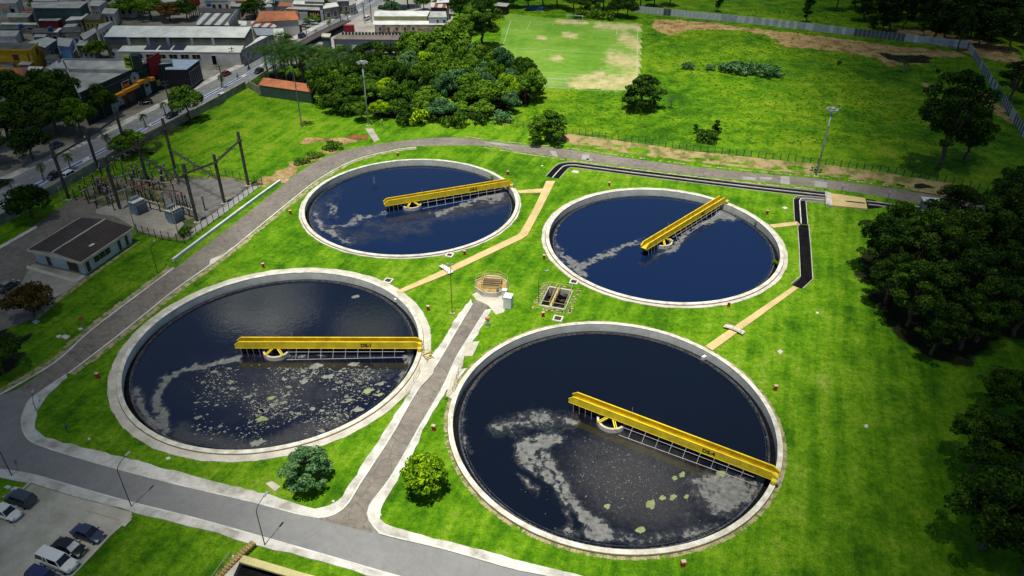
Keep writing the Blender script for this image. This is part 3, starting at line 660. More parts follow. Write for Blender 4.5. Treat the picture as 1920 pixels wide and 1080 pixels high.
# ------------------------------------------------------------------ rotating scraper bridges
def text_mesh(s, size, depth, mat, parent, loc, rot, name='lettering', world=False):
    cu = bpy.data.curves.new(name, 'FONT'); cu.body = s; cu.size = size; cu.extrude = depth; cu.offset = 0.035*size
    cu.align_x = 'CENTER'; cu.align_y = 'CENTER'; cu.resolution_u = 3
    o = bpy.data.objects.new(name+'_tmp', cu); COL.objects.link(o); bpy.context.view_layer.update()
    me = bpy.data.meshes.new_from_object(o.evaluated_get(bpy.context.evaluated_depsgraph_get()))
    bpy.data.objects.remove(o); bpy.data.curves.remove(cu)
    me.materials.clear(); me.materials.append(mat)
    ob = bpy.data.objects.new(name, me); COL.objects.link(ob); ob.parent = parent; ob.location = loc; ob.rotation_euler = rot
    return ob
M['armwhite'] = pm('pale_pipe', (0.50, 0.50, 0.50), rough=0.5)
def bridge(k, endpx, tailpx, txt, lab, tx):
    c = TC[k]; e = at(*endpx, 1.2); tl = at(*tailpx, 1.2)
    ang = math.atan2(e.y-c[1], e.x-c[0]); X1 = 22.9
    X0 = -(math.hypot(tl.x-c[0], tl.y-c[1]))
    t = thing('scraper_bridge', lab, 'bridge', (c[0], c[1], 0), ang, 'rotating scraper bridges over the tanks')
    z0, z1, W = 0.62, 1.78, 1.36
    prof = [(X0, z0), (X0, z0+0.62), (X0+0.75, z1), (X1-0.85, z1), (X1, z0+0.62), (X1, z0)]
    for s in (-1, 1):
        mb = MB(); y0, y1 = s*W/2, s*(W/2-0.05)
        n = len(prof)
        for y in (y0, y1): mb.face([(x, y, z) for x, z in (prof if (y == y0) == (s < 0) else prof[::-1])])
        for i in range(n):
            (a, za), (b, zb) = prof[i], prof[(i+1) % n]; mb.face([(a, y0, za), (b, y0, zb), (b, y1, zb), (a, y1, za)])
        yf = s*(W/2-0.09)
        top = [(X0-0.02, z0+0.6), (X0+0.75, z1+0.02), (X1-0.85, z1+0.02), (X1+0.02, z0+0.6)]
        for (a, za), (b, zb) in zip(top, top[1:]): mb.bar((a, yf, za), (b, yf, zb), 0.20, 0.07)
        x = X0+1.2
        while x < X1-0.8:
            mb.box((x, s*(W/2-0.11), (z0+z1)/2), (0.07, 0.12, z1-z0-0.04)); x += 1.55
        mb.bar((X0, s*(W/2+0.0), z0), (X1, s*(W/2+0.0), z0), 0.07, 0.05)
        mb.build('side_girder', M['yellow'], t)
    mb = MB(); mb.box(((X0+X1)/2, 0, z0+0.14), (X1-X0-0.1, W-0.12, 0.06)); mb.build('walkway_deck', M['yellow'], t)
    text_mesh(txt, 0.86, 0.006, M['black'], t, (tx, -W/2-0.012, (z0+z1)/2-0.02), (PI/2, 0, 0))
    # scraper frame hung below
    mb = MB()
    for y in (-0.45, 0.45):
        mb.bar((X0+0.6, y, -0.1), (20.3, y, -0.1), 0.10, 0.12)
        mb.bar((X0+0.6, y, -0.72), (20.3, y, -0.72), 0.10, 0.14)
    i = 0; x = X0+0.7
    while x < 20.2:
        if abs(x) > 2.6:
            for y in (-0.45, 0.45): mb.bar((x, y, z0), (x, y, -0.98), 0.09)
            x2 = min(x+0.95, 20.2)
            mb.bar((x, -0.45, -0.1), (x2, -0.45, -0.72), 0.06); mb.bar((x, -0.5, 0.55), (x2, -0.5, -0.1), 0.05)
        x += 0.95; i += 1
    for (xa, xb) in ((X0+0.6, -2.4), (2.4, 20.3)): mb.box(((xa+xb)/2, 0.2, -0.55), (xb-xa, 0.05, 0.85))
    mb.build('scraper_frame', M['navy'], t)
    # scum arms and pipe
    mb = MB(); x = 3.4; j = 0
    while x < 20.2:
        f = (x-2)/18.4; yb = -1.75+0.6*f
        mb.tube([(x, -0.72, 0.60), (x-0.05, -0.85, 0.25), (x-0.10, (yb-0.85)/2, -0.35), (x-0.15, yb, -0.84)], 0.032, 5); mb.build('scum_arm', M['armwhite'], t); mb = MB(); x += 1.92
    mb.tube([(2.2, -0.95, 0.1), (20.2, -0.80, 0.1)], 0.03, 5); mb.build('scum_pipe', M['armwhite'], t); mb = MB()
    x = X0+0.8
    while x < -2.5:
        mb.bar((x, -0.72, 0.60), (x+0.1, -0.8, -0.9), 0.04); mb.build('scum_arm', M['armwhite'], t); mb = MB(); x += 0.95
    mb = MB(); mb.bar((1.9, -1.75, -0.85), (20.3, -1.12, -0.85), 0.06, 0.16); mb.build('scum_board', M['armwhite'], t)
    # centre drum
    mb = MB(); mb.lathe([(2.1, -1.6), (2.1, -0.12), (1.78, -0.12), (1.78, -1.6)], 40); mb.build('centre_drum', M['concrete'], t)
    mb = MB(); mb.lathe([(1.78, -0.9), (0.05, -0.9)], 24); mb.lathe([(0.55, -1), (0.55, 0.5), (0.0, 0.5)], 16); mb.build('centre_pier', M['dark'], t)
    for s in (-1, 1):
        mb = MB()
        for a0, a1 in ((-0.25, -1.25), (0.25, 1.25)):
            mb.bar((a0, s*0.5, 0.5), (a1, s*1.72, -0.05), 0.16, 0.16); mb.bar((a0*2.2, s*0.5, 0.5), (a1+0.25*(1 if a1 > 0 else -1), s*1.6, -0.05), 0.12)
        mb.build('drum_bracket', M['yellow'], t)
    # end carriage on the rim
    mb = MB(); mb.box((22.55, 0, 0.78), (0.5, 2.5, 0.34)); mb.box((22.9, -0.9, 0.78), (0.5, 0.6, 0.28))
    for s in (-1, 1): mb.box((22.6, s*1.15, 0.55), (0.36, 0.25, 0.3))
    mb.build('end_carriage', M['yellow'], t)
    for s in (-1, 1):
        mb = MB(); mb.tube([(22.48, s*0.98, 0.52), (22.74, s*0.98, 0.52)], 0.2, 12); mb.build('wheel', M['black'], t)
    mb = MB(); mb.tube([(23.1, -1.2, 0.82), (23.1, -0.6, 0.82)], 0.2, 10); mb.box((23.1, -0.5, 0.82), (0.4, 0.3, 0.4)); mb.build('drive_motor', M['steel'], t)
    # light pole on the walkway
    mb = MB(); mb.tube([(2.6, 0.62, z1-0.2), (2.6, 0.62, z1+1.0)], 0.03, 5); mb.build('antenna', M['steel'], t)
    return t
bridge(1, (795, 643), (441, 645), 'DS-1', 'yellow scraper bridge lettered DS-1 lying level across the scum covered tank', 14.3)
bridge(2, (957, 341), (719, 378), 'DS-2', 'yellow scraper bridge lettered DS-2 on the farthest tank', 13.8)
bridge(3, (1356, 372), (1204, 461), 'DS-3', 'yellow scraper bridge lettered DS-3 slanting up on the clean blue tank', 13.6)
bridge(4, (1458, 890), (1071, 742), 'DS-4', 'yellow scraper bridge lettered DS-4 slanting down on the largest front tank', 14.0)

# ------------------------------------------------------------------ floating scum on the DS-1 tank (flat rafts on the water)
M['scum'] = pm('scum', (0.245, 0.25, 0.215), (0.13, 0.135, 0.11), 1.2, 0.9)
M['scumg'] = pm('green_scum', (0.27, 0.29, 0.14), (0.18, 0.21, 0.08), 0.9, 0.9)
def raft(mb, x, y, r, z, el=1.0, ang=0.0, mi=0, n=None):
    n = n or (6 if r < 0.3 else 11); pts = []
    for i in range(n):
        a = 2*PI*i/n; rr = r*rnd.uniform(0.55, 1.2); u, v = rr*math.cos(a)*el, rr*math.sin(a)/el
        pts.append((x+u*math.cos(ang)-v*math.sin(ang), y+u*math.sin(ang)+v*math.cos(ang)))
    mb.prism(pts, z-0.02, z+0.012)
mb = MB(); g = random.Random(5); c = TC[1]; n = 0
while n < 1650:
    px, py = (g.gauss(560, 125), g.gauss(742, 50)) if n % 2 else (g.uniform(380, 770), 690+130*g.random()**1.4)
    if py < 684 or px < 360: continue
    p = at(px, py, ZW)
    if math.hypot(p.x-c[0], p.y-c[1]) > 20.7: continue
    if noise_gate(px, py) if False else (math.sin(px*0.045+py*0.03)+math.sin(px*0.021-py*0.07)+g.uniform(-1.6, 1.6)) < 0.1: continue
    r = min(0.6, 0.05*math.exp(abs(g.gauss(0, 0.82))))
    raft(mb, p.x, p.y, r, ZW, g.uniform(1.0, 1.5), g.uniform(-0.5, 0.9)); n += 1
o = mb.build('scum_flakes', M['scum']); o['kind'] = 'stuff'; o['label'] = 'pale scum flakes floating on the dark water of the tank'
for px, py, r, mi, lab in ((491, 786, 0.8, 1, 'largest yellow green scum raft near the lower edge of the DS-1 tank'), (690, 733, 0.75, 1, 'yellow green scum raft right of middle in the DS-1 tank'),
        (712, 740, 0.5, 1, 'round green scum raft close to the right rim of the DS-1 tank'), (672, 768, 0.65, 0, 'grey scum raft near the lower right rim of the DS-1 tank'), (663, 683, 0.7, 0, 'grey arrow shaped scum raft just below the DS-1 bridge'), (592, 687, 0.85, 0, 'slim grey scum raft below the middle of the DS-1 bridge'),
        (617, 706, 0.75, 0, 'broken grey scum raft below the DS-1 lettering'), (570, 715, 0.7, 0, 'curled grey scum raft left of the broken one'), (508, 746, 0.5, 1, 'small green scum raft in the middle of the flakes'), (484, 830, 0.9, 0, 'grey scum raft against the lower rim of the DS-1 tank'), (667, 556, 0.6, 0, 'lone pale scum raft far behind the DS-1 bridge')):
    mb = MB(); p = at(px, py, ZW); raft(mb, p.x, p.y, r, ZW+0.005, 1.25, 0.5, n=17); tag(mb.build('scum_raft', M['scumg'] if mi else M['scum']), lab, 'scum', 'larger scum rafts on the water')
for px, py, r, lab in ((1222, 946, 0.72, 'biggest yellow green raft floating on the DS-4 tank'), (1242, 934, 0.45, 'small pointed green raft beside the biggest one on the DS-4 tank'), (1262, 932, 0.5, 'leaf shaped green raft right of the pointed one on the DS-4 tank'), (1279, 890, 0.5, 'triangular green raft just below the DS-4 lettering'), (1265, 897, 0.4, 'tiny green raft left of the triangular one'),
        (1350, 888, 0.6, 'green raft touching the scum board near the right end of the DS-4 bridge'), (1201, 994, 0.55, 'round green raft near the lower rim of the DS-4 tank'), (1139, 949, 0.45, 'narrow pale raft in the speckled part of the DS-4 tank'), (1287, 931, 0.4, 'faint green raft at the edge of the grey foam')):
    mb = MB(); p = at(px, py, ZW); raft(mb, p.x, p.y, r, ZW+0.005, 1.2, 0.8, n=13); tag(mb.build('scum_raft', M['scumg']), lab, 'scum', 'larger scum rafts on the water')
mb = MB(); g = random.Random(9); c = TC[4]; n = 0
while n < 380:
    px, py = g.gauss(1180, 75), g.gauss(880, 45)
    p = at(px, py, ZW)
    if py < 800 + (px-1060)*0.42 or math.hypot(p.x-c[0], p.y-c[1]) > 20.7: continue
    raft(mb, p.x, p.y, min(0.2, 0.035*math.exp(abs(g.gauss(0, 0.5)))), ZW, 1.3, g.uniform(0, 3)); n += 1
o = mb.build('scum_flakes', M['scum']); o['kind'] = 'stuff'; o['label'] = 'fine pale flecks on the grey water of the tank'
# ------------------------------------------------------------------ trees
import numpy as np
def leaf_mat(name, dark, mid, light):
    m, nt, b = new_mat(name)
    a = nt.nodes.new('ShaderNodeVertexColor'); a.layer_name = 'tint'
    oi = nt.nodes.new('ShaderNodeObjectInfo')
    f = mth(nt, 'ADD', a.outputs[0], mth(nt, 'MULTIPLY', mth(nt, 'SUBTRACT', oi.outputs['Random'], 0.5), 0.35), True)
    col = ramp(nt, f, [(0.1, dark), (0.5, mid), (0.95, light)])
    nt.links.new(col, b.inputs['Base Color']); b.inputs['Roughness'].default_value = 0.75; b.inputs['Specular IOR Level'].default_value = 0.08
    tr = nt.nodes.new('ShaderNodeBsdfTranslucent'); nt.links.new(col, tr.inputs[0])
    mx = nt.nodes.new('ShaderNodeMixShader'); mx.inputs[0].default_value = 0.18
    nt.links.new(b.outputs[0], mx.inputs[1]); nt.links.new(tr.outputs[0], mx.inputs[2])
    nt.links.new(mx.outputs[0], nt.nodes['Material Output'].inputs[0])
    return m
M['leaf'] = leaf_mat('foliage', (0.012, 0.040, 0.004), (0.045, 0.115, 0.006), (0.16, 0.29, 0.018))
M['leafdark'] = leaf_mat('dark_foliage', (0.006, 0.020, 0.003), (0.018, 0.052, 0.005), (0.075, 0.15, 0.010))
M['leaflime'] = leaf_mat('lime_foliage', (0.03, 0.10, 0.003), (0.14, 0.28, 0.005), (0.43, 0.58, 0.012))
M['leafblue'] = leaf_mat('bluish_foliage', (0.015, 0.055, 0.016), (0.050, 0.135, 0.045), (0.15, 0.27, 0.10))
M['leafred'] = leaf_mat('russet_foliage', (0.025, 0.035, 0.008), (0.085, 0.060, 0.012), (0.24, 0.11, 0.03))
M['leafpalm'] = leaf_mat('palm_foliage', (0.015, 0.045, 0.012), (0.035, 0.085, 0.018), (0.10, 0.17, 0.05))
M['bark'] = pm('bark', (0.13, 0.10, 0.075), (0.055, 0.045, 0.035), 2.5, 0.95, 0.8, 8, local=True)
M['barkpale'] = pm('pale_bark', (0.32, 0.30, 0.26), (0.17, 0.15, 0.13), 2.0, 0.9, 0.5, 8, local=True)
def crown_mesh(name, blobs, leaf, per_m2, seed, flat=0.75, droop=0.0, inner=0.2, tipcol=0.0):
    """leaf-sized faces scattered over clumps; blobs: (centre, radius)"""
    g = np.random.default_rng(seed); V = []; F = []; T = []
    C = np.array([b[0] for b in blobs]); Rr = np.array([b[1] for b in blobs])
    cz0, cz1 = C[:, 2].min(), C[:, 2].max()
    for (c, r) in blobs:
        c = np.array(c); n = int(per_m2*4*PI*r*r*0.8)
        u = g.normal(size=(n, 3)); u /= np.linalg.norm(u, axis=1)[:, None]
        low = u[:, 2] < -0.35; u[low, 2] *= -g.choice([1, -1], low.sum()); 
        rad = r*np.where(g.random(n) < inner, g.uniform(0.45, 0.8, n), g.uniform(0.82, 1.12, n))
        p = c + u*rad[:, None]*np.array([1, 1, flat])
        # drop leaves well inside neighbouring clumps
        d = np.linalg.norm((p[:, None, :]-C[None])/np.array([1, 1, flat]), axis=2)/Rr[None]
        ok = (d < 0.72).sum(1) <= (rad/r < 0.8)
        p, u = p[ok], u[ok]; n = len(p)
        nn = u + g.normal(size=(n, 3))*0.55; nn[:, 2] += 0.25; nn /= np.linalg.norm(nn, axis=1)[:, None]
        a = np.cross(nn, g.normal(size=(n, 3))); a /= np.linalg.norm(a, axis=1)[:, None]; b = np.cross(nn, a)
        s = leaf*g.uniform(0.6, 1.35, n)[:, None]
        bend = nn*s*0.18
        q = np.stack([p-a*s*0.75-bend, p-b*s*0.42, p+a*s*0.75-bend, p+b*s*0.42], 1)
        k = sum(len(x) for x in V)
        V.append(q.reshape(-1, 3)); F.append(np.arange(n*4).reshape(-1, 4)+k)
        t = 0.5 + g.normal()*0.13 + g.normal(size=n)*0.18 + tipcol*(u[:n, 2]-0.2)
        T.append(np.repeat(np.clip(t, 0, 1), 4))
    V = np.concatenate(V); F = np.concatenate(F); T = np.concatenate(T)
    me = bpy.data.meshes.new(name); me.vertices.add(len(V)); me.vertices.foreach_set('co', V.ravel())
    me.loops.add(F.size); me.loops.foreach_set('vertex_index', F.ravel())
    me.polygons.add(len(F)); me.polygons.foreach_set('loop_start', np.arange(0, F.size, 4)); me.polygons.foreach_set('loop_total', np.full(len(F), 4))
    ca = me.color_attributes.new('tint', 'FLOAT_COLOR', 'POINT'); cc = np.stack([T, T, T, np.ones_like(T)], 1); ca.data.foreach_set('color', cc.ravel().astype(np.float32))
    me.update(calc_edges=True); return me
def limb(mb, a, b, r0, r1, g, k=6, n=4, sag=0.25):
    a, b = Vector(a), Vector(b); L_ = (b-a).length; pts = []
    for i in range(n+1):
        t = i/n; p = a.lerp(b, t) + Vector((g.uniform(-1, 1), g.uniform(-1, 1), g.uniform(-.5, .5)))*L_*0.05*(0 < i < n)
        p.z += math.sin(t*PI)*L_*sag*0.15; pts.append(p)
    mb.tube(pts, [r0+(r1-r0)*i/n for i in range(n+1)], k)
def tree_proto(kind, seed):
    g = random.Random(seed); blobs = []; mb = MB(); leaf, dens, flat, tip, mat, bark = 0.42, 9.0, 0.8, 0.10, 'leaf', 'bark'
    if kind == 'broad':        # bushy tree, 8 m
        for i in range(26):
            a = g.uniform(0, 2*PI); rr = 3.3*math.sqrt(g.random()); z = 3.0+3.6*(1-(rr/3.9)**2)*g.uniform(0.25, 1.0)
            blobs.append(((rr*math.cos(a), rr*math.sin(a), z), g.uniform(0.75, 1.35)))
        th = 3.2; r0 = 0.24; leaf = 0.33; dens = 15; tip = 0.18
    elif kind == 'round':      # tight clipped ball, 6 m
        for i in range(60):
            u = Vector((g.gauss(0, 1), g.gauss(0, 1), g.gauss(0.25, 1))).normalized()
            blobs.append((tuple(Vector((0, 0, 3.4))+Vector((u.x*2.45, u.y*2.45, u.z*2.05))), g.uniform(0.42, 0.62)))
        blobs.append(((0, 0, 3.3), 2.1)); th = 1.9; r0 = 0.2; leaf = 0.27; dens = 20; tip = 0.28
    elif kind == 'loose':      # layered, irregular, 7 m
        for i in range(46):
            a = g.uniform(0, 2*PI); t = g.random(); z = 1.7+4.9*t; R_ = 3.3*math.sin(PI*min(1, 0.28+0.72*t))**0.8
            rr = R_*g.uniform(0.45, 1.0); blobs.append(((rr*math.cos(a), rr*math.sin(a), z), g.uniform(0.5, 0.95)))
        th = 4.2; r0 = 0.22; leaf = 0.26; dens = 22; flat = 0.62; tip = 0.2
    elif kind == 'umbrella':   # flat wide crown, 9 m
        for i in range(34):
            a = g.uniform(0, 2*PI); rr = 5.6*math.sqrt(g.random()); z = 7.6-0.045*rr*rr+g.uniform(-.35, .35)
            blobs.append(((rr*math.cos(a), rr*math.sin(a), z), g.uniform(0.9, 1.4)))
        th = 5.0; r0 = 0.32; flat = 0.5; leaf = 0.38; dens = 9; mat = 'leafdark'
    elif kind == 'tall':       # tall open dark tree with limbs showing, 15 m
        for i in range(44):
            a = g.uniform(0, 2*PI); t = g.random(); z = 5.2+9.4*t; R_ = 5.0*math.sin(PI*min(1, 0.22+0.74*t))**0.7
            rr = R_*g.uniform(0.35, 1.0); blobs.append(((rr*math.cos(a), rr*math.sin(a), z), g.uniform(0.75, 1.6)))
        th = 7.0; r0 = 0.38; leaf = 0.34; dens = 12; flat = 0.66; tip = 0.16; mat = 'leafdark'
    elif kind == 'slender':    # narrow dark tree, 13 m
        for i in range(26):
            t = g.random(); z = 3.2+9.6*t; a = g.uniform(0, 2*PI); rr = 2.0*math.sin(PI*min(1, 0.2+0.75*t))*g.uniform(0.2, 1)
            blobs.append(((rr*math.cos(a), rr*math.sin(a), z), g.uniform(0.6, 1.15)))
        th = 6.0; r0 = 0.22; leaf = 0.42; dens = 9; mat = 'leafdark'
    elif kind == 'bush':       # low shrub, 2.2 m
        for i in range(14):
            a = g.uniform(0, 2*PI); rr = 1.5*math.sqrt(g.random())
            blobs.append(((rr*math.cos(a), rr*math.sin(a), 0.6+1.1*g.random()*(1-(rr/2.1)**2)), g.uniform(0.45, 0.8)))
        th = 0.7; r0 = 0.1; leaf = 0.28; dens = 14
    me = crown_mesh('crown', blobs, leaf, dens, seed, flat, tipcol=tip)
    top = Vector((g.uniform(-.2, .2), g.uniform(-.2, .2), th)); limb(mb, (0, 0, -0.2), top, r0, r0*0.7, g, 8, 5, 0)
    for c, r in g.sample(blobs, min(14 if kind == 'tall' else 9, len(blobs))):
        base = Vector((0, 0, 0)).lerp(top, g.uniform(0.45, 1.0)) if kind == 'tall' else top
        limb(mb, base, Vector(c), r0*0.5, 0.04, g, 5, 5, 0.6)
    mm = bpy.data.meshes.new('trunk'); mm.from_pydata(mb.v, [], mb.f); mm.update()
    h = max(b[0][2]+b[1]*flat for b in blobs); rad = max(math.hypot(b[0][0], b[0][1])+b[1]*0.9 for b in blobs)
    return dict(trunk=mm, crown=me, h=h, r=rad, leaf=mat, bark=bark)
PROTO = {}
for kd, n in (('broad', 4), ('round', 1), ('loose', 2), ('umbrella', 1), ('tall', 4), ('slender', 2), ('bush', 2)):
    PROTO[kd] = [tree_proto(kd, 100+17*i+len(kd)) for i in range(n)]
def with_mat(me, mats, cache={}):
    key = (me.name, mats.name)
    if key not in cache:
        c = me.copy(); c.materials.clear(); c.materials.append(mats); cache[key] = c
    return cache[key]
TREE_N = [0]
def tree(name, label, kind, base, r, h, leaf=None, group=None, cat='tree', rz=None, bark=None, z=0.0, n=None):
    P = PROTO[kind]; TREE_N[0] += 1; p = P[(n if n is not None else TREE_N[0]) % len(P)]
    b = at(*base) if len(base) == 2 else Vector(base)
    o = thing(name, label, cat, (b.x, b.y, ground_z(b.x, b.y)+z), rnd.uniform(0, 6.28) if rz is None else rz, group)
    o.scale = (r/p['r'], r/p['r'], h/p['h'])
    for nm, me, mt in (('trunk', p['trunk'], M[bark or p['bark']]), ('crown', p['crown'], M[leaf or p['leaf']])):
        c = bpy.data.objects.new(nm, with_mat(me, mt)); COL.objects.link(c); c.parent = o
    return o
def palm_proto(seed, h, nf=15, fl=2.6):
    g = random.Random(seed); mb = MB(); lean = Vector((g.uniform(-.3, .3), g.uniform(-.3, .3), 0))
    pts = [Vector((0, 0, -0.2)), lean*0.3+Vector((0, 0, h*0.35)), lean*0.7+Vector((0, 0, h*0.7)), lean+Vector((0, 0, h))]
    mb.tube(pts, [0.22, 0.15, 0.12, 0.11], 7)
    tm = bpy.data.meshes.new('trunk'); tm.from_pydata(mb.v, [], mb.f); tm.update()
    fb = MB(); top = lean+Vector((0, 0, h)); T = []
    for i in range(nf):
        a = 2*PI*i/nf+g.uniform(-.2, .2); el = g.uniform(-0.1, 1.15); d = Vector((math.cos(a), math.sin(a), 0)); sd = Vector((-math.sin(a), math.cos(a), 0))
        p = top.copy(); ang = el; n = 9; prev = None; spine = []
        for k in range(n+1):
            spine.append(p.copy()); p = p + (d*math.cos(ang)+Vector((0, 0, math.sin(ang))))*fl/n; ang -= 0.20+0.12*k/n
        for k in range(n):
            w = 0.55*math.sin(PI*(0.12+0.85*k/n))+0.08
            for s in (-1, 1):
                for q in (0.1, 0.55):
                    c0 = spine[k].lerp(spine[k+1], q); c1 = spine[k].lerp(spine[k+1], q+0.38)
                    e = c1 + sd*s*w - Vector((0, 0, 0.45*w)) + (spine[k+1]-spine[k])*0.8
                    fb.face([c0, c1, e]); T += [0.5+g.uniform(-.3, .3)]*3
    me = bpy.data.meshes.new('crown'); me.from_pydata(fb.v, [], fb.f)
    ca = me.color_attributes.new('tint', 'FLOAT_COLOR', 'POINT'); ca.data.foreach_set('color', [x for t in T for x in (t, t, t, 1)]); me.update()
    return dict(trunk=tm, crown=me, h=h, r=fl*0.9, leaf='leafpalm', bark='barkpale')
PROTO['palm'] = [palm_proto(5, 7.0, 22, 3.0), palm_proto(6, 6.0, 20, 3.2), palm_proto(8, 8.0, 18, 2.8)]
PROTO['tallpalm'] = [palm_proto(11, 14.0, 13, 2.7)]
PROTO['sapling'] = [palm_proto(21, 2.2, 9, 1.3)]

# --- the trees one can single out
tree('broadleaf_tree', 'bluish green layered tree with fine leaves on the lawn below the DS-1 tank', 'loose', (580, 905), 3.75, 5.6, 'leafblue', n=0)
tree('round_tree', 'round lime green tree with a tight ball crown left of the DS-4 tank', 'round', (797, 922), 2.95, 5.4, 'leaflime')
tree('broadleaf_tree', 'wide green tree against the wire fence behind the ring road', 'loose', (1029, 266), 6.3, 8.2, 'leaf', n=1)
tree('broadleaf_tree', 'dark green tree covering the near right corner of the football pitch', 'loose', (1203, 203), 7.0, 9.5, 'leafdark', n=0)
tree('palm_tree', 'tall lone palm on the grass slope in front of the orange tiled shed', 'tallpalm', (566, 238), 2.6, 15.0, 'leaf')
tree('russet_tree', 'russet brown round tree at the left edge behind the small office', 'broad', (66, 592), 4.2, 5.6, 'leafred', n=0)
tree('broadleaf_tree', 'dark tree at the left edge below the russet tree', 'broad', (8, 700), 3.6, 6.5, 'leafdark', n=3)
tree('broadleaf_tree', 'wide bright green street tree overhanging the avenue near the store', 'broad', (356, 226), 5.4, 9.5, 'leaf', n=1)
tree('broadleaf_tree', 'green bushy tree behind the boundary wall between street and switchyard', 'broad', (250, 292), 5.0, 6.0, 'leaf', n=2)
tree('broadleaf_tree', 'dark green tree at the left edge beside the avenue wall and yard', 'broad', (62, 410), 5.2, 7.0, 'leafdark', n=0)
tree('thin_tree', 'thin dark young tree with two tufts out in the meadow', 'slender', (1341, 262), 1.5, 5.2)
tree('thin_tree', 'small dark sapling left of the thin young tree in the meadow', 'slender', (1303, 250), 0.8, 2.6)
tree('shrub', 'low dark shrub beside the thin young tree in the meadow', 'bush', (1325, 266), 3.0, 3.4, 'leafdark', cat='shrub')
tree('sapling', 'tiny palm like sapling right of the tree at the pitch corner', 'sapling', (1258, 203), 1.2, 2.6, cat='plant')
tree('sapling', 'small palm like plant in front of the brown burnt strip', 'sapling', (1694, 135), 2.2, 3.2, cat='plant')
tree('weed_bush', 'tiny weed bush in the pale grass left of the far bank', 'bush', (1573, 122), 0.9, 1.4, 'leafdark', cat='plant')
tree('weed_bush', 'round weed bush alone near the corner of the panel wall', 'bush', (1757, 138), 0.8, 1.5, 'leafdark', cat='plant')
for i, (a, b, r_, l) in enumerate(((1372, 134, 5.0, 'left'), (1400, 137, 4.6, 'right'), (1440, 142, 4.8, 'rightmost'), (1290, 128, 2.8, 'leftmost'), (1330, 131, 2.2, 'second from left'))):
    tree('shrub', '%s of the low bluish shrubs in the middle of the meadow' % l, 'bush', (a, b), r_, 3.0 if i < 3 else 1.6, 'leafblue', 'bluish shrubs in the meadow', 'shrub')
# right hand trees
tree('tall_tree', 'tall open dark tree beyond the wire fence with its trunk in view', 'tall', (1756, 318), 9.0, 24.0, 'leafdark', n=0)
tree('tall_tree', 'lower dark tree behind the tall open one by the wire fence', 'tall', (1808, 300), 6.0, 13.0, 'leafdark', n=2)
tree('tall_tree', 'dark round tree outside the corner of the panel wall', 'tall', (1893, 190), 5.5, 12.0, 'leafdark', n=1)
RT = [(1640, 520, 5.6, 12.5, 'leftmost tree of the clump right of the tanks, its forked trunk showing'), (1722, 520, 5.8, 13.5, 'second tree from the left in the clump right of the tanks'), (1700, 610, 5.4, 12.0, 'lower left tree of the clump right of the tanks'),
      (1785, 600, 6.2, 13.5, 'bushy middle tree of the clump right of the tanks'), (1745, 665, 4.6, 9.5, 'lowest front tree of the clump right of the tanks'), (1830, 640, 5.4, 12.0, 'lower right tree of the clump right of the tanks'), (1815, 500, 6.4, 14.0, 'upper middle tree of the clump right of the tanks'),
      (1880, 560, 6.2, 14.0, 'dark tree at the right edge of the clump right of the tanks'), (1860, 460, 6.4, 14.5, 'tree rising behind the clump beside the outlet ditch'), (1925, 500, 6.5, 14.0, 'dark tree cut by the right frame edge behind the clump'), (1905, 405, 6.0, 13.0, 'dark tree over the end of the ring road'), (1950, 620, 5.5, 12.0, 'shaded tree cut by the right frame edge beside the clump')]
RT += [(1670, 470, 4.6, 10.5, 'tree filling the upper left of the clump right of the tanks'), (1770, 455, 5.6, 12.5, 'tree filling the top of the clump right of the tanks'), (1660, 570, 4.4, 10.0, 'tree at the left flank of the clump right of the tanks'), (1760, 560, 5.4, 12.5, 'tree packed in the heart of the clump right of the tanks'), (1845, 585, 5.6, 13.0, 'tree packed at the right of the clump'), (1800, 655, 4.8, 10.0, 'bright topped tree at the front right of the clump'), (1900, 630, 5.6, 12.5, 'shaded tree right of the clump front')]
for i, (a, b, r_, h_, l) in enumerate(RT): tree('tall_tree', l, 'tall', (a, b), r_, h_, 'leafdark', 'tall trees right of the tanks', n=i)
RB = [(1822, 885, 4.8, 9.5, 'upper tree of the pair in the lower right corner'), (1835, 1030, 5.6, 12.0, 'spreading tree with bare limbs in the lower right corner'), (1935, 800, 4.2, 8.5, 'tree cut by the right frame edge above the corner pair'), (1965, 985, 5.0, 11.0, 'tree cut by the right frame edge beside the bare limbed one')]
RB += [(1905, 880, 4.8, 10.0, 'tree packed between the corner pair and the right frame edge'), (1915, 1075, 5.2, 11.0, 'lowest tree of the lower right corner, cut by the bottom edge'), (1865, 775, 4.2, 7.5, 'uppermost small tree of the lower right corner')]
for i, (a, b, r_, h_, l) in enumerate(RB): tree('tall_tree', l, 'tall', (a, b), r_, h_, 'leafdark', 'tall trees in the lower right corner', n=i+2)
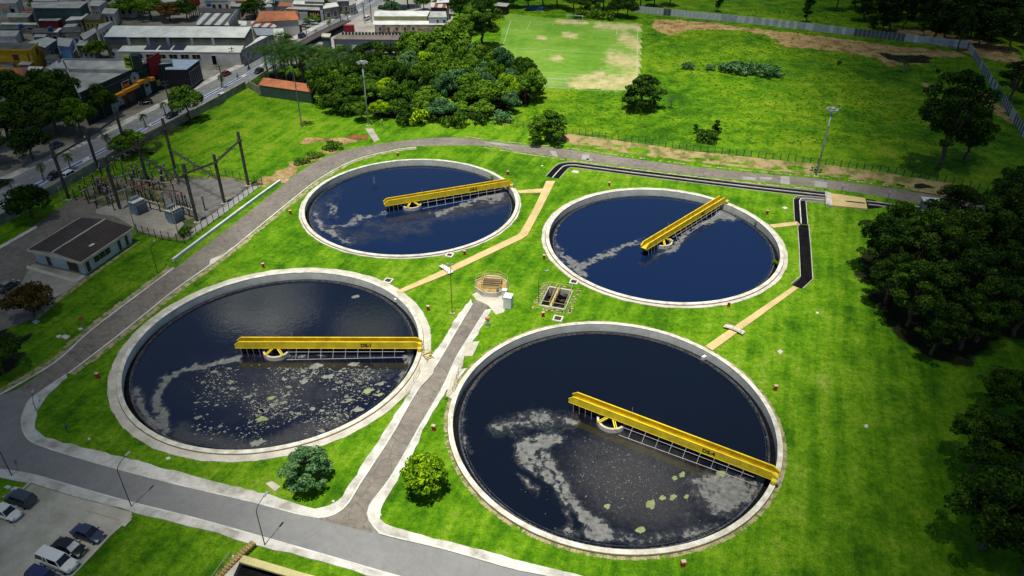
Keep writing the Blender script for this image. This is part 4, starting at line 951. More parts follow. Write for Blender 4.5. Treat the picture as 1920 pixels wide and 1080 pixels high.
# far right wood, tree by tree
FW = []
g = random.Random(12)
for row, (y0, n) in enumerate(((92, 7), (74, 12), (56, 15), (36, 17), (16, 19), (-6, 20), (-28, 20))):
    x0 = {92: 1780, 74: 1745, 56: 1660, 36: 1640, 16: 1560, -6: 1480, -28: 1420}[y0]
    for i in range(n):
        x = x0+(2010-x0)*(i+g.uniform(0.1, 0.9))/n; FW.append((x, y0+g.uniform(-6, 6), row))
rown = ['front row', 'second row', 'third row', 'fourth row', 'fifth row', 'back rows', 'back rows']
for i, (a, b, row) in enumerate(FW):
    side = 'left end' if a < 1720 else ('middle' if a < 1850 else 'right end')
    tree('eucalyptus_tree', 'dark tree in the far right wood, %s, %s' % (rown[row], side), 'slender' if i % 3 else 'tall', (a, b), g.uniform(3.6, 6.0), g.uniform(11, 17), 'leafdark', 'trees of the far right wood', n=i)
for a, b, r_, h_, l in ((1511, 42, 2.6, 10, 'lone slim dark tree just beyond the white panel wall'), (1617, 40, 5.0, 11, 'open dark tree beyond the panel wall left of the far wood'), (1633, 60, 2.2, 6, 'short dark tree right behind the dark stretch of the panel wall'), (1655, 58, 2.6, 8, 'dark tree beside the tan gap behind the panel wall'), (1731, 68, 1.8, 8, 'slim dark tree on the tan strip behind the panel wall'), (1345, 22, 2.0, 7, 'slim tree left of the lone slim tree beyond the panel wall')):
    tree('thin_tree', l, 'slender', (a, b), r_, h_, 'leafdark')
# belt of trees at the top behind the pitch
BT = [(962, 14, 5), (990, 16, 6), (1018, 16, 6), (1045, 14, 6), (1075, 20, 5.5), (1102, 26, 5), (1132, 18, 6), (1158, 30, 5), (1176, 34, 5), (1200, 16, 6), (1226, 12, 5), (1255, 10, 5), (1110, 2, 6), (1160, -4, 7), (1040, -6, 6), (975, -8, 6), (1090, -12, 7), (1240, -12, 6), (1292, -8, 6), (1330, -14, 5)]
for i, (a, b, r_) in enumerate(BT):
    tree('broadleaf_tree', 'tree of the belt behind the far goal, %s' % ('left part' if a < 1040 else 'middle part' if a < 1140 else 'right part next to the panel wall'), 'broad', (a, b), r_, r_*1.5, 'leafdark' if i % 3 else 'leaf', 'belt of trees behind the far goal')
for i, (a, b) in enumerate(((1085, 33), (1115, 34), (1140, 36), (1098, 26))): tree('shrub', 'leafy banana like bush along the far side of the pitch, near the tree belt', 'bush', (a, b), 3.5, 3.2, 'leaf', 'bushes behind the far goal', 'shrub')
# the grove in the middle
GROVE = poly_px([(600, 192), (640, 222), (700, 232), (800, 228), (905, 226), (985, 205), (1005, 192), (985, 160), (925, 140), (900, 135), (830, 135), (760, 150), (700, 160), (640, 160)])
pts = []; g = random.Random(21); xs = [p[0] for p in GROVE]; ys = [p[1] for p in GROVE]; tries = 0
while tries < 9000:
    tries += 1; x, y = g.uniform(min(xs), max(xs)), g.uniform(min(ys), max(ys))
    if inside(x, y, GROVE) and all(math.hypot(x-a, y-b) > 5.0 for a, b in pts): pts.append((x, y))
for i, (x, y) in enumerate(pts):
    px, py = to_px((x, y, 0)); dz = 'front edge' if py > 208 else ('middle' if py > 172 else 'rear edge')
    sx = 'left' if px < 700 else ('centre' if px < 850 else 'right')
    lf = g.choice(['leaf']*6+['leafdark']*2+['leafblue', 'leaflime'] if sx != 'left' else ['leaf', 'leafdark', 'leaf'])
    cn = {'leaf': 'green', 'leafblue': 'bluish green', 'leaflime': 'lime green', 'leafdark': 'dark green'}[lf]
    rr = g.uniform(3.4, 6.0)*(0.8 if dz == 'front edge' else 1); hh = g.uniform(6.5, 10.5)*(0.62 if dz == 'front edge' else 1)
    tree('broadleaf_tree', '%s bushy tree in the %s %s of the grove beside the pitch' % (cn, sx, dz), 'broad', (x, y, 0), rr, hh, lf, 'trees of the grove beside the football pitch')
for a, b, r_, h_, kd, lf, l in ((708, 152, 8.2, 11.5, 'umbrella', 'leafdark', 'flat topped umbrella tree in front of the slate blue school'), (905, 90, 8.0, 17, 'tall', 'leafdark', 'tallest dark tree beside the top left corner of the pitch'), (880, 98, 6.5, 15, 'tall', 'leaf', 'tall tree left of the tallest one by the pitch'), (800, 128, 7.5, 12, 'broad', 'leaf', 'big round tree behind the grove at its left'), (845, 122, 8.0, 13, 'broad', 'leaf', 'big round tree behind the grove at its right'), (770, 110, 5.5, 9, 'broad', 'leaf', 'green tree half hiding the white roofed row houses'), (880, 130, 5.0, 8, 'broad', 'leafblue', 'bluish tree at the right foot of the tall trees'), (945, 150, 4.0, 7, 'broad', 'leafdark', 'dark round tree at the left touchline of the pitch'),
        (862, 40, 5, 9, 'broad', 'leafdark', 'dark tree behind the row houses'), (885, 22, 6, 10, 'broad', 'leafdark', 'dark tree at the top above the tall trees'), (830, 30, 5, 8, 'broad', 'leaf', 'green tree behind the striped awning house'), (740, 18, 6, 10, 'broad', 'leafdark', 'dark tree right of the avenue at the top'), (765, 14, 6, 10, 'broad', 'leafdark', 'dark tree above the row houses at the top'), (735, 26, 4.5, 5, 'broad', 'leafblue', 'rounded shrub like tree beside the parked car at the top'), (795, 20, 4, 6, 'broad', 'leaf', 'lime tree near the sandy lot at the top'), (915, 14, 5, 9, 'broad', 'leaf', 'tree behind the dark shed at the pitch'), (945, 4, 6, 9, 'broad', 'leafdark', 'tree at the top right of the dark shed')):
    tree('broadleaf_tree', l, kd, (a, b), r_, h_, lf)
for a, b, r_, h_, lf, l in ((612, 198, 3.6, 4.5, 'leaf', 'yellowish bush at the end of the orange tiled shed'), (785, 232, 3.2, 4.2, 'leaflime', 'lime shrub at the front edge of the grove, nearest the mast'), (862, 236, 3.0, 3.8, 'leaf', 'dark shrub at the front edge of the grove by the fence'), (900, 232, 2.6, 3.2, 'leafdark', 'low dark shrub closing the right front of the grove'), (838, 236, 2.0, 2.6, 'leaf', 'small shrub at the front edge of the grove'), (757, 236, 2.0, 3.0, 'leaf', 'small shrub right of the short lamp post'), (648, 215, 3.0, 3.5, 'leaf', 'bush on the slope left of the floodlight mast'), (940, 232, 3.4, 2.8, 'leafblue', 'grey green thicket right of the grove')):
    tree('shrub', l, 'bush', (a, b), r_, h_, lf, cat='shrub')
PL = [(515, 140, 'left'), (545, 145, 'left'), (548, 128, 'left'), (575, 148, 'middle'), (590, 142, 'middle'), (605, 150, 'middle'), (620, 152, 'right'), (648, 152, 'right'), (505, 150, 'left'), (522, 158, 'left'), (538, 152, 'left'), (552, 162, 'left'), (528, 128, 'left'), (570, 160, 'middle'), (585, 155, 'middle'), (598, 165, 'middle'), (612, 158, 'middle'), (626, 168, 'right'), (640, 160, 'right'), (655, 170, 'right'), (560, 135, 'middle'), (600, 138, 'middle'), (635, 142, 'right'), (665, 155, 'right')]
g = random.Random(4)
for i, (a, b, s) in enumerate(PL): tree('palm_tree', 'palm of the %s part of the palm stand behind the orange tiled shed' % s, 'palm', (a, b), g.uniform(3.8, 4.8), g.uniform(7, 9.5), 'leafdark' if i % 3 else 'leafpalm', 'palms behind the orange tiled shed', n=i)
tree('palm_tree', 'short pale palm between shed and grove', 'palm', (632, 196), 3.4, 4.5, 'leaflime')
# left street trees
LT = [(22, 272, 7.0, 10, 'leftmost dark street tree of the plaza by the avenue'), (70, 240, 7.0, 11, 'second dark street tree of the plaza by the avenue'), (62, 300, 5.5, 8, 'nearest dark street tree of the plaza by the avenue'), (108, 250, 6.0, 9, 'dark street tree in the middle of the plaza by the avenue'), (155, 255, 5.6, 9.5, 'brighter plaza tree with its forked trunk showing'), (30, 215, 7.5, 12, 'dark tree behind the plaza trees at the left edge'), (85, 208, 7.0, 11, 'dark tree hiding the near corner of the store roof'), (140, 215, 6.0, 10, 'dark tree against the left end of the store'), (198, 222, 4.8, 9, 'dark tree right before the store front'), (120, 190, 5.0, 9, 'dark tree at the back left of the store'), (-15, 310, 6.0, 9, 'dark street tree cut by the left frame edge')]
for i, (a, b, r_, h_, l) in enumerate(LT): tree('street_tree', l, 'broad', (a, b), r_, h_, 'leaf' if i == 4 else 'leafdark', 'dark trees of the plaza', n=i)
for a, b, l in ((205, 281, 'first'), (133, 319, 'second'), (82, 338, 'third'), (27, 364, 'fourth'), (274, 239, 'fifth'), (311, 216, 'sixth'), (416, 165, 'seventh'), (618, 57, 'eighth'), (653, 40, 'ninth')):
    tree('palm_sapling', '%s small palm sapling on the blue striped median, counted from the car beside the poles' % l if False else 'small palm on the avenue median, %s' % {'first': 'above the switchyard poles', 'second': 'between the two leftmost big poles', 'third': 'left of the parked white car', 'fourth': 'nearest the left frame edge', 'fifth': 'in front of the store car park', 'sixth': 'behind the black car', 'seventh': 'near the white car', 'eighth': 'beyond the long school wall', 'ninth': 'farthest up the avenue'}[l], 'sapling', (a, b), 1.3, 3.4, 'leafdark', 'palm saplings on the avenue median', 'palm')
TT = [(190, 112, 5.5, 6, 'leaf', 'round tree squeezed between store and long warehouse'), (250, 32, 8, 8, 'leaf', 'bright tree mass behind the long warehouse, left'), (285, 36, 7, 7, 'leaf', 'tree behind the long warehouse, middle'), (230, 14, 7, 8, 'leafdark', 'dark tree above the bright tree mass behind the warehouse'), (320, 40, 6, 7, 'leafred', 'brownish tree behind the long warehouse, right'), (352, 38, 5, 8, 'leafdark', 'dark tree below the red water tower'), (478, 34, 6, 7, 'leafdark', 'dark tree left of the orange tiled roof'), (200, 14, 6, 7, 'leafdark', 'dark tree at the top left of the warehouse'), (612, 22, 3.2, 4.5, 'leafdark', 'dark bush behind the black gold lettered sign'), (585, 42, 3.6, 2.2, 'leaf', 'long hedge bush under the black gold lettered sign'), (535, 80, 3, 3, 'leafdark', 'bush in front of the white block by the avenue'), (430, 110, 3, 3, 'leafdark', 'small bush at the foot of the warehouse front'), (85, 22, 6, 6, 'leaf', 'palm like green tree between the far left houses'), (125, 30, 5, 5, 'leafdark', 'dark tree in front of the red shed'), (10, 130, 4, 4, 'leafdark', 'dark bush between yellow house and orange roof'), (265, 5, 7, 8, 'leafdark', 'dark tree at the top edge above the warehouse'), (300, 12, 5, 5, 'leaf', 'small bright tree beside the pale track')]
for i, (a, b, r_, h_, lf, l) in enumerate(TT): tree('town_tree', l, 'broad', (a, b), r_, h_, lf, n=i)
tree('palm_tree', 'tall dark palm in the far left corner of the town', 'tallpalm', (52, 42), 5.0, 17, 'leafdark')
tree('palm_tree', 'palm standing before the orange tiled roof by the avenue', 'tallpalm', (518, 38), 3.4, 7.5, 'leafdark')
tree('palm_tree', 'bushy palm at the corner of the palm stand by the avenue', 'palm', (530, 100), 3.0, 6.0, 'leaf')
# weeds growing on the tank walls
for a, b, r_, l in ((922, 334, 0.55, 'green weed tuft growing on the wall of the back left tank'), (1454, 494, 0.7, 'green weed tuft growing on the inner wall of the back right tank, lower right'), (1417, 421, 0.4, 'small green weed tuft on the back right tank wall near the bridge end')):
    tree('weed_tuft', l, 'bush', tuple(at(a, b, -0.6)), r_, 0.8, 'leaflime', cat='weed', z=-0.7)
# rough meadow clumps, nobody could count them
g = np.random.default_rng(33); V = []; F = []; T = []; k = 0
mx = MEADOW; bx = (min(p[0] for p in poly_px([(940, 240), (1000, 100), (1250, 50)])), 150.0)
n = 0
while n < 9000:
    x = g.uniform(-12, 175); y = g.uniform(180, 345)
    px, py = to_px((x, y, 0))
    if not (inside(x, y, MEADOW) and -20 < px < 1940 and py > 18): continue
    if any(inside(x, y, q) for q in DRY) and g.random() < 0.8: continue
    if px < 1212 and 25 < py < 172: continue
    s = g.uniform(0.12, 0.36); t = np.clip(0.5+0.22*math.sin(x*0.11+1)*math.cos(y*0.09)+g.normal()*0.22, 0, 1)
    for j in range(4):
        a = g.uniform(0, 6.28); d = np.array([math.cos(a), math.sin(a)])*s
        V += [(x, y, 0), (x+d[0]-d[1]*0.5, y+d[1]+d[0]*0.5, s*g.uniform(0.3, 0.75)), (x+d[0]*1.5, y+d[1]*1.5, s*0.1), (x+d[0]+d[1]*0.5, y+d[1]-d[0]*0.5, s*g.uniform(0.3, 0.75))]
        F.append((k, k+1, k+2, k+3)); k += 4; T += [t]*4
    n += 1
me = bpy.data.meshes.new('meadow_clumps'); me.from_pydata(V, [], F)
ca = me.color_attributes.new('tint', 'FLOAT_COLOR', 'POINT'); ca.data.foreach_set('color', [float(x) for t in T for x in (t, t, t, 1)]); me.update()
M['leafmead'] = leaf_mat('meadow_foliage', (0.042, 0.13, 0.003), (0.105, 0.225, 0.004), (0.23, 0.32, 0.012)); me.materials.append(M['leafmead'])
o = bpy.data.objects.new('meadow_clumps', me); COL.objects.link(o); o['kind'] = 'stuff'; o['label'] = 'rough tussocks of the yellow green meadow'
# ------------------------------------------------------------------ small plant equipment
M['redbrick'] = pm('red_painted_block', (0.58, 0.075, 0.03), (0.42, 0.05, 0.02), 2.5, 0.8, local=True)
M['grate'] = pm('brown_grating', (0.10, 0.055, 0.04), (0.05, 0.03, 0.025), 3, 0.8)
M['salmon'] = pm('faded_cap', (0.62, 0.45, 0.38), (0.5, 0.3, 0.22), 3, 0.8, local=True)
def hydrant():
    t = thing('marker_post', 'x', 'post', (0, 0, 0), 0, 'red marker posts on the lawns')
    mb = MB(); mb.box((0, 0, 0.3), (0.36, 0.36, 0.6)); mb.box((0, 0, 0.72), (0.52, 0.42, 0.34)); mb.build('post', M['redbrick'], t)
    mb = MB(); mb.box((0, 0, 0.93), (0.54, 0.44, 0.06)); mb.build('cap', M['salmon'], t)
    mb = MB(); mb.box((0, -0.22, 0.72), (0.34, 0.03, 0.2)); mb.build('plate', M['rust'], t)
    return kids(t)
HP = [(545, 402, 'left of the back left tank'), (746, 293, 'on the far side of the back left tank'), (952, 328, 'right of the DS-2 bridge end'), (871, 478, 'beside the small manhole below the back left tank'), (494, 502, 'between road and front left tank'), (1142, 349, 'above the back right tank'), (1438, 402, 'right of the DS-3 bridge end'), (1366, 575, 'below the back right tank'), (1020, 486, 'left of the back right tank'), (1018, 594, 'below the twin valve pit'), (1280, 1062, 'below the front right tank, lowest of all'), (1453, 732, 'right of the front right tank'), (813, 807, 'between service road and front right tank'), (803, 582, 'right of the front left tank top'), (184, 709, 'left of the front left tank')]
h0 = hydrant()
for i, (a, b, l) in enumerate(HP):
    p = at(a, b)
    if i == 0: h0.location = p; h0['label'] = 'red marker post with pale cap '+l
    else: dup(h0, p, rnd.uniform(-.4, .4), 'red marker post with pale cap '+l)
def manhole(px, py, s, lab, rz=GA, z=0.18, group='square inspection hatches on the lawns'):
    t = thing('inspection_hatch', lab, 'hatch', at(px, py), rz, group)
    mb = MB()
    for a, b, w_, d_ in ((0, s/2-0.12, s, 0.24), (0, -s/2+0.12, s, 0.24), (s/2-0.12, 0, 0.24, s-0.48), (-s/2+0.12, 0, 0.24, s-0.48)): mb.box((a, b, z/2), (w_, d_, z))
    mb.build('frame', M['kerb'], t); mb = MB()
    mb.box((0, 0, z*0.35), (s-0.48, s-0.48, z*0.5))
    for i in range(6): mb.box((0, -s/2+0.35+i*(s-0.7)/5, z*0.68), (s-0.5, 0.05, 0.04))
    mb.build('grating', M['grate'], t)
manhole(728, 527, 1.5, 'square hatch with brown grating beside the front left tank top'); manhole(843, 479, 1.4, 'square hatch with brown grating against the back left tank')
manhole(1076, 529, 1.5, 'square hatch with brown grating touching the back right tank'); manhole(1046, 598, 1.6, 'square hatch with brown grating above the front right tank')
def slab(pts, lab, z=0.10, mat='kerb'):
    mb = MB(); mb.prism(poly_px(pts, z), -0.02, z); tag(mb.build('concrete_slab', M[mat]), lab, 'slab', 'flat concrete slabs lying in the grass')
slab([(113, 631), (122, 627), (132, 630), (124, 636)], 'right of two pale slabs on the dark lawn left of the ring road'); slab([(104, 630), (112, 627), (117, 630), (109, 634)], 'left of two pale slabs on the dark lawn left of the ring road')
slab([(59, 603), (68, 599), (75, 602), (67, 607)], 'pale slab just below the russet tree'); slab([(146, 616), (153, 614), (156, 617), (149, 619)], 'tiny slab at the foot of the orange disc sign')
slab([(498, 906), (510, 902), (526, 912), (516, 921)], 'brownish slab pair left of the bluish tree', mat='concrete'); slab([(622, 939), (625, 937), (628, 939), (625, 942)], 'tiny white slab at the left corner of the service road'); slab([(709, 965), (713, 962), (716, 965), (712, 968)], 'tiny white slab at the right corner of the service road')
slab([(164, 822), (168, 820), (170, 823), (166, 825)], 'tiny slab on the lawn near the front road bend'); slab([(311, 858), (318, 856), (320, 860), (313, 862)], 'small slab on the lawn below the front left tank'); slab([(19, 917), (28, 912), (40, 915), (31, 926)], 'large pale slab by the car park corner'); slab([(7, 913), (14, 909), (22, 912), (15, 917)], 'smaller pale slab by the car park corner')
slab([(226, 984), (238, 971), (247, 973), (234, 987)], 'stepped slab at the car park kerb'); slab([(1457, 658), (1463, 655), (1469, 659), (1463, 664)], 'grey slab alone on the lawn right of the front right tank', mat='concrete'); slab([(1620, 797), (1626, 795), (1629, 800), (1623, 802)], 'pale slab on the darker right lawn'); slab([(1071, 322), (1076, 319), (1086, 321), (1082, 325)], 'pale slab on the lawn inside the channel bend'); slab([(1466, 389), (1472, 387), (1478, 390), (1472, 392)], 'small slab right of the back right tank')
slab([(1014, 310), (1017, 309), (1019, 311), (1016, 312)], 'tiny slab on the lawn left of the channel start'); slab([(1529, 585), (1533, 584), (1536, 587), (1532, 588)], 'tiny slab on the lawn below the single channel'); slab([(470, 1007), (476, 1005), (482, 1009), (476, 1012)], 'small stone near the basin steps') if False else None
# octagonal splitter chamber
P = at(922, 541); t = thing('splitter_chamber', 'octagonal concrete chamber with ochre deck and yellow railings at the head of the service road', 'chamber', P, GA+0.2)
def octo(r, k=8, a0=PI/8): return [(r*math.cos(a0+2*PI*i/k), r*math.sin(a0+2*PI*i/k)) for i in range(k)]
mb = MB(); o1, o2 = octo(3.1), octo(2.85)
for i in range(8): mb.prism([o1[i], o1[(i+1) % 8], o2[(i+1) % 8], o2[i]], 0, 1.0)
mb.build('wall', M['rim'], t)
mb = MB(); mb.prism(octo(2.85), 0, 0.72); mb.build('deck', pm('weathered_ochre', (0.48, 0.32, 0.10), (0.26, 0.17, 0.06), 1.2, 0.9), t)
mb = MB(); mb.box((0, 0.1, 0.74), (3.1, 2.4, 0.03)); mb.build('water_pit', pm('dark_sludge', (0.07, 0.045, 0.03), (0.03, 0.02, 0.015), 1.5, 0.6), t)
mb = MB()
for a, b, w_, d_ in ((0, 1.35, 3.4, 0.12), (0, -1.15, 3.4, 0.12), (1.6, 0.1, 0.12, 2.4), (-1.6, 0.1, 0.12, 2.4)): mb.box((a, b, 1.02), (w_, d_, 0.6))
mb.build('pit_wall', M['railyellow'] if 'railyellow' in M else M['ochre'], t)
M['railyellow'] = pm('yellow_rail', (0.58, 0.45, 0.15), (0.42, 0.31, 0.10), 1.5, 0.6)
mb = MB(); q = octo(2.98)
for i in range(8):
    a, b = q[i], q[(i+1) % 8]; mb.tube([(*a, 0.95), (*a, 2.0)], 0.045, 5)
    for z in (1.5, 2.0): mb.tube([(*a, z), (*b, z)], 0.04, 5)
    m_ = ((a[0]+b[0])/2, (a[1]+b[1])/2); mb.tube([(*m_, 0.95), (*m_, 2.0)], 0.03, 4)
q = [(1.7, 1.4), (-1.7, 1.4), (-1.7, -1.2), (1.7, -1.2)]
for i in range(4):
    a, b = q[i], q[(i+1) % 4]; mb.tube([(*a, 1.2), (*a, 2.1)], 0.04, 5)
    for z in (1.7, 2.1): mb.tube([(*a, z), (*b, z)], 0.04, 5)
mb.build('railing', M['railyellow'], t)
mb = MB(); mb.box((1.3, -1.9, 1.1), (0.35, 0.3, 0.5)); mb.build('gate_motor', M['blue'], t)
# white cabinets
def cabinet(px, py, w_, d_, h_, lab, rz=GA):
    t = thing('control_cabinet', lab, 'cabinet', at(px, py), rz)
    mb = MB(); mb.box((0, 0, h_/2+0.05), (w_, d_, h_)); mb.build('housing', M['white'], t)
    mb = MB(); mb.box((0, 0, h_+0.08), (w_+0.1, d_+0.1, 0.07)); mb.build('roof', M['white'], t)
    mb = MB(); mb.box((0, -d_/2-0.012, h_*0.5), (w_*0.86, 0.02, h_*0.86)); mb.box((w_*0.3, -d_/2-0.03, h_*0.5), (0.04, 0.03, 0.2)); mb.build('door', pm('cabinet_door', (0.70, 0.72, 0.74)), t)
cabinet(953, 576, 1.35, 1.5, 2.3, 'large white control cabinet beside the octagonal chamber'); cabinet(946, 561, 0.8, 0.7, 1.9, 'smaller white cabinet behind the large one')
t = thing('service_post', 'grey service post with orange head at the service road pavement', 'post', at(915, 611))
mb = MB(); mb.box((0, 0, 0.7), (0.45, 0.4, 1.4)); mb.build('post', M['steel'], t); mb = MB(); mb.box((-0.1, 0, 1.55), (0.75, 0.5, 0.35)); mb.build('head', pm('salmon', (0.55, 0.28, 0.15)), t)
# twin valve pit
p0 = at(1043, 559); t = thing('valve_pit', 'rectangular twin valve pit with yellow railings and black pipes between the tanks', 'pit', p0, GA)
mb = MB()
for a, b, w_, d_ in ((0, 3.05, 4.6, 0.3), (0, -3.05, 4.6, 0.3), (2.15, 0, 0.3, 5.8), (-2.15, 0, 0.3, 5.8)): mb.box((a, b, -0.6), (w_, d_, 1.5))
mb.box((-0.25, 0, -0.6), (0.5, 5.8, 1.5)); mb.build('wall', M['concrete'], t)
mb = MB(); mb.box((0, 0, -1.4), (4.2, 6.0, 0.1)); mb.build('floor', M['dark'], t)
mb = MB()
for y in (-1.8, 0.2, 1.9):
    mb.tube([(0.1, y, -0.7), (1.0, y+0.3, -0.6), (1.6, y+0.9, -1.1)], 0.32, 9); mb.tube([(-1.9, y, -0.8), (-0.6, y-0.2, -0.8)], 0.25, 8); mb.tube([(-1.3, y, -0.8), (-1.3, y, 0.3)], 0.06, 6)
mb.build('pipework', M['darksteel'], t, smooth=True)
mb = MB()
for y in (-1.8, 0.2, 1.9): mb.lathe([(0.28, 0), (0.33, 0.05), (0.28, 0.1)], 12, (-1.3, y, 0.3))
mb.build('handwheel', M['rust'], t)
mb = MB(); mb.box((-0.25, 0, 0.2), (0.6, 6.2, 0.08)); mb.build('walkway', M['ochre'], t)
mb = MB()
for x in (-2.15, -0.5, 0.0, 2.15):
    for y in (-3.05, -1.5, 0, 1.5, 3.05): mb.tube([(x, y, 0.1), (x, y, 1.1)], 0.04, 5)
    for z in (0.6, 1.1): mb.tube([(x, -3.05, z), (x, 3.05, z)], 0.04, 5)
for y in (-3.05, 3.05): mb.tube([(-2.15, y, 1.1), (2.15, y, 1.1)], 0.04, 5)
mb.build('railing', M['railyellow'], t)
g = random.Random(2); mb = MB()
for i in range(90):
    side = g.randrange(4); u = g.uniform(-1, 1)
    x, y = ((u*3.2, 3.6+g.uniform(0, .6)), (u*3.2, -3.6-g.uniform(0, .6)), (2.7+g.uniform(0, .8), u*3.9), (-2.7-g.uniform(0, .6), u*3.9))[side]
    mb.box((x, y, 0.03), (0.42, 0.34, 0.09), g.uniform(-.1, .1))
mb.build('paver_border', M['pavers'], t)['kind'] = 'stuff'
# arched foot crossings over the ochre covers
def crossing(px, py, rz, lab, mat):
    t = thing('foot_crossing', lab, 'foot bridge', at(px, py), rz, 'small foot crossings over the ochre covers')
    mb = MB(); n = 8; L_ = 3.4
    for i in range(n):
        x0, x1 = -L_/2+L_*i/n, -L_/2+L_*(i+1)/n; f = lambda x: 0.28+0.22*math.cos(x/L_*PI)
        mb.bar((x0, 0, f(x0)), (x1+0.02, 0, f(x1)), 1.0, 0.1)
    mb.build('deck', M[mat], t); mb = MB()
    for s in (-0.46, 0.46):
        for x in (-1.3, 0, 1.3): mb.tube([(x, s, 0.3), (x, s, 1.35)], 0.035, 5)
        mb.tube([(-1.3, s, 1.2), (0, s, 1.4), (1.3, s, 1.2)], 0.035, 5)
    mb.build('handrail', M['railyellow'], t)
crossing(836, 507, math.radians(-52), 'white arched foot crossing over the long cover between the left tanks', 'white'); crossing(1376, 620, math.radians(-38), 'grey wooden foot crossing over the cover above the front right tank', 'concrete')
# railings and yellow stairs at the platforms
def rail_run(pts, lab, h=1.0, mat='railyellow', z=0.2):
    Q = [at(a, b, z) for a, b in pts]; t = thing('guard_rail', lab, 'railing', Q[0]); mb = MB()
    for a, b in zip(Q, Q[1:]):
        n = max(1, int((b-a).length/1.4))
        for i in range(n+1): p = a.lerp(b, i/n); mb = MB(); mb.tube([p, p+Vector((0, 0, h))], 0.03, 5); mb.build('post', M[mat], t, world=True)
    mb = MB()
    for z_ in (h*0.55, h): mb.tube([q+Vector((0, 0, z_)) for q in Q], 0.03, 5)
    mb.build('rail', M[mat], t, world=True)
rail_run([(762, 738), (776, 718), (787, 697)], 'thin yellow guard rail along the right rim of the front left tank'); rail_run([(834, 749), (849, 735), (860, 700), (870, 690)], 'thin yellow guard rail along the left rim of the front right tank')
t = thing('access_steps', 'yellow metal access steps beside the end of the DS-1 bridge', 'steps', at(803, 672), math.radians(35)); mb = MB()
for i in range(5): mb.box((0, -0.8+i*0.42, 0.15+i*0.2), (1.1, 0.22, 0.05))
mb.build('tread', M['railyellow'], t); mb = MB()
for s in (-0.55, 0.55): mb.bar((s, -1.0, 0.05), (s, 1.0, 1.05), 0.06, 0.16); mb.tube([(s, -1.0, 1.0), (s, 1.0, 1.9)], 0.03, 5)
mb.build('side_rail', M['railyellow'], t)
# grey booth near the ditch, disc sign
t = thing('pump_booth', 'small grey booth with flat pale roof beside the outlet ditch', 'booth', at(1741, 391), -0.25)
mb = MB(); mb.box((0, 0, 1.0), (3.4, 1.9, 2.0)); mb.build('wall', pm('booth_grey', (0.20, 0.22, 0.23)), t)
mb = MB(); mb.box((0, 0, 2.06), (3.7, 2.2, 0.12)); mb.build('roof', M['whitewash'], t); mb = MB(); mb.box((0.4, -0.97, 0.9), (0.9, 0.04, 1.8)); mb.build('door', M['darksteel'], t)
t = thing('disc_sign', 'orange disc sign on a thin post by the left ring road kerb', 'sign', at(158, 616), 0.6)
mb = MB(); mb.tube([(0, 0, 0), (0, 0, 2.0)], 0.04, 6); mb.build('post', M['steel'], t); mb = MB(); mb.tube([(0, -0.03, 1.9), (0, 0.03, 1.9)], 0.42, 18); mb.build('disc', pm('orange_sign', (0.5, 0.16, 0.05)), t)
# outlet boxes on the far inner tank walls
for a, b, l in ((1320, 668, 'small white outlet box on the inner wall of the front right tank, upper right'), (743, 560, 'small white outlet box on the inner wall of the front left tank, right')):
    p = at(a, b, -0.2); t = thing('outlet_box', l, 'box', (p.x, p.y, -0.75), 0.6); mb = MB(); mb.box((0, 0, 0.3), (0.7, 0.5, 0.6)); mb.build('housing', M['white'], t); mb = MB(); mb.box((0, 0.3, 0.35), (0.5, 0.15, 0.5)); mb.build('opening', M['dark'], t)

# ------------------------------------------------------------------ lamps and masts
def curved_lamp(px, py, toppx, toppy, az, lab, r=0.055, mat='darksteel', arm=2.2):
    H = hgt(px, py, toppy); t = thing('street_lamp', lab, 'lamp post', at(px, py), az, 'thin curved lamp posts')
    mb = MB(); hs = H-0.9; mb.tube([(0, 0, 0), (0, 0, hs*0.5), (0, 0, hs)] + [(arm*(1-math.cos(u))*0.9, 0, hs+0.9*math.sin(u)) for u in (0.35, 0.7, 1.05, 1.4)], [r*1.25, r, r*0.9, r*0.8, r*0.75, r*0.7, r*0.7], 7); mb.build('pole', M[mat], t)
    e = Vector((arm*(1-math.cos(1.4))*0.9, 0, hs+0.9*math.sin(1.4))); mb = MB(); mb.box(e+Vector((0.3, 0, 0.04)), (0.75, 0.24, 0.12)); mb.build('lamp_head', M['steel'], t)
curved_lamp(247, 951, 225, 872, 1.2, 'curved lamp post on the pavement beside the car park'); curved_lamp(497, 1023, 487, 950, 1.2, 'curved lamp post on the pavement above the concrete basin'); curved_lamp(23, 893, 5, 835, 2.3, 'curved lamp post at the left frame edge near the road bend')
curved_lamp(1009, 566, 1022, 511, 0.4, 'slim curved lamp post beside the twin valve pit', 0.04, arm=1.6); curved_lamp(69, 771, 61, 750, 2.0, 'short lamp post at the rounded pavement corner'); curved_lamp(296, 512, 286, 462, 1.6, 'thin lamp post on the lawn right of the small office')
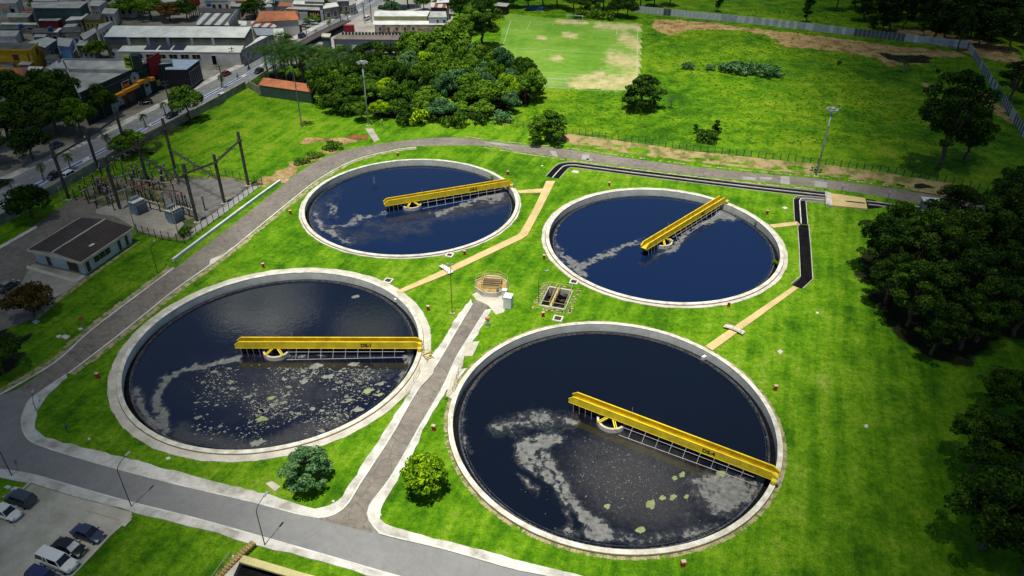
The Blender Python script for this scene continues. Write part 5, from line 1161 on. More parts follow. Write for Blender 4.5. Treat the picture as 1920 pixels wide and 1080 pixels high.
def mast(px, py, toppy, lab, r0=0.22):
    H = hgt(px, py, toppy); t = thing('floodlight_mast', lab, 'mast', at(px, py))
    mb = MB(); mb.tube([(0, 0, 0), (0, 0, H*0.5), (0, 0, H)], [r0, r0*0.8, r0*0.55], 10); mb.build('pole', M['steel'], t, smooth=True)
    mb = MB(); mb.box((0, 0, 0.1), (0.9, 0.9, 0.2)); mb.build('base', M['concrete'], t)
    mb = MB(); mb.lathe([(0.9, 0), (1.0, 0.0), (1.0, 0.12), (0.9, 0.12)], 16, (0, 0, H), closed=True)
    for i in range(4): a = PI*i/2; mb.bar((0, 0, H+0.05), (math.cos(a), math.sin(a), H+0.05), 0.08)
    mb.lathe([(0.02, 0.5), (0.5, 0.35), (0.5, 0.15), (0.05, 0.1)], 12, (0, 0, H)); mb.build('head_ring', M['steel'], t)
    for i in range(6):
        a = 2*PI*i/6; mb = MB(); mb.box((1.15*math.cos(a), 1.15*math.sin(a), H-0.05), (0.5, 0.55, 0.4), a); mb.build('floodlight', M['steel'], t)
mast(691, 236, 117, 'tall grey floodlight mast at the left end of the grove'); mast(1530, 331, 205, 'tall grey floodlight mast on the bank at the right of the ring road')
t = thing('lamp_post', 'thin rusty lamp post standing between the left tanks with a floodlight bar', 'lamp post', at(848, 588)); H = hgt(848, 588, 496)
mb = MB(); mb.tube([(0, 0, 0), (0, 0, H)], [0.07, 0.05], 7); mb.build('pole', M['rust'], t); mb = MB(); mb.box((0, 0, 0.06), (0.8, 0.6, 0.12)); mb.build('base', M['pavers'], t)
mb = MB(); mb.bar((-0.5, 0, H), (0.5, 0, H), 0.06); mb.box((-0.4, -0.1, H+0.1), (0.35, 0.2, 0.25)); mb.box((0.4, -0.1, H+0.1), (0.35, 0.2, 0.25)); mb.build('lamp_bar', M['steel'], t)
for a, b, ty, l in ((717, 237, 226, 'short lamp post at the edge of the grove right of the mast'), (1577, 363, 348, 'short dark post left of the two by the chamber'), (1663, 378, 361, 'short dark post beside the outlet ditch'), (128, 812, 800, 'short blue post on the lawn by the road bend')):
    t = thing('short_post', l, 'post', at(a, b)); H = hgt(a, b, ty); mb = MB(); mb.tube([(0, 0, 0), (0, 0, H)], 0.05, 6); mb.build('pole', M['darksteel'], t); mb = MB(); mb.lathe([(0.02, 0.25), (0.18, 0.15), (0.16, 0), (0.05, -0.02)], 10, (0, 0, H)); mb.build('lamp_globe', M['blue'] if 'blue' in l else M['steel'], t)

# ------------------------------------------------------------------ fences
t = thing('wire_fence', 'long wire fence with dark posts along the bank behind the ring road', 'fence', (FENCE[0][0], FENCE[0][1], 0))
fl = resample(FENCE, 74)
wm = []
for i, (x, y) in enumerate(fl):
    mb = MB(); z = ground_z(x, y); mb.box((x, y, z+0.8), (0.13, 0.13, 1.7)); mb.build('post', M['darksteel'], t, world=True); wm.append(Vector((x, y, z)))
mb = MB()
for h_ in (0.4, 0.9, 1.4): mb.tube([p+Vector((0, 0, h_)) for p in wm], 0.018, 4, cap=False)
mb.build('wire', M['darksteel'], t, world=True)
M['panel'] = [pm('panel_pale', (0.62, 0.66, 0.68), (0.5, 0.53, 0.54), 1, 0.8), pm('panel_grey', (0.42, 0.48, 0.52), (0.3, 0.34, 0.36), 1, 0.8), pm('panel_dark', (0.12, 0.14, 0.16), (0.07, 0.08, 0.09), 1, 0.8)]
def panel_wall(a, b, n, h, lab, darkness, gap=0.06):
    A, B = at(*a), at(*b); t = thing('panel_wall', lab, 'wall', A); d = (B-A)/n; rz = math.atan2(d.y, d.x); g = random.Random(n)
    for i in range(n):
        c = A+d*(i+0.5); mb = MB(); mb.box((c.x, c.y, h/2+g.uniform(-.05, .05)), (d.length-gap, 0.12, h), rz)
        mb.build('panel', M['panel'][darkness(i/n, g)], t, world=True)
    mb = MB()
    for i in range(n+1):
        c = A+d*i; mb.box((c.x, c.y, h/2+0.05), (0.15, 0.2, h+0.1), rz)
    mb.build('post', M['panel'][1], t, world=True)
panel_wall((1188, 23), (1449, 49), 36, 2.6, 'left run of the pale concrete panel wall behind the meadow', lambda u, g: 2 if 0.2 < u < 0.26 else (1 if g.random() < 0.35 else 0))
panel_wall((1450, 49.5), (1812, 91), 46, 2.6, 'right run of the concrete panel wall, with a dark stretch', lambda u, g: 2 if 0.42 < u < 0.68 else (1 if g.random() < 0.6 else 0))
panel_wall((1813, 91), (1935, 285), 44, 2.6, 'slatted end run of the panel wall coming down the right frame edge', lambda u, g: g.choice((1, 2, 2)), 1.1)

# ------------------------------------------------------------------ concrete basin at the bottom edge
t = thing('concrete_basin', 'concrete basin with black water cut by the bottom frame edge', 'basin', at(500, 1080))
bp = BASIN; cx = sum(p[0] for p in bp)/4; cy = sum(p[1] for p in bp)/4
mb = MB(); outer = [(cx+(x-cx)*1.12, cy+(y-cy)*1.12) for x, y in bp]; inner = [(cx+(x-cx)*0.9, cy+(y-cy)*0.9) for x, y in bp]
for i in range(4): j = (i+1) % 4; mb.prism([outer[i], outer[j], inner[j], inner[i]], -1.4, 0.45)
mb.build('wall', M['concrete'], t, world=True)
mb = MB(); mb.face([(x, y, -0.5) for x, y in bp]); mb.build('black_water', M['dark'], t, world=True)
mb = MB(); A, B = at(452, 1048, 0.6), at(600, 1092, 0.6); mb.bar(A, B, 0.9, 0.25); mb.build('cover_slab', pm('pale_yellow_slab', (0.62, 0.55, 0.25)), t, world=True)
mb = MB(); Q = [at(474, 1019, 0.6), at(440, 1050, 0.6), at(405, 1086, 0.6)]
for a, b in zip(Q, Q[1:]):
    d = b-a; n = 7
    for i in range(n): p = a+d*(i/n); mb.box(p, (0.75, 0.28, 0.35), math.atan2(d.y, d.x)+PI/2)
    mb.bar(a, b, 0.18, 0.3)
mb.build('yellow_coping', pm('ochre_block', (0.36, 0.26, 0.09), (0.22, 0.16, 0.06), 1.0, 0.9), t, world=True)
mb = MB(); Q = [at(434, 1046, 0.6), at(418, 1066, 0.6), at(400, 1092, 0.6)]
for p in Q: mb.tube([p, p+Vector((0, 0, 1.0))], 0.03, 5)
mb.tube([p+Vector((0, 0, 1.0)) for p in Q], 0.03, 5); mb.build('handrail', M['steel'], t, world=True)

# ------------------------------------------------------------------ football pitch
def pitch_mat():
    m, nt, b = new_mat('pitch_turf'); P = gpos(nt); a = nt.nodes.new('ShaderNodeVertexColor'); a.layer_name = 'worn'
    sep = nt.nodes.new('ShaderNodeSeparateColor'); nt.links.new(a.outputs[0], sep.inputs[0])
    n1, n2, n3 = noise(nt, P, 0.06, 5), noise(nt, P, 0.35, 6, 0.7), noise(nt, P, 3, 3, 0.8)
    gr = ramp(nt, mth(nt, 'ADD', mth(nt, 'MULTIPLY', n1, 0.6), mth(nt, 'MULTIPLY', n2, 0.4)), [(0.38, (0.085, 0.21, 0.015)), (0.52, (0.14, 0.27, 0.03)), (0.66, (0.22, 0.32, 0.06))])
    st = ramp(nt, n2, [(0.35, (0.36, 0.31, 0.14)), (0.65, (0.50, 0.42, 0.22))])
    fac = sstep(nt, mth(nt, 'ADD', sep.outputs[0], mth(nt, 'MULTIPLY', mth(nt, 'SUBTRACT', n2, 0.5), 1.1)), 0.25, 1.1)
    col = mixc(nt, fac, gr, st); col = mixc(nt, 0.3, col, ramp(nt, n3, [(0.3, (0.5, 0.5, 0.5)), (0.7, (1.1, 1.1, 1.1))]), 'MULTIPLY')
    nt.links.new(col, b.inputs['Base Color']); b.inputs['Roughness'].default_value = 0.95; b.inputs['Specular IOR Level'].default_value = 0.1; return m
PC = poly_px([(912, 172), (945, 24), (1030, 33), (1204, 44), (1206, 60), (1204, 130), (1200, 172), (1155, 171), (1012, 163)])
WORN = [((1080, 162), (1190, 150), 40), ((1150, 110), (1200, 120), 34), ((1170, 70), (1205, 90), 26), ((1120, 48), (1205, 52), 15), ((1060, 65), (1078, 68), 13), ((1035, 108), (1050, 110), 13), ((1045, 40), (1100, 43), 10), ((905, 120), (925, 90), 14), ((1010, 167), (1070, 168), 8), ((1010, 70), (1022, 72), 9), ((1130, 140), (1090, 150), 20)]
mb = MB(); xs = [p[0] for p in PC]; ys = [p[1] for p in PC]; st = 1.1; cols = []; me = bpy.data.meshes.new('football_pitch'); vs = []; idx = {}; fs = []
nx, ny = int((max(xs)-min(xs))/st)+1, int((max(ys)-min(ys))/st)+1
for j in range(ny+1):
    for i in range(nx+1):
        x, y = min(xs)+i*st, min(ys)+j*st
        if inside(x, y, PC):
            px, py = to_px((x, y, 0)); wv = max([0]+[1-seg_d(px, py*1.0, [a, b])/r for a, b, r in WORN]); idx[i, j] = len(vs); vs.append((x, y, 0.012)); cols += [wv, 0, 0, 1]
for (i, j) in list(idx):
    q = [(i, j), (i+1, j), (i+1, j+1), (i, j+1)]
    if all(k in idx for k in q): fs.append([idx[k] for k in q])
me.from_pydata(vs, [], fs); ca = me.color_attributes.new('worn', 'FLOAT_COLOR', 'POINT'); ca.data.foreach_set('color', cols); me.materials.append(pitch_mat()); me.update()
structure((lambda o: (COL.objects.link(o), o)[1])(bpy.data.objects.new('football_pitch', me)))
M['chalk'] = pm('chalk', (0.52, 0.54, 0.42), (0.30, 0.38, 0.18), 0.9, 0.9)
def chalk(a, b, w_=0.16):
    A, B = at(*a), at(*b); m_ = (A+B)/2; mb = MB(); mb.box((m_.x, m_.y, 0.018), ((B-A).length, w_, 0.004), math.atan2(B.y-A.y, B.x-A.x)); structure(mb.build('pitch_line', M['chalk']))
for a, b in (((1196, 51), (1194, 142)), ((960, 38), (1197, 52)), ((966, 90), (1195, 103)), ((1010, 152), (1094, 158)), ((1018, 163), (1165, 173)), ((996, 40), (987, 56)), ((1039, 42), (1036, 48)), ((1114, 47), (1112, 53)), ((1159, 51), (1155, 66)), ((1128, 143), (1121, 168)), ((1093, 157), (1090, 166)), ((985, 134), (1095, 140)), ((958, 38), (940, 95)), ((935, 82), (920, 112))): chalk(a, b)
def goal(l, r_, lab, back):
    A, B = at(*l), at(*r_); c = (A+B)/2; rz = math.atan2(B.y-A.y, B.x-A.x); w_ = (B-A).length; t = thing('football_goal', lab, 'goal', c, rz); mb = MB()
    for s in (-1, 1): mb.tube([(s*w_/2, 0, 0), (s*w_/2, 0, 2.44)], 0.06, 6); mb.tube([(s*w_/2, 0, 2.44), (s*w_/2, back*0.9, 2.3), (s*w_/2, back*2, 0)], 0.03, 5)
    mb.tube([(-w_/2, 0, 2.44), (w_/2, 0, 2.44)], 0.06, 6); mb.build('frame', M['white'], t)
    mb = MB()
    for i in range(20): x = -w_/2+w_*i/19; mb.tube([(x, 0, 2.4), (x, back*0.9, 2.28), (x, back*2, 0)], 0.008, 3, cap=False)
    for u in (0.2, 0.5, 0.8): mb.tube([(-w_/2, back*(0.9+1.1*u), 2.3*(1-u)), (w_/2, back*(0.9+1.1*u), 2.3*(1-u))], 0.008, 3, cap=False)
    mb.build('net', M['white'], t)
goal((1025, 162), (1062, 164), 'white football goal at the near end of the pitch', -1); goal((1062, 40), (1092, 42), 'white football goal at the far end of the pitch', 1)
t = thing('tarpaulin', 'low blue tarpaulin stack at the far left corner of the pitch', 'tarpaulin', at(1004, 19)); mb = MB(); mb.prism([(-3.6, -0.6), (3.6, -0.9), (3.6, 0.6), (-3.6, 0.9)], 0, [1.1, 1.2, 1.3, 1.2]); mb.build('cover', M['blue'], t)
# ------------------------------------------------------------------ buildings from their roof corners
M['glass'] = pm('dark_glass', (0.02, 0.025, 0.03), rough=0.15, spec=0.6)
def corrugated(name, c1, c2, ang=0.0, scale=5.0, stripes=None):
    m, nt, b = new_mat(name); P = gpos(nt)
    mp = nt.nodes.new('ShaderNodeMapping'); mp.vector_type = 'TEXTURE'; mp.inputs['Rotation'].default_value = (0, 0, ang); nt.links.new(P, mp.inputs[0])
    wv = nt.nodes.new('ShaderNodeTexWave'); wv.inputs['Scale'].default_value = scale; wv.inputs['Distortion'].default_value = 0.0; nt.links.new(mp.outputs[0], wv.inputs['Vector'])
    n1 = noise(nt, P, 0.25, 6, 0.65); col = ramp(nt, n1, [(0.36, c2), (0.6, c1)])
    if stripes:
        w2 = nt.nodes.new('ShaderNodeTexWave'); w2.inputs['Scale'].default_value = stripes[0]; w2.wave_profile = 'SIN'; nt.links.new(mp.outputs[0], w2.inputs['Vector'])
        col = mixc(nt, ramp(nt, w2.outputs['Fac'], [(0.58, (0, 0, 0)), (0.64, (1, 1, 1))]), col, stripes[1])
    nt.links.new(col, b.inputs['Base Color']); b.inputs['Roughness'].default_value = 0.6; b.inputs['Specular IOR Level'].default_value = 0.3
    bump(nt, b, wv.outputs['Fac'], 0.5, 0.06); return m
M['tileroof'] = corrugated('clay_tile', (0.46, 0.17, 0.07), (0.28, 0.09, 0.04), 0.3, 2.2)
M['roofwhite'] = corrugated('white_sheet_roof', (0.74, 0.75, 0.70), (0.54, 0.55, 0.50), 0.0, 3)
M['roofgrey'] = corrugated('grey_sheet_roof', (0.46, 0.46, 0.42), (0.27, 0.27, 0.24), 0.0, 3)
M['roofdark'] = corrugated('dark_fibre_roof', (0.11, 0.11, 0.085), (0.045, 0.05, 0.035), 0.0, 3)
M['wallwhite'] = pm('white_wall', (0.62, 0.62, 0.58), (0.45, 0.45, 0.41), 0.3, 0.9)
M['wallgrey'] = pm('grey_wall', (0.35, 0.32, 0.27), (0.17, 0.16, 0.13), 0.4, 0.9)
M['doorred'] = pm('brown_door', (0.12, 0.045, 0.03), rough=0.6)
def centroid(P): return Vector((sum(p[0] for p in P)/len(P), sum(p[1] for p in P)/len(P), 0))
def bld(name, label, quad, z, wall, roof, wins=(), over=0.35, cat='house', group=None, mats=None, thick=0.14, zb=None, parapet=None, ridge=None, rz0=0.0, part_roof='roof'):
    """quad: roof corners in photo px, counter clockwise from near left; z: one height or one per corner"""
    zs = list(z) if isinstance(z, (list, tuple)) else [z]*len(quad)
    R = [at(a, b, h) for (a, b), h in zip(quad, zs)]; P = [xy(p) for p in R]
    area = sum(P[i][0]*P[(i+1) % len(P)][1]-P[(i+1) % len(P)][0]*P[i][1] for i in range(len(P)))
    c = centroid(P); t = thing(name, label, cat, c, 0, group)
    W = []
    for p in P:
        v = Vector((*p, 0))-c; W.append(xy(c+v*(1-over/max(v.length, 1))))
    mb = MB(); mb.prism(W, rz0, [h-0.02 for h in zs], 0); mb.build('wall', wall, t, world=True)
    mb = MB(); n = len(P)
    if ridge:
        a, b = [at(*q, ridge[1]) for q in ridge[0]]
        def tri(*q): mb.face(q)
        top = [Vector((*p, h)) for p, h in zip(P, zs)]
        # near left, near right, far right, far left; ridge runs from a (left end) to b (right end)
        tri(top[0], top[1], b, a); tri(top[2], top[3], a, b); tri(top[1], top[2], b); tri(top[3], top[0], a)
        bot = [p-Vector((0, 0, thick)) for p in top]
        for i in range(4): j = (i+1) % 4; mb.face([bot[i], bot[j], top[j], top[i]])
        mb.face(bot[::-1])
    else:
        mb.prism(P, min(zs)-0.001, [h+thick for h in zs]) if len(set(zs)) == 1 else None
        if len(set(zs)) > 1:
            top = [Vector((*p, h+thick)) for p, h in zip(P, zs)]; bot = [Vector((*p, h)) for p, h in zip(P, zs)]
            mb.face(top); mb.face(bot[::-1])
            for i in range(n): j = (i+1) % n; mb.face([bot[i], bot[j], top[j], top[i]])
    mb.build(part_roof, roof, t, world=True)
    if parapet:
        mb = MB()
        for i in parapet[0]:
            a, b = P[i], P[(i+1) % n]; za, zb_ = zs[i], zs[(i+1) % n]
            mb.bar((*a, za+parapet[1]/2), (*b, zb_+parapet[1]/2), 0.2, parapet[1])
        mb.build('parapet', parapet[2], t, world=True)
    if wins: fix_windows(t, W, zs, wins, mats or {})
    return t
def fix_windows(t, W, zs, wins, mats):
    inv = (Matrix.Translation(ORIG[t.name][0]) @ Matrix.Rotation(ORIG[t.name][1], 4, 'Z')).inverted(); k = len(W)
    for (e, u0, u1, a, b, kd) in wins:
        A, B = Vector((*W[e], 0)), Vector((*W[(e+1) % k], 0)); d = (B-A); Ln = d.length; d.normalize(); nrm = Vector((d.y, -d.x, 0)); rz = math.atan2(d.y, d.x)
        c = A+d*Ln*(u0+u1)/2; w_ = Ln*(u1-u0); h = b-a; f = 0.1; mb = MB()
        for dx, dz, sx, sz in ((0, h/2-f/2, w_, f), (0, -h/2+f/2, w_, f), (w_/2-f/2, 0, f, h-2*f), (-w_/2+f/2, 0, f, h-2*f)):
            mb.box(c+d*dx+nrm*0.05+Vector((0, 0, (a+b)/2+dz)), (sx, 0.12, sz), rz)
        if w_ > 2.2 and kd == 'window':
            nn = int(w_/1.1)
            for q in range(1, nn): mb.box(c+d*(-w_/2+q*w_/nn)+nrm*0.05+Vector((0, 0, (a+b)/2)), (0.06, 0.1, h-2*f), rz)
        fr = mb.build('window' if kd == 'window' else kd, mats.get('frame', M['wallwhite']), t); fr.matrix_parent_inverse = inv
        mb = MB(); mb.box(c+nrm*0.02+Vector((0, 0, (a+b)/2)), (w_-f, 0.05, h-f), rz)
        pn = mb.build('pane' if kd == 'window' else 'leaf', mats.get(kd, M['glass'] if kd == 'window' else M['doorred']), fr)

# ------------------------------------------------------------------ small tiled office by the switchyard
M['ctile'] = corrugated('brown_tile_roof', (0.085, 0.055, 0.042), (0.045, 0.030, 0.025), math.radians(-28), 1.35, (0.42, (0.018, 0.013, 0.011)))
M['mint'] = pm('pale_mint_wall', (0.50, 0.58, 0.57), (0.38, 0.45, 0.44), 0.3, 0.85)
Q = [(51, 468), (152, 492), (250, 427), (150, 408)]; ze = 3.1
P = [xy(at(a, b, ze)) for a, b in Q]; c = centroid(P); t = thing('tiled_office', 'small pale office with brown two pitched tile roof beside the switchyard fence', 'building', c)
W = [xy(c+(Vector((*p, 0))-c)*0.90) for p in P]
mb = MB(); mb.prism(W, 0, ze-0.3); mb.build('wall', M['mint'], t, world=True)
mb = MB(); E_ = [Vector((*p, ze)) for p in P]; r0 = (E_[0]+E_[1])/2+Vector((0, 0, 0.75)); r1 = (E_[3]+E_[2])/2+Vector((0, 0, 0.75))
mb.face([E_[0], r0, r1, E_[3]]); mb.face([r0, E_[1], E_[2], r1]); mb.build('roof', M['ctile'], t, world=True)
mb = MB(); bot = [p-Vector((0, 0, 0.45)) for p in E_]
for i in range(4): j = (i+1) % 4; mb.bar(E_[i]-Vector((0, 0, 0.22)), E_[j]-Vector((0, 0, 0.22)), 0.16, 0.46)
mb.face([E_[0], E_[1], r0]); mb.face([E_[2], E_[3], r1]); mb.face(bot[::-1]); mb.build('fascia', M['concrete'], t, world=True)
mb = MB(); mb.bar(r0+Vector((0, 0, .05)), r1+Vector((0, 0, .05)), 0.3, 0.14); mb.build('ridge_cap', M['concrete'], t, world=True)
fix_windows(t, W, None, [(1, 0.20, 0.55, 0.9, 2.3, 'window'), (1, 0.70, 0.78, 0.05, 2.4, 'door'), (1, 0.86, 0.94, 0.05, 2.5, 'door'), (0, 0.22, 0.33, 0.05, 2.4, 'door'), (0, 0.66, 0.90, 0.05, 2.3, 'door'), (1, 0.03, 0.12, 0.05, 2.4, 'door')], {'door': M['grate'], 'frame': M['mint']})
mb = MB(); p = [at(a, b, ze+0.4) for a, b in ((168, 462), (176, 457))]; mb.bar(p[0], p[1], 0.5, 0.1); mb.build('patched_tile', M['whitewash'], t, world=True)

# ------------------------------------------------------------------ switchyard
sheet_px('gravel_yard', [(118, 385), (205, 335), (335, 330), (440, 333), (494, 345), (420, 402), (347, 452), (268, 440), (255, 432), (240, 410), (150, 395)], 0.010, pm('yard_ground', (0.20, 0.17, 0.10), (0.05, 0.075, 0.015), 0.25, 0.95, 0.5, 3, contrast=(0.42, 0.55)))
sheet_px('gravel_yard', [(300, 365), (340, 335), (440, 338), (470, 352), (385, 415), (345, 400), (310, 385)], 0.014, pm('grey_gravel', (0.20, 0.19, 0.175), (0.12, 0.115, 0.10), 0.5, 0.95, 0.6, 5))
sheet_px('concrete_yard', [(180, 390), (250, 372), (290, 385), (330, 400), (345, 420), (325, 445), (268, 436), (250, 425), (215, 405), (180, 400)], 0.018, M['gravel'])
sheet_px('concrete_yard', [(375, 418), (470, 350), (490, 347), (420, 400), (350, 448), (345, 440)], 0.022, pm('concrete_strip', (0.40, 0.40, 0.38), (0.30, 0.30, 0.28), 0.3))
M['pole'] = pm('dark_concrete_pole', (0.085, 0.075, 0.068), (0.045, 0.04, 0.037), 1.0, 0.9)
M['insul'] = pm('brown_insulator', (0.045, 0.025, 0.02), rough=0.3)
M['insred'] = pm('red_insulator', (0.55, 0.07, 0.03), (0.42, 0.05, 0.02), 2, 0.4)
M['tblue'] = pm('transformer_blue', (0.24, 0.31, 0.38), (0.15, 0.20, 0.25), 1.5, 0.55)
POLES = [('row A', 130, 375, 96, 277, 'leftmost big concrete pole at the avenue side of the switchyard'), ('row A', 184, 318, 161, 246, 'big concrete pole in the middle of the avenue side row'), ('row A', 240, 291, 215, 207, 'big concrete pole at the right end of the avenue side row'), ('row B', 226, 394, 192, 295, 'big concrete pole left of the first transformer'), ('row B', 333, 336, 306, 222, 'big concrete pole rising against the grass slope'),
         ('row C', 370, 417, 344, 307, 'nearest big concrete pole beside the second transformer'), ('row C', 421, 382, 401, 289, 'big concrete pole in the middle of the right row'), ('row C', 466, 349, 445, 247, 'big concrete pole at the right corner of the switchyard'), ('row B', 280, 352, 262, 262, 'big concrete pole in the middle of the insulators')]
tops = []
for r_, bx, by, tx, ty, l in POLES:
    t = thing('concrete_pole', l, 'pole', at(bx, by), 0, 'big concrete poles of the switchyard'); H = hgt(bx, by, ty); tops.append((at(bx, by), H))
    mb = MB(); mb.bar((0, 0, 0), (0, 0, H), 0.52, 0.40); mb.build('shaft', M['pole'], t)
    mb = MB(); mb.box((0, 0, H*0.84), (0.85, 0.75, 0.4)); mb.build('collar', M['pole'], t); mb = MB(); mb.box((0, 0, 0.12), (1.1, 1.0, 0.24)); mb.build('footing', M['concrete'], t)
def gantry(i, j, fr, lab, sag=0.0):
    (a, ha), (b, hb) = tops[i], tops[j]; A = a+Vector((0, 0, ha*fr)); B = b+Vector((0, 0, hb*fr)); t = thing('gantry_beam', lab, 'beam', A)
    mb = MB(); d = (B-A).normalized(); s = Vector((-d.y, d.x, 0))*0.22
    mb.bar(A+s, B+s, 0.11, 0.22); mb.bar(A-s, B-s, 0.11, 0.22); mb.build('beam', M['pole'], t, world=True)
    n = max(2, int((B-A).length/2.6))
    for q in range(1, n):
        p = A.lerp(B, q/n); mb = MB(); side = Vector((-d.y, d.x, 0))
        mb.tube([p-Vector((0, 0, .1)), p+side*0.6-Vector((0, 0, .35)), p+side*1.5-Vector((0, 0, .55))], [0.06, 0.10, 0.06], 6); mb.tube([p-side*0.3, p-side*1.1-Vector((0, 0, .3))], [0.10, 0.08], 6); mb.build('strain_insulator', M['insul'], t, world=True)
for i, j, f, l in ((0, 1, 0.84, 'gantry beam over the left bay of the avenue side row'), (1, 2, 0.84, 'gantry beam over the right bay of the avenue side row'), (3, 8, 0.9, 'gantry beam from the pole by the first transformer inward'), (8, 4, 0.9, 'gantry beam reaching the pole against the grass slope'), (5, 6, 0.84, 'gantry beam over the near bay of the right row'), (6, 7, 0.84, 'gantry beam over the far bay of the right row'), (8, 5, 0.66, 'low gantry beam from the middle pole to the nearest pole'), (4, 6, 0.5, 'low gantry beam behind the right row')): gantry(i, j, f, l)
def stand(red):
    t = thing('insulator_stand', 'x', 'insulator', (0, 0, 0), 0, 'insulator stands of the switchyard')
    mb = MB(); mb.box((0, 0, 1.1), (0.2, 0.2, 2.2)); mb.build('post', M['pole'], t)
    mb = MB(); prof = [(0.10, 2.2)]
    for i in range(6): prof += [(0.24, 2.27+i*0.2), (0.11, 2.36+i*0.2)]
    mb.lathe(prof, 8); mb.build('insulator', M['insul'], t)
    mb = MB(); mb.lathe([(0.0, 3.62), (0.22, 3.55), (0.22, 3.36), (0.0, 3.3)], 8); mb.build('cap', M['insred'] if red else M['steel'], t); return kids(t)
sr, sw = stand(True), stand(False); g = random.Random(17)
reds = [(255, 352), (262, 355), (268, 358), (276, 361), (284, 356), (289, 363), (326, 372), (333, 368), (340, 376), (346, 371), (353, 378), (197, 348), (203, 344), (216, 338), (188, 349), (246, 320), (260, 322), (208, 350), (275, 315), (196, 340)]
for i, (a, b) in enumerate(reds):
    p = at(a, b+17); lab = 'insulator with bright red cap %s' % ('near the second transformer' if a > 320 else 'in the row behind the first transformer' if a > 250 and b > 340 else 'in the left half of the switchyard')
    if i == 0: sr.location = p; sr['label'] = lab
    else: dup(sr, p, 0, lab)
k = 0; area = [(140, 375), (150, 345), (205, 318), (330, 325), (360, 335), (320, 362), (262, 378), (235, 385), (215, 398), (170, 398)]
while k < 66:
    a, b = g.uniform(135, 360), g.uniform(315, 398)
    if not inside(a, b, area): continue
    p = at(a, b); lab = 'brown insulator stand with pale cap %s' % ('in the left part of the switchyard' if a < 210 else 'in the middle of the switchyard' if a < 285 else 'in the right part of the switchyard')
    if k == 0: sw.location = p; sw['label'] = lab
    else: dup(sw, p, 0, lab, sc=(0.85, 0.85, g.uniform(0.7, 1.05)))
    k += 1
for a, b, l in ((310, 388, 'lone insulator stand on the gravel between the transformers'), (385, 395, 'lone insulator stand right of the second transformer')): dup(sw, at(a, b), 0, l)
for i, (a, b, c_, d_, l) in enumerate(((258, 372, 300, 382, 'low busbar rack behind the first transformer'), (340, 386, 365, 395, 'low busbar rack behind the second transformer'), (150, 360, 240, 325, 'long busbar rack in the left of the switchyard'), (170, 378, 262, 345, 'nearer long busbar rack in the left of the switchyard'), (240, 335, 330, 345, 'busbar rack in the rear of the switchyard'))):
    A, B = at(a, b, 2.0), at(c_, d_, 2.0); t = thing('busbar_rack', l, 'rack', (A.x, A.y, 0)); mb = MB(); mb.bar(A, B, 0.3, 0.2); mb.build('beam', M['concrete'] if i < 2 else M['steel'], t, world=True); mb = MB()
    for u in (0.08, 0.5, 0.92): p = A.lerp(B, u); mb = MB(); mb.bar((p.x, p.y, 0), (p.x, p.y, 2.0), 0.2); mb.build('post', M['pole'], t, world=True)
    mb = MB()
    for q in range(5): p = A.lerp(B, 0.1+0.2*q); mb = MB(); mb.tube([p, p+Vector((0.5, 0.8, 1.0))], 0.05, 5); mb.tube([p+Vector((0, 0, .1)), p+Vector((0, 0, .9))], 0.12, 6); mb.build('switch_arm', M['insul'], t, world=True)
def transformer(px, py, rz, lab, bush):
    t = thing('transformer', lab, 'transformer', at(px, py), rz, 'blue grey transformers'); t.scale = (0.85, 0.85, 0.92)
    mb = MB(); mb.box((0, 0, 1.65), (3.0, 1.8, 2.5)); mb.box((0, 0, 0.2), (3.2, 2.0, 0.35)); mb.build('tank', M['tblue'], t)
    for s in (-1, 1):
        for q in range(4):
            mb = MB(); x = -1.2+q*0.8
            for f in range(4): mb.box((x+f*0.14-0.2, s*1.25, 1.6), (0.05, 0.65, 2.1))
            mb.build('radiator', M['tblue'], t)
    mb = MB(); mb.box((0, 0, 2.98), (3.2, 2.0, 0.16)); mb.build('lid', M['rim'], t)
    mb = MB(); mb.tube([(-1.2, 0.7, 3.5), (1.2, 0.7, 3.5)], 0.35, 12); mb.build('oil_conservator', M['tblue'], t)
    for q in range(bush):
        mb = MB(); x = -1.0+q*0.65; mb.tube([(x, -0.4, 3.0), (x-0.1, -0.55, 4.1)], [0.14, 0.08], 7); mb.build('bushing', M['insul'], t)
transformer(262, 398, 1.05, 'blue grey transformer with a plain lid, farther left', 0); transformer(330, 414, 1.05, 'blue grey transformer with brown bushings next to the nearest pole', 4)
def mesh_fence(pts, lab, n, h=2.0):
    Q = [at(a, b) for a, b in pts]; t = thing('chain_fence', lab, 'fence', Q[0]); line = resample([xy(p) for p in Q], n)
    for (x, y) in line: mb = MB(); mb.bar((x, y, 0), (x, y, h), 0.11); mb.build('post', M['darksteel'], t, world=True)
    mb = MB()
    for z in [0.1+i*(h-0.15)/7 for i in range(8)]: mb.tube([Vector((x, y, z)) for x, y in line], 0.012, 3, cap=False)
    for (x0, y0), (x1, y1) in zip(line, line[1:]):
        for i in range(5): u = i/5; mb.bar((x0+(x1-x0)*u, y0+(y1-y0)*u, 0), (x0+(x1-x0)*u, y0+(y1-y0)*u, h-0.1), 0.018)
    mb.build('wire_mesh', M['darksteel'], t, world=True)
mesh_fence([(258, 436), (300, 449), (347, 457)], 'chain link fence at the near left edge of the switchyard', 8); mesh_fence([(347, 457), (420, 402), (492, 346)], 'chain link fence along the road side of the switchyard', 16); mesh_fence([(492, 346), (455, 338), (405, 327), (335, 322)], 'chain link fence between switchyard and grass slope', 12)
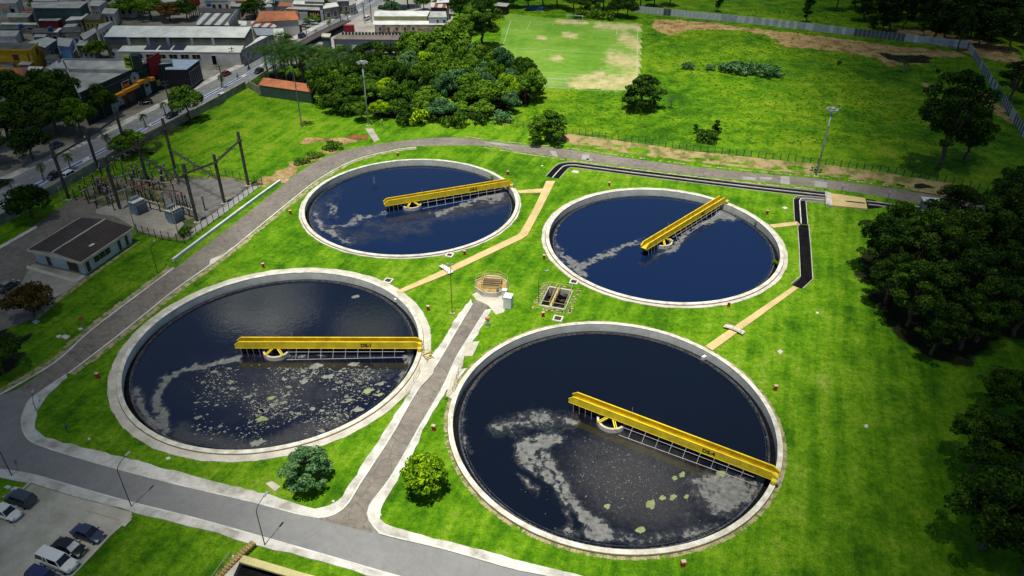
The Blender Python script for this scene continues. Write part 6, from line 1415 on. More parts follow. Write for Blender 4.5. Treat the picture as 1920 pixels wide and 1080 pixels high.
for a, b, tx, ty, l in ((258, 443, 232, 342, 'thin pale lamp pole beside the small office'), (334, 438, 317, 385, 'thin pale pole before the second transformer'), (130, 412, 112, 350, 'thin pale pole at the back of the office'), (236, 300, 228, 262, 'short pale pole on the far carriageway edge')):
    t = thing('thin_pole', l, 'pole', at(a, b)); H = hgt(a, b, ty); mb = MB(); mb.tube([(0, 0, 0), (0, 0, H)], [0.11, 0.07], 7); mb.build('shaft', M['steel'], t); mb = MB(); mb.tube([(0, 0, H*0.97), (0.5, 0.2, H)], 0.04, 5); mb.build('bracket', M['steel'], t)
# bushy grass at the fence foot
tree('shrub', 'dry weeds at the near corner of the switchyard fence', 'bush', (348, 440), 1.6, 1.5, 'leaf', cat='shrub'); tree('shrub', 'low brush on the bank above the left bend of the ring road', 'bush', (590, 293), 2.4, 0.9, 'leaf', cat='shrub'); tree('shrub', 'low brush lower down the bank at the left bend', 'bush', (565, 305), 2.2, 0.8, 'leaf', cat='shrub'); tree('shrub', 'green brush at the top of the bank at the left bend', 'bush', (625, 278), 2.8, 1.6, 'leaf', cat='shrub')
# ------------------------------------------------------------------ avenue
sheet_px('town_ground', [(-400, 700), (-60, 440), (0, 348), (165, 268), (380, 161), (480, 113), (630, 36), (688, -4), (760, -50), (400, -110), (-700, -110), (-900, 300)], 0.006, pm('town_ground', (0.32, 0.30, 0.25), (0.11, 0.105, 0.08), 0.09, 0.95, 0.3, 2, fine=1.2))
sheet_px('school_yard', [(500, 135), (545, 105), (642, 48), (735, -6), (780, -40), (860, -40), (850, 30), (845, 60), (780, 90), (735, 105), (640, 115), (580, 112)], 0.007, pm('school_yard', (0.46, 0.43, 0.38), (0.28, 0.26, 0.22), 0.1, 0.9))
far = resample(px_line([(-60, 375), (0, 345), (165, 269), (380, 162), (480, 112), (630, 35), (690, -4), (760, -50)]), 60)
near = resample(px_line([(-60, 448), (0, 417), (215, 293), (380, 203), (465, 155), (545, 101), (645, 47), (735, -6), (800, -48)]), 60)
flat_strip('avenue', far, near, 0.011, M['asph_av'], 60)
def between(u): return [(a[0]+(b[0]-a[0])*u, a[1]+(b[1]-a[1])*u) for a, b in zip(far, near)]
mb = MB(); strip(mb, between(0.50), between(0.64), -0.05, 0.13); structure(mb.build('median', M['kerb']))
M['bike'] = pm('blue_lane_paint', (0.055, 0.19, 0.50), (0.04, 0.13, 0.34), 0.5, 0.8)
mb = MB(); a, b = resample(between(0.535), 120), resample(between(0.605), 120)
for i in range(119):
    if i % 5 != 4: mb.face([(*a[i], 0.137), (*b[i], 0.137), (*b[i+1], 0.137), (*a[i+1], 0.137)])
structure(mb.build('cycle_lane', M['bike']))
M['lanewhite'] = pm('lane_paint', (0.62, 0.63, 0.62), (0.45, 0.46, 0.46), 1.5, 0.8)
for u in (0.24, 0.82):
    mb = MB(); a, b = resample(between(u-0.006), 200), resample(between(u+0.006), 200)
    for i in range(0, 199, 3): mb.face([(*a[i], 0.016), (*b[i], 0.016), (*b[i+1], 0.016), (*a[i+1], 0.016)])
    structure(mb.build('lane_dashes', M['lanewhite']))
for u in (0.035, 0.965):
    mb = MB(); a, b = between(u-0.004), between(u+0.004)
    for i in range(59): mb.face([(*a[i], 0.016), (*b[i], 0.016), (*b[i+1], 0.016), (*a[i+1], 0.016)])
    structure(mb.build('edge_line', M['lanewhite']))
mb = MB(); strip(mb, offset_line(far, 2.6), offset_line(far, -0.15), -0.05, 0.13); structure(mb.build('pavement', M['pavement']))
wl = resample(px_line([(-60, 458), (0, 424), (130, 348), (215, 301), (275, 266), (380, 212), (462, 166)]), 40)
mb = MB(); strip(mb, wl, offset_line(wl, 0.22), -0.05, 2.1); tag(mb.build('boundary_wall', M['wallgrey']), 'long grey boundary wall between avenue and grass slope', 'wall')
mb = MB(); w2 = resample([xy(at(467, 166)), xy(at(485, 176)), xy(at(585, 194))], 20); strip(mb, w2, offset_line(w2, 0.22), -0.05, 2.3); tag(mb.build('boundary_wall', M['wallgrey']), 'grey boundary wall below the orange tiled shed', 'wall')
mb = MB(); w3 = resample(px_line([(543, 103), (600, 72), (645, 50)]), 16); strip(mb, w3, offset_line(w3, -0.3), -0.05, 2.6)
t = thing('school_wall', 'long dark blue wall of the school along the avenue', 'wall', (w3[0][0], w3[0][1], 0)); mb.build('wall', pm('dark_blue_wall', (0.035, 0.05, 0.12)), t, world=True)
mb = MB(); strip(mb, offset_line(w3, -0.2), offset_line(w3, -3.2), 2.2, 2.5); mb.build('tile_strip', pm('brown_tiles', (0.10, 0.075, 0.065)), t, world=True)

# ------------------------------------------------------------------ the big store
def lum(c, **k): return pm('paint_%d' % rnd.randrange(10**6), c, **k)
G1, G2 = at(206, 217), at(304, 168); G0 = G1+(G1-G2)*0.35
dv = (G2-G1).normalized(); nv = Vector((dv.y, -dv.x, 0)); HS = 8.2
B2, B1 = at(322, 113, HS), at(117, 112, HS)
t = thing('tool_store', 'large store with grey roof and dark green front, orange awning and tool murals', 'store', G1)
M['storegreen'] = lum((0.010, 0.030, 0.028)); M['awning'] = lum((0.75, 0.30, 0.015)); M['mural'] = lum((0.30, 0.37, 0.37)); M['lime'] = lum((0.36, 0.55, 0.02))
foot = [xy(G0), xy(G2), xy(B2), xy(B1)]
mb = MB(); mb.prism(foot, 0, HS-0.9); mb.build('wall', M['storegreen'], t, world=True)
mb = MB(); mb.prism([xy(Vector((*p, 0))) for p in foot], HS-0.89, HS-0.75); mb.build('roof', M['roofgrey'], t, world=True)
pc = lambda u, v: Vector((*foot[3], 0)).lerp(Vector((*foot[2], 0)), u).lerp(Vector((*foot[0], 0)).lerp(Vector((*foot[1], 0)), u), v)
mb = MB(); mb.prism(poly_px([(97, 128), (246, 131), (272, 114), (119, 113)], HS+0.3), HS-0.74, HS+0.3); mb.build('upper_roof', M['roofgrey'], t, world=True)
mb = MB(); mb.prism([xy(p) for p in (G0, G2, G2-nv*0.3, G0-nv*0.3)], HS-0.9, HS+0.6); mb.build('front_parapet', M['storegreen'], t, world=True)
mb = MB()
for a, b in ((G0, Vector((*foot[3], 0))), (Vector((*foot[3], 0)), Vector((*foot[2], 0)))): mb.bar(a+Vector((0, 0, HS-0.3)), b+Vector((0, 0, HS-0.3)), 0.3, 1.2)
mb.build('side_parapet', lum((0.35, 0.42, 0.43)), t, world=True)
Lf = (G2-G0).length
def fp(px, z): # point on the front wall seen at photo column px
    lo, hi = -0.5, 1.5
    for _ in range(40):
        m_ = (lo+hi)/2; q = G0+(G2-G0)*m_+Vector((0, 0, z))
        if to_px(q)[0] < px: lo = m_
        else: hi = m_
    return G0+(G2-G0)*lo+Vector((0, 0, z))
mb = MB()
for a, b, z in ((196, 228, 4.3), (228, 255, 4.5), (255, 275, 5.0), (278, 284, 4.4)):
    A, B = fp(a, z), fp(b, z); mb.bar(A+nv*0.6, B+nv*0.6, 1.2, 0.9)
mb.build('awning', M['awning'], t, world=True)
rzf = math.atan2(dv.y, dv.x)
def on_front(mb, px, z, w_, h_, off=0.06, rot=0.0): c = fp(px, z)+nv*off; mb.box(c, (w_, 0.08, h_), rzf)
mb = MB(); on_front(mb, 234, 0+5.9, 2.9, 2.0, 0.14); mb.build('sign_board', lum((0.02, 0.02, 0.02)), t, world=True)
mb = MB()
for dz in (-0.95, 0.95): on_front(mb, 234, 5.9+dz, 2.9, 0.12, 0.2)
for s in (-1.4, 1.4): mb.box(fp(234, 5.9)+dv*s+nv*0.2, (0.12, 0.1, 2.0), rzf)
mb.build('sign_frame', lum((0.5, 0.52, 0.5)), t, world=True)
def text_world(s, size, mat, parent, loc, rz, name='lettering', tilt=PI/2):
    o = text_mesh(s, size, 0.02, mat, parent, (0, 0, 0), (0, 0, 0), name)
    o.matrix_parent_inverse = (Matrix.Translation(ORIG[parent.name][0]) @ Matrix.Rotation(ORIG[parent.name][1], 4, 'Z')).inverted()
    o.location = loc; o.rotation_euler = (tilt, 0, rz); return o
text_world('Leo', 1.6, M['awning'], t, fp(234, 5.85)+nv*0.22, rzf)
# murals: saw blade, drill, machine (flat painted shapes on the wall)
mb = MB(); c = fp(252, 6.4)+nv*0.05
pts = [c+dv*math.cos(2*PI*i/40)*(1.75 if i % 2 else 1.55)+Vector((0, 0, math.sin(2*PI*i/40)*(1.75 if i % 2 else 1.55))) for i in range(40)]; mb.face(pts)
mb.face([c+nv*.005+dv*x+Vector((0, 0, z)) for x, z in ((-0.4, -2.4), (1.4, -2.2), (1.9, 0), (1.6, 1.3), (0.9, 0.3), (0, -1))]); mb.build('saw_mural', M['mural'], t, world=True)
mb = MB(); pts = [c+nv*.012+dv*math.cos(2*PI*i/16)*0.45+Vector((0, 0, math.sin(2*PI*i/16)*0.45)) for i in range(16)]; mb.face(pts); mb.build('saw_hub', M['storegreen'], t, world=True)
mb = MB(); c = fp(219, 1.9)+nv*0.05; mb.face([c+dv*x+Vector((0, 0, z)) for x, z in ((-2.2, -1.9), (-0.3, -1.9), (0.6, -0.6), (2.9, -0.7), (3.2, 0.4), (1.6, 1.9), (0.2, 2.2), (-1.6, 1.6), (-2.1, 0.3))]); mb.build('drill_mural', M['mural'], t, world=True)
mb = MB()
for x, z, r_ in ((-0.6, 0.9, 0.35), (0.6, 0.7, 0.45), (-1.2, -0.6, 0.3), (1.6, 0.0, 0.3)): mb.box(c+dv*x+Vector((0, 0, z))+nv*0.012, (r_*2, 0.02, r_), rzf)
mb.build('mural_detail', M['storegreen'], t, world=True)
mb = MB(); c = fp(277, 2.1)+nv*0.05; mb.face([c+dv*x+Vector((0, 0, z)) for x, z in ((-1.2, -2.0), (1.3, -1.4), (1.3, 1.6), (0.6, 2.4), (-0.6, 2.4), (-1.2, 1.6))]); mb.build('machine_mural', M['mural'], t, world=True)
mb = MB(); mb.box(c+Vector((0, 0, 1.0))+nv*0.02, (1.7, 0.03, 0.8), rzf); mb.build('mural_detail', M['storegreen'], t, world=True)
mb = MB(); on_front(mb, 243, 1.6, 4.6, 3.2, 0.08); mb.build('entrance', M['doorred'], t, world=True); mb = MB(); on_front(mb, 243, 1.4, 2.0, 2.6, 0.14); mb.build('door', M['glass'], t, world=True)
# roof sign tower: lime box and red hoarding
c = fp(262, HS+0.2)-nv*0.6; mb = MB(); mb.box(c+Vector((0, 0, 1.8)), (3.4, 2.4, 3.9), rzf+0.5); mb.build('sign_tower', M['storegreen'], t, world=True)
ft = math.radians(-12); fc = c+Vector((-1.9, -1.0, 1.9)); fd = Vector((math.cos(-0.35), math.sin(-0.35), 0))
mb = MB(); mb.box(fc+Vector((0.3, -0.3, 0)), (2.9, 0.2, 3.6), -0.35); mb.build('lime_sign', M['lime'], t, world=True)
mb = MB(); mb.box(fc+Vector((0.22, -0.45, 0.2)), (2.0, 0.1, 1.9), -0.35); mb.build('sign_panel', M['black'], t, world=True)
text_world('Leo', 1.15, M['lime'], t, fc+Vector((0.17, -0.53, 0.15)), -0.35)
mb = MB(); a = fp(281, HS-3.2)+nv*0.5; b = fp(304, HS-3.2)+nv*0.5; mb.face([a, b, b+Vector((0, 0, 5.4)), a+Vector((0, 0, 5.0))]); mb.face([a-nv*.3, a-nv*.3+Vector((0, 0, 5.0)), b-nv*.3+Vector((0, 0, 5.4)), b-nv*.3]); mb.bar(a+Vector((0, 0, 5)), b+Vector((0, 0, 5.4)), 0.4, 0.2); mb.build('red_hoarding', lum((0.22, 0.012, 0.018)), t, world=True)
mb = MB(); mb.box(fp(297, 2.3)+nv*0.1, (1.6, 0.1, 1.5), rzf); mb.build('poster', lum((0.35, 0.33, 0.08)), t, world=True)
# dark hall beside it
bld('dark_hall', 'black walled hall with bluish flat roof joined to the store', [(310, 131), (350, 131), (374, 113), (311, 112)], 6.2, lum((0.012, 0.013, 0.022)), lum((0.34, 0.44, 0.55)), [(1, 0.12, 0.95, 0.9, 5.2, 'window')], 0.05, 'hall', mats={'window': lum((0.02, 0.022, 0.04)), 'frame': lum((0.4, 0.42, 0.42))})

# ------------------------------------------------------------------ long warehouse with three solar arrays
wt = bld('long_warehouse', 'long white warehouse with two stepped pale roofs beside the avenue', [(220, 97), (451, 99), (461, 80), (240, 77)], [4.1, 4.1, 5.2, 5.2], M['wallwhite'], M['roofwhite'],
    [(0, 0.12+i*0.096, 0.12+i*0.096+0.072, 1.9, 3.5, 'window') for i in range(6)] + [(0, 0.03, 0.06, 0.05, 2.9, 'door'), (0, 0.76, 0.80, 0.05, 3.2, 'door')], 0.4, 'warehouse', mats={'window': lum((0.03, 0.015, 0.015)), 'door': M['dark']})
inv = Matrix.Translation(ORIG[wt.name][0]).inverted()
U = [at(a, b, h) for (a, b), h in zip([(195, 69), (459, 70), (471, 50), (212, 48)], (7.6, 7.6, 9.2, 9.2))]
mb = MB(); mb.prism([xy(p) for p in U], 0, [6.9, 6.9, 8.5, 8.5]); mb.build('upper_wall', pm('warehouse_upper_wall', (0.17, 0.18, 0.14), (0.10, 0.11, 0.08), 0.4), wt, world=True)
mb = MB(); mb.face([U[i]+Vector((0, (-0.3 if i < 2 else 0), 0)) for i in range(4)]); mb.face([p-Vector((0, (0.3 if i > 1 else 0), .2)) for i, p in reversed(list(enumerate(U)))]); mb.build('upper_roof', M['roofwhite'], wt, world=True)
mb = MB()
for u in (0.17, 0.31, 0.45, 0.62, 0.77): p = U[0].lerp(U[1], u); mb = MB(); mb.box((p.x, p.y-0.12, 6.2), (0.9, 0.3, 2.4)); mb.build('pilaster', M['mural'], wt, world=True)
mb = MB(); mb.bar(U[0]+Vector((0, -.35, -.1)), U[0].lerp(U[1], 0.16)+Vector((0, -.35, -.1)), 0.15, 0.35); mb.build('blue_gutter', M['blue'], wt, world=True)
M['pv'] = pm('solar_cells', (0.012, 0.018, 0.07), (0.008, 0.012, 0.04), 3, 0.2, spec=0.6)
A0, A1, A2, A3 = [at(a, b, h) for (a, b), h in zip([(220, 97), (451, 99), (461, 80), (240, 77)], (4.1, 4.1, 5.2, 5.2))]
def roofp(u, v): return A0.lerp(A1, u).lerp(A3.lerp(A2, u), v)+Vector((0, 0, 0.3))
for i, (u0, u1, l) in enumerate(((0.205, 0.30, 'left'), (0.323, 0.415, 'middle'), (0.435, 0.528, 'right'))):
    t = thing('solar_array', '%s of three dark blue solar arrays on the lower warehouse roof' % l, 'solar panels', roofp(u0, 0.2), 0, 'solar arrays on the warehouse'); mb = MB(); v0, v1 = 0.14, 0.60
    q = [roofp(u0, v0), roofp(u1, v0), roofp(u1, v1), roofp(u0, v1)]; mb.face(q); mb.face([p-Vector((0, 0, 0.08)) for p in reversed(q)]); mb.build('panel', M['pv'], t, world=True); mb = MB()
    for k_ in range(6): a = u0+(u1-u0)*k_/5; mb.bar(roofp(a, v0)+Vector((0, 0, .01)), roofp(a, v1)+Vector((0, 0, .01)), 0.06, 0.05)
    for k_ in range(4): v = v0+(v1-v0)*k_/3; mb.bar(roofp(u0, v)+Vector((0, 0, .01)), roofp(u1, v)+Vector((0, 0, .01)), 0.06, 0.05)
    mb.build('frame', lum((0.25, 0.27, 0.32)), t, world=True)
bld('side_annex', 'pale annex with bare concrete side wall at the avenue end of the warehouse', [(453, 98), (508, 69), (490, 68), (466, 82)], 4.6, pm('stained_wall', (0.36, 0.38, 0.39), (0.16, 0.18, 0.19), 0.6, contrast=(0.4, 0.56)), M['roofwhite'], cat='annex', over=0.05, parapet=((0,), 0.7, pm('stained_parapet', (0.36, 0.38, 0.39), (0.2, 0.22, 0.23), 0.6)))
M['stripe1'] = corrugated('striped_roof', (0.60, 0.61, 0.58), (0.48, 0.49, 0.46), 0.0, 3, (0.09, (0.10, 0.09, 0.08)))
M['stripe2'] = corrugated('red_striped_roof', (0.58, 0.56, 0.52), (0.48, 0.46, 0.42), 0.0, 3, (0.10, (0.25, 0.07, 0.05)))
bld('striped_shed', 'shed with grey and white striped roof behind the long warehouse', [(368, 47), (430, 48), (446, 26), (376, 25)], [7.2, 7.2, 8.2, 8.2], M['wallgrey'], M['stripe1'], cat='shed', parapet=((1,), 1.6, lum((0.42, 0.50, 0.54))))
bld('red_striped_shed', 'low roof with red and white stripes beside the orange tiled house', [(472, 51), (523, 52), (508, 42), (470, 40)], 4.6, M['wallgrey'], M['stripe2'], cat='shed')
bld('small_annex', 'small white roofed annex beside the striped shed', [(436, 48), (462, 49), (463, 40), (447, 39)], 4.5, M['wallwhite'], M['roofwhite'], cat='annex')
bld('grey_annex', 'grey and blue roofed annex in front of the red striped roof', [(482, 67), (512, 66), (512, 54), (474, 53)], 4.2, M['wallgrey'], lum((0.30, 0.35, 0.40)), cat='annex')
bld('white_block', 'white block with dark base at the avenue corner before the warehouse annex', [(513, 68), (533, 69), (531, 54), (512, 54)], 5.0, M['wallwhite'], M['roofwhite'], [(0, 0.05, 0.95, 0.1, 2.0, 'door')], 0.05, 'building', mats={'door': M['dark']})
bld('dark_tank_roof', 'dark flat roof strip with blue water tank behind the striped shed', [(372, 24), (446, 25), (450, 17), (374, 16)], 5.0, M['wallgrey'], lum((0.07, 0.065, 0.06)), cat='building')
bld('white_house', 'white house with three dark windows at the top behind the dark roof strip', [(384, 1), (428, 1), (425, -8), (380, -8)], 5.5, M['wallwhite'], M['roofgrey'], [(0, 0.25, 0.42, 1.6, 4.2, 'window'), (0, 0.52, 0.68, 1.6, 4.2, 'window'), (0, 0.86, 0.96, 1.6, 4.2, 'window')], 0.2)
t = thing('water_tower', 'bright red water tank on four dark legs behind the warehouse', 'water tower', at(366, 32)); c = at(366, 32); H = hgt(366, 32, 9); mb = MB(); mb.box((0, 0, H+1.5), (5.0, 3.0, 3.4)); mb.build('tank', lum((0.50, 0.012, 0.02)), t); mb = MB()
for x in (-1.6, 0, 1.4):
    for y in (-1, 1): mb.bar((x, y, 0), (x*1.2, y*1.2, H-0.1), 0.25)
mb.build('leg', M['rust'], t)

# ------------------------------------------------------------------ houses at the far left
Y = lum((0.62, 0.36, 0.015)); OR = lum((0.55, 0.22, 0.02))
yt = bld('yellow_house', 'bright yellow two storey house with mossy flat roof at the left frame edge', [(-25, 95), (57, 96), (72, 82), (-20, 80)], 6.6, Y, M['roofdark'], [(0, 0.54, 0.70, 3.6, 5.6, 'window'), (1, 0.55, 0.8, 3.8, 6.0, 'door'), (0, 0.90, 0.95, 3.3, 5.9, 'window')], 0.25, parapet=((0, 1), 0.5, Y), mats={'frame': Y, 'window': lum((0.09, 0.035, 0.03))})
inv = Matrix.Translation(ORIG[yt.name][0]).inverted()
a, b, c_, d_ = at(56, 108, 3.2), at(64, 110, 3.2), at(82, 97, 3.2), at(74, 95, 3.2); mb = MB(); mb.prism([xy(p) for p in (a, b, c_, d_)], 3.0, 3.3, bottom=True); mb.bar(b+Vector((0, 0, .7)), c_+Vector((0, 0, .7)), 0.15, 1.0); mb.bar(a+Vector((0, 0, .7)), b+Vector((0, 0, .7)), 0.15, 1.0); mb.bar(c_+Vector((0, 0, .7)), d_+Vector((0, 0, .7)), 0.15, 1.0); mb.build('balcony', lum((0.66, 0.44, 0.03)), yt, world=True)
mb = MB(); mb.bar(at(-25, 111.5, 2.9), at(62, 111.5, 2.9), 0.5, 0.5); mb.build('string_course', lum((0.66, 0.50, 0.02)), yt, world=True)
bld('orange_tiled_house', 'house with orange hipped tile roof left of the store', [(-30, 148), (38, 149), (53, 127), (-25, 125)], 4.2, M['wallgrey'], M['tileroof'], ridge=([(-8, 131), (30, 127)], 6.0))
bld('white_roof_house', 'low white roofed house below the orange hipped roof', [(-25, 158), (34, 153), (8, 142), (-28, 142)], 3.4, M['wallgrey'], M['roofwhite'])
bld('white_strip_house', 'pale flat roofed strip house right of the orange hipped roof', [(46, 134), (72, 134), (82, 126), (54, 125)], 3.4, M['wallgrey'], M['roofwhite'])
bld('grey_roof_house', 'house with smooth pale grey pointed roof right of the yellow house', [(52, 80), (84, 90), (107, 75), (88, 70)], 5.6, M['wallgrey'], lum((0.50, 0.54, 0.52)), [(1, 0.2, 0.5, 1.6, 3.6, 'window'), (1, 0.6, 0.9, 1.6, 3.6, 'window')])
bld('blue_house', 'narrow house with light blue end wall among the far left houses', [(108, 86), (130, 88), (137, 73), (108, 71)], 5.8, lum((0.17, 0.34, 0.60)), lum((0.46, 0.46, 0.42)), [(1, 0.3, 0.6, 3.0, 4.8, 'window'), (1, 0.2, 0.4, 0.1, 2.2, 'door')])
for i, (q, z, w_, r_, l, cat) in enumerate([
    ([(58, 62), (112, 63), (118, 54), (64, 53)], 4, M['wallgrey'], M['roofdark'], 'mossy dark roofed house left of the white gap', 'house'), ([(108, 62), (152, 61), (150, 53), (116, 53)], 4, M['wallgrey'], M['roofdark'], 'mossy dark roofed house right of the white gap', 'house'), ([(100, 61), (108, 61), (117, 53), (110, 53)], 4.3, M['wallwhite'], M['roofwhite'], 'narrow white roof between two mossy roofs', 'house'),
    ([(-20, 69), (30, 69), (37, 58), (-18, 58)], 5, M['wallwhite'], M['roofgrey'], 'grey roofed house with three dark windows above the yellow house', 'house'), ([(-20, 57), (34, 55), (40, 49), (-20, 49)], 4.5, M['wallgrey'], M['roofdark'], 'dark roofed house at the left edge above the grey roofed one', 'house'), ([(12, 33), (52, 33), (62, 25), (14, 25)], 5, lum((0.36, 0.31, 0.16)), M['roofgrey'], 'beige house with two dark windows in the far left', 'house'),
    ([(60, 15.5), (149, 15.5), (165, 3), (58, 5)], 7.5, lum((0.05, 0.09, 0.09)), M['roofgrey'], 'long grey shed with dark teal wall at the top left', 'shed'), ([(72, 39), (108, 39.5), (116, 35), (74, 36)], 4.6, lum((0.20, 0.015, 0.02)), M['roofgrey'], 'shed with dark red front in the far left', 'shed'), ([(122, 39.5), (153, 37), (166, 26), (141, 26)], 4.4, M['wallgrey'], M['roofwhite'], 'white roofed house left of the olive one', 'house'), ([(155, 37.5), (186, 38), (192, 26), (166, 27)], 4.4, lum((0.38, 0.28, 0.03)), M['roofdark'], 'olive yellow house with dark flat roof', 'house'),
    ([(-20, 8), (30, 6), (40, -6), (-20, -6)], 5, M['wallwhite'], M['roofgrey'], 'grey roofed house in the top left corner', 'house'), ([(0, 15), (16, 15), (20, 8), (3, 7)], 4, M['wallwhite'], M['tileroof'], 'small orange roofed house in the top left corner', 'house'), ([(0, 46), (68, 47), (70, 43.5), (4, 43)], 3.2, M['wallgrey'], M['roofwhite'], 'low white strip roof below the beige house', 'house'), ([(168, 11), (186, 12), (200, 2), (172, 0)], 5, M['wallwhite'], M['roofgrey'], 'pale house right of the long teal shed', 'house'), ([(130, 3), (152, 3), (160, -6), (126, -6)], 6, M['wallgrey'], lum((0.3, 0.16, 0.12)), 'house with pinkish roof at the top edge', 'house'), ([(62, 3), (108, 3), (110, -6), (60, -6)], 6, M['wallgrey'], M['roofgrey'], 'grey roofed house at the top edge above the teal shed', 'house'),
    ([(158, 76), (182, 60), (178, 52), (150, 66)], 4.4, M['wallgrey'], M['roofgrey'], 'grey yard building left of the white windowed row', 'house'), ([(112, 124), (98, 132), (86, 128), (108, 114)], 3.4, M['wallwhite'], M['roofgrey'], 'small pale house squeezed against the store', 'house')]):
    wn = ()
    if 'windows' in l or 'house' in l: wn = [(0, 0.12, 0.28, 1.4, min(3.2, z-0.8), 'window'), (0, 0.42, 0.58, 1.4, min(3.2, z-0.8), 'window'), (0, 0.72, 0.88, 1.4, min(3.2, z-0.8), 'window')]
    bld('house' if cat == 'house' else 'shed', l, q, z, w_, r_, wn, cat=cat, group='houses of the far left blocks')
bld('row_house', 'white narrow house with tall dark windows at the back left of the warehouse', [(182, 58), (203, 46), (212, 40), (186, 46)], 5.5, M['wallwhite'], M['roofgrey'], [(0, 0.1, 0.25, 0.8, 4.2, 'window'), (0, 0.4, 0.55, 0.8, 4.2, 'window'), (0, 0.68, 0.95, 0.8, 4.2, 'window')], 0.2)
bld('mossy_house', 'low mossy roofed house with white wall in front of the warehouse left end', [(200, 90), (222, 91), (238, 78), (196, 77)], 4.0, M['wallwhite'], M['roofdark'], [(0, 0.2, 0.6, 1.4, 2.9, 'window')], 0.1)

# ------------------------------------------------------------------ across the avenue, top middle
bld('orange_tiled_house', 'house with broad orange tile roof left of the black sign', [(478, 41), (561, 37), (558, 20), (488, 21)], 5.4, M['wallwhite'], M['tileroof'], ridge=([(502, 24), (553, 21)], 7.0), over=0.5)
st = thing('shop_sign', 'black billboard with gold capital letters beside the orange tiled house', 'sign', at(591, 40)); H = hgt(592, 40, 20)
mb = MB(); mb.box((0, 0, H-1.6), (5.0, 0.3, 3.2)); mb.build('board', M['black'], st); mb = MB(); mb.box((2.9, 0.1, H/2), (0.9, 0.6, H)); mb.box((-4.2, 0.4, H/2-0.4), (3.2, 0.3, H-0.8)); mb.build('side_wall', lum((0.5, 0.56, 0.57)), st)
text_mesh('BELLA', 1.35, 0.02, lum((0.60, 0.45, 0.10)), st, (0.1, -0.18, H-1.4), (PI/2, 0, 0)); mb = MB(); mb.box((0.1, -0.17, H-2.5), (2.8, 0.04, 0.16)); mb.build('underline', lum((0.3, 0.3, 0.28)), st)
for q, z, w_, r_, l in (([(548, 8), (606, 10), (603, 2), (552, 1)], 5, M['wallgrey'], M['roofwhite'], 'pale flat roof above the black sign, left'), ([(535, 17), (600, 20), (598, 11), (548, 10)], 4, M['wallgrey'], M['roofgrey'], 'grey roofed house directly behind the black sign'), ([(606, 17), (636, 12), (630, 5), (606, 8)], 4.5, M['wallgrey'], M['roofwhite'], 'white flat roof right of the black sign'), ([(520, 12), (548, 13), (546, 6), (524, 5)], 4.2, M['wallwhite'], M['tileroof'], 'thin orange roof left above the orange tiled house'), ([(570, 3), (608, 4), (606, -6), (572, -6)], 6, lum((0.22, 0.26, 0.28)), M['roofgrey'], 'grey block at the top edge above the sign'), ([(632, 3), (654, 2), (652, -8), (632, -8)], 5, M['wallgrey'], M['roofgrey'], 'grey block near the avenue at the top edge'), ([(655, 11), (668, 6), (664, -4), (652, -2)], 4, M['wallwhite'], M['roofgrey'], 'small pale block at the far end of the avenue'), ([(440, 2), (478, 3), (476, -6), (440, -6)], 5, M['wallgrey'], M['tileroof'], 'orange roofed house at the top edge right of the white house'), ([(486, 14), (512, 14), (508, 8), (488, 8)], 4.5, M['wallwhite'], M['roofgrey'], 'pale house above the dark tree')):
    bld('shop_house', l, q, z, w_, r_, [(0, 0.15, 0.4, 1.0, 3.0, 'window'), (0, 0.6, 0.85, 1.0, 3.0, 'window')], group='houses across the avenue')
fw = resample(px_line([(634, 30), (652, 21), (655, 17)]), 8); mb = MB(); strip(mb, fw, offset_line(fw, 0.2), 0, 3.4); tag(mb.build('mural_wall', lum((0.08, 0.16, 0.12))), 'dark green painted wall across the avenue at the top', 'wall')
fw = resample(px_line([(607, 40), (622, 32), (632, 27)]), 8); mb = MB(); strip(mb, fw, offset_line(fw, 0.2), 0, 2.4); tag(mb.build('yard_wall', lum((0.16, 0.18, 0.2))), 'dark grey yard wall right of the black sign', 'wall')
SL = lum((0.11, 0.13, 0.19)); SLW = {'frame': M['white'], 'window': M['white'], 'door': M['dark']}
bld('school_tower', 'square slate blue block at the avenue end of the school', [(603, 70), (618, 71), (620, 65), (605, 64)], 7.0, SL, M['concrete'], cat='building', over=0.15, parapet=((0, 1, 2, 3), 0.35, M['rim']))
bld('school', 'long slate blue school wing with brown tile roof and white framed windows', [(624, 74), (790, 76), (790, 66), (634, 65)], [4.6, 4.6, 5.6, 5.6], SL, pm('school_tiles', (0.20, 0.165, 0.14), (0.12, 0.10, 0.085), 0.4), [(0, 0.02, 0.10, 0.6, 2.8, 'door'), (0, 0.20, 0.26, 1.0, 2.8, 'window'), (0, 0.48, 0.515, 1.2, 2.8, 'window'), (0, 0.57, 0.605, 1.2, 2.8, 'window'), (0, 0.67, 0.70, 1.2, 2.8, 'window')], 0.3, 'school', mats=SLW)
t = thing('solar_array', 'long row of narrow solar panels along the school roof ridge', 'solar panels', at(700, 64, 5.9)); A, B = at(640, 65, 5.9), at(778, 66, 5.9); C_, D_ = at(778, 61, 6.8), at(640, 60, 6.8)
for i in range(22):
    u0, u1 = i/22+0.004, (i+0.82)/22; mb = MB(); q = [A.lerp(B, u0), A.lerp(B, u1), D_.lerp(C_, u1), D_.lerp(C_, u0)]; mb.face(q); mb.face([p-Vector((0, 0, .06)) for p in reversed(q)]); mb.build('panel', lum((0.10, 0.12, 0.17)) if i == 0 else M['pvs'], t, world=True) if i else M.__setitem__('pvs', pm('school_pv', (0.09, 0.11, 0.16), rough=0.3)) or mb.build('panel', M['pvs'], t, world=True)
bld('school_yard_block', 'low slate blue block with pale flat roof full of clutter before the square block', [(577, 91), (605, 91), (606, 79), (600, 79)], 3.0, SL, M['concrete'], cat='building', over=0.1, parapet=((0,), 0.4, SL))
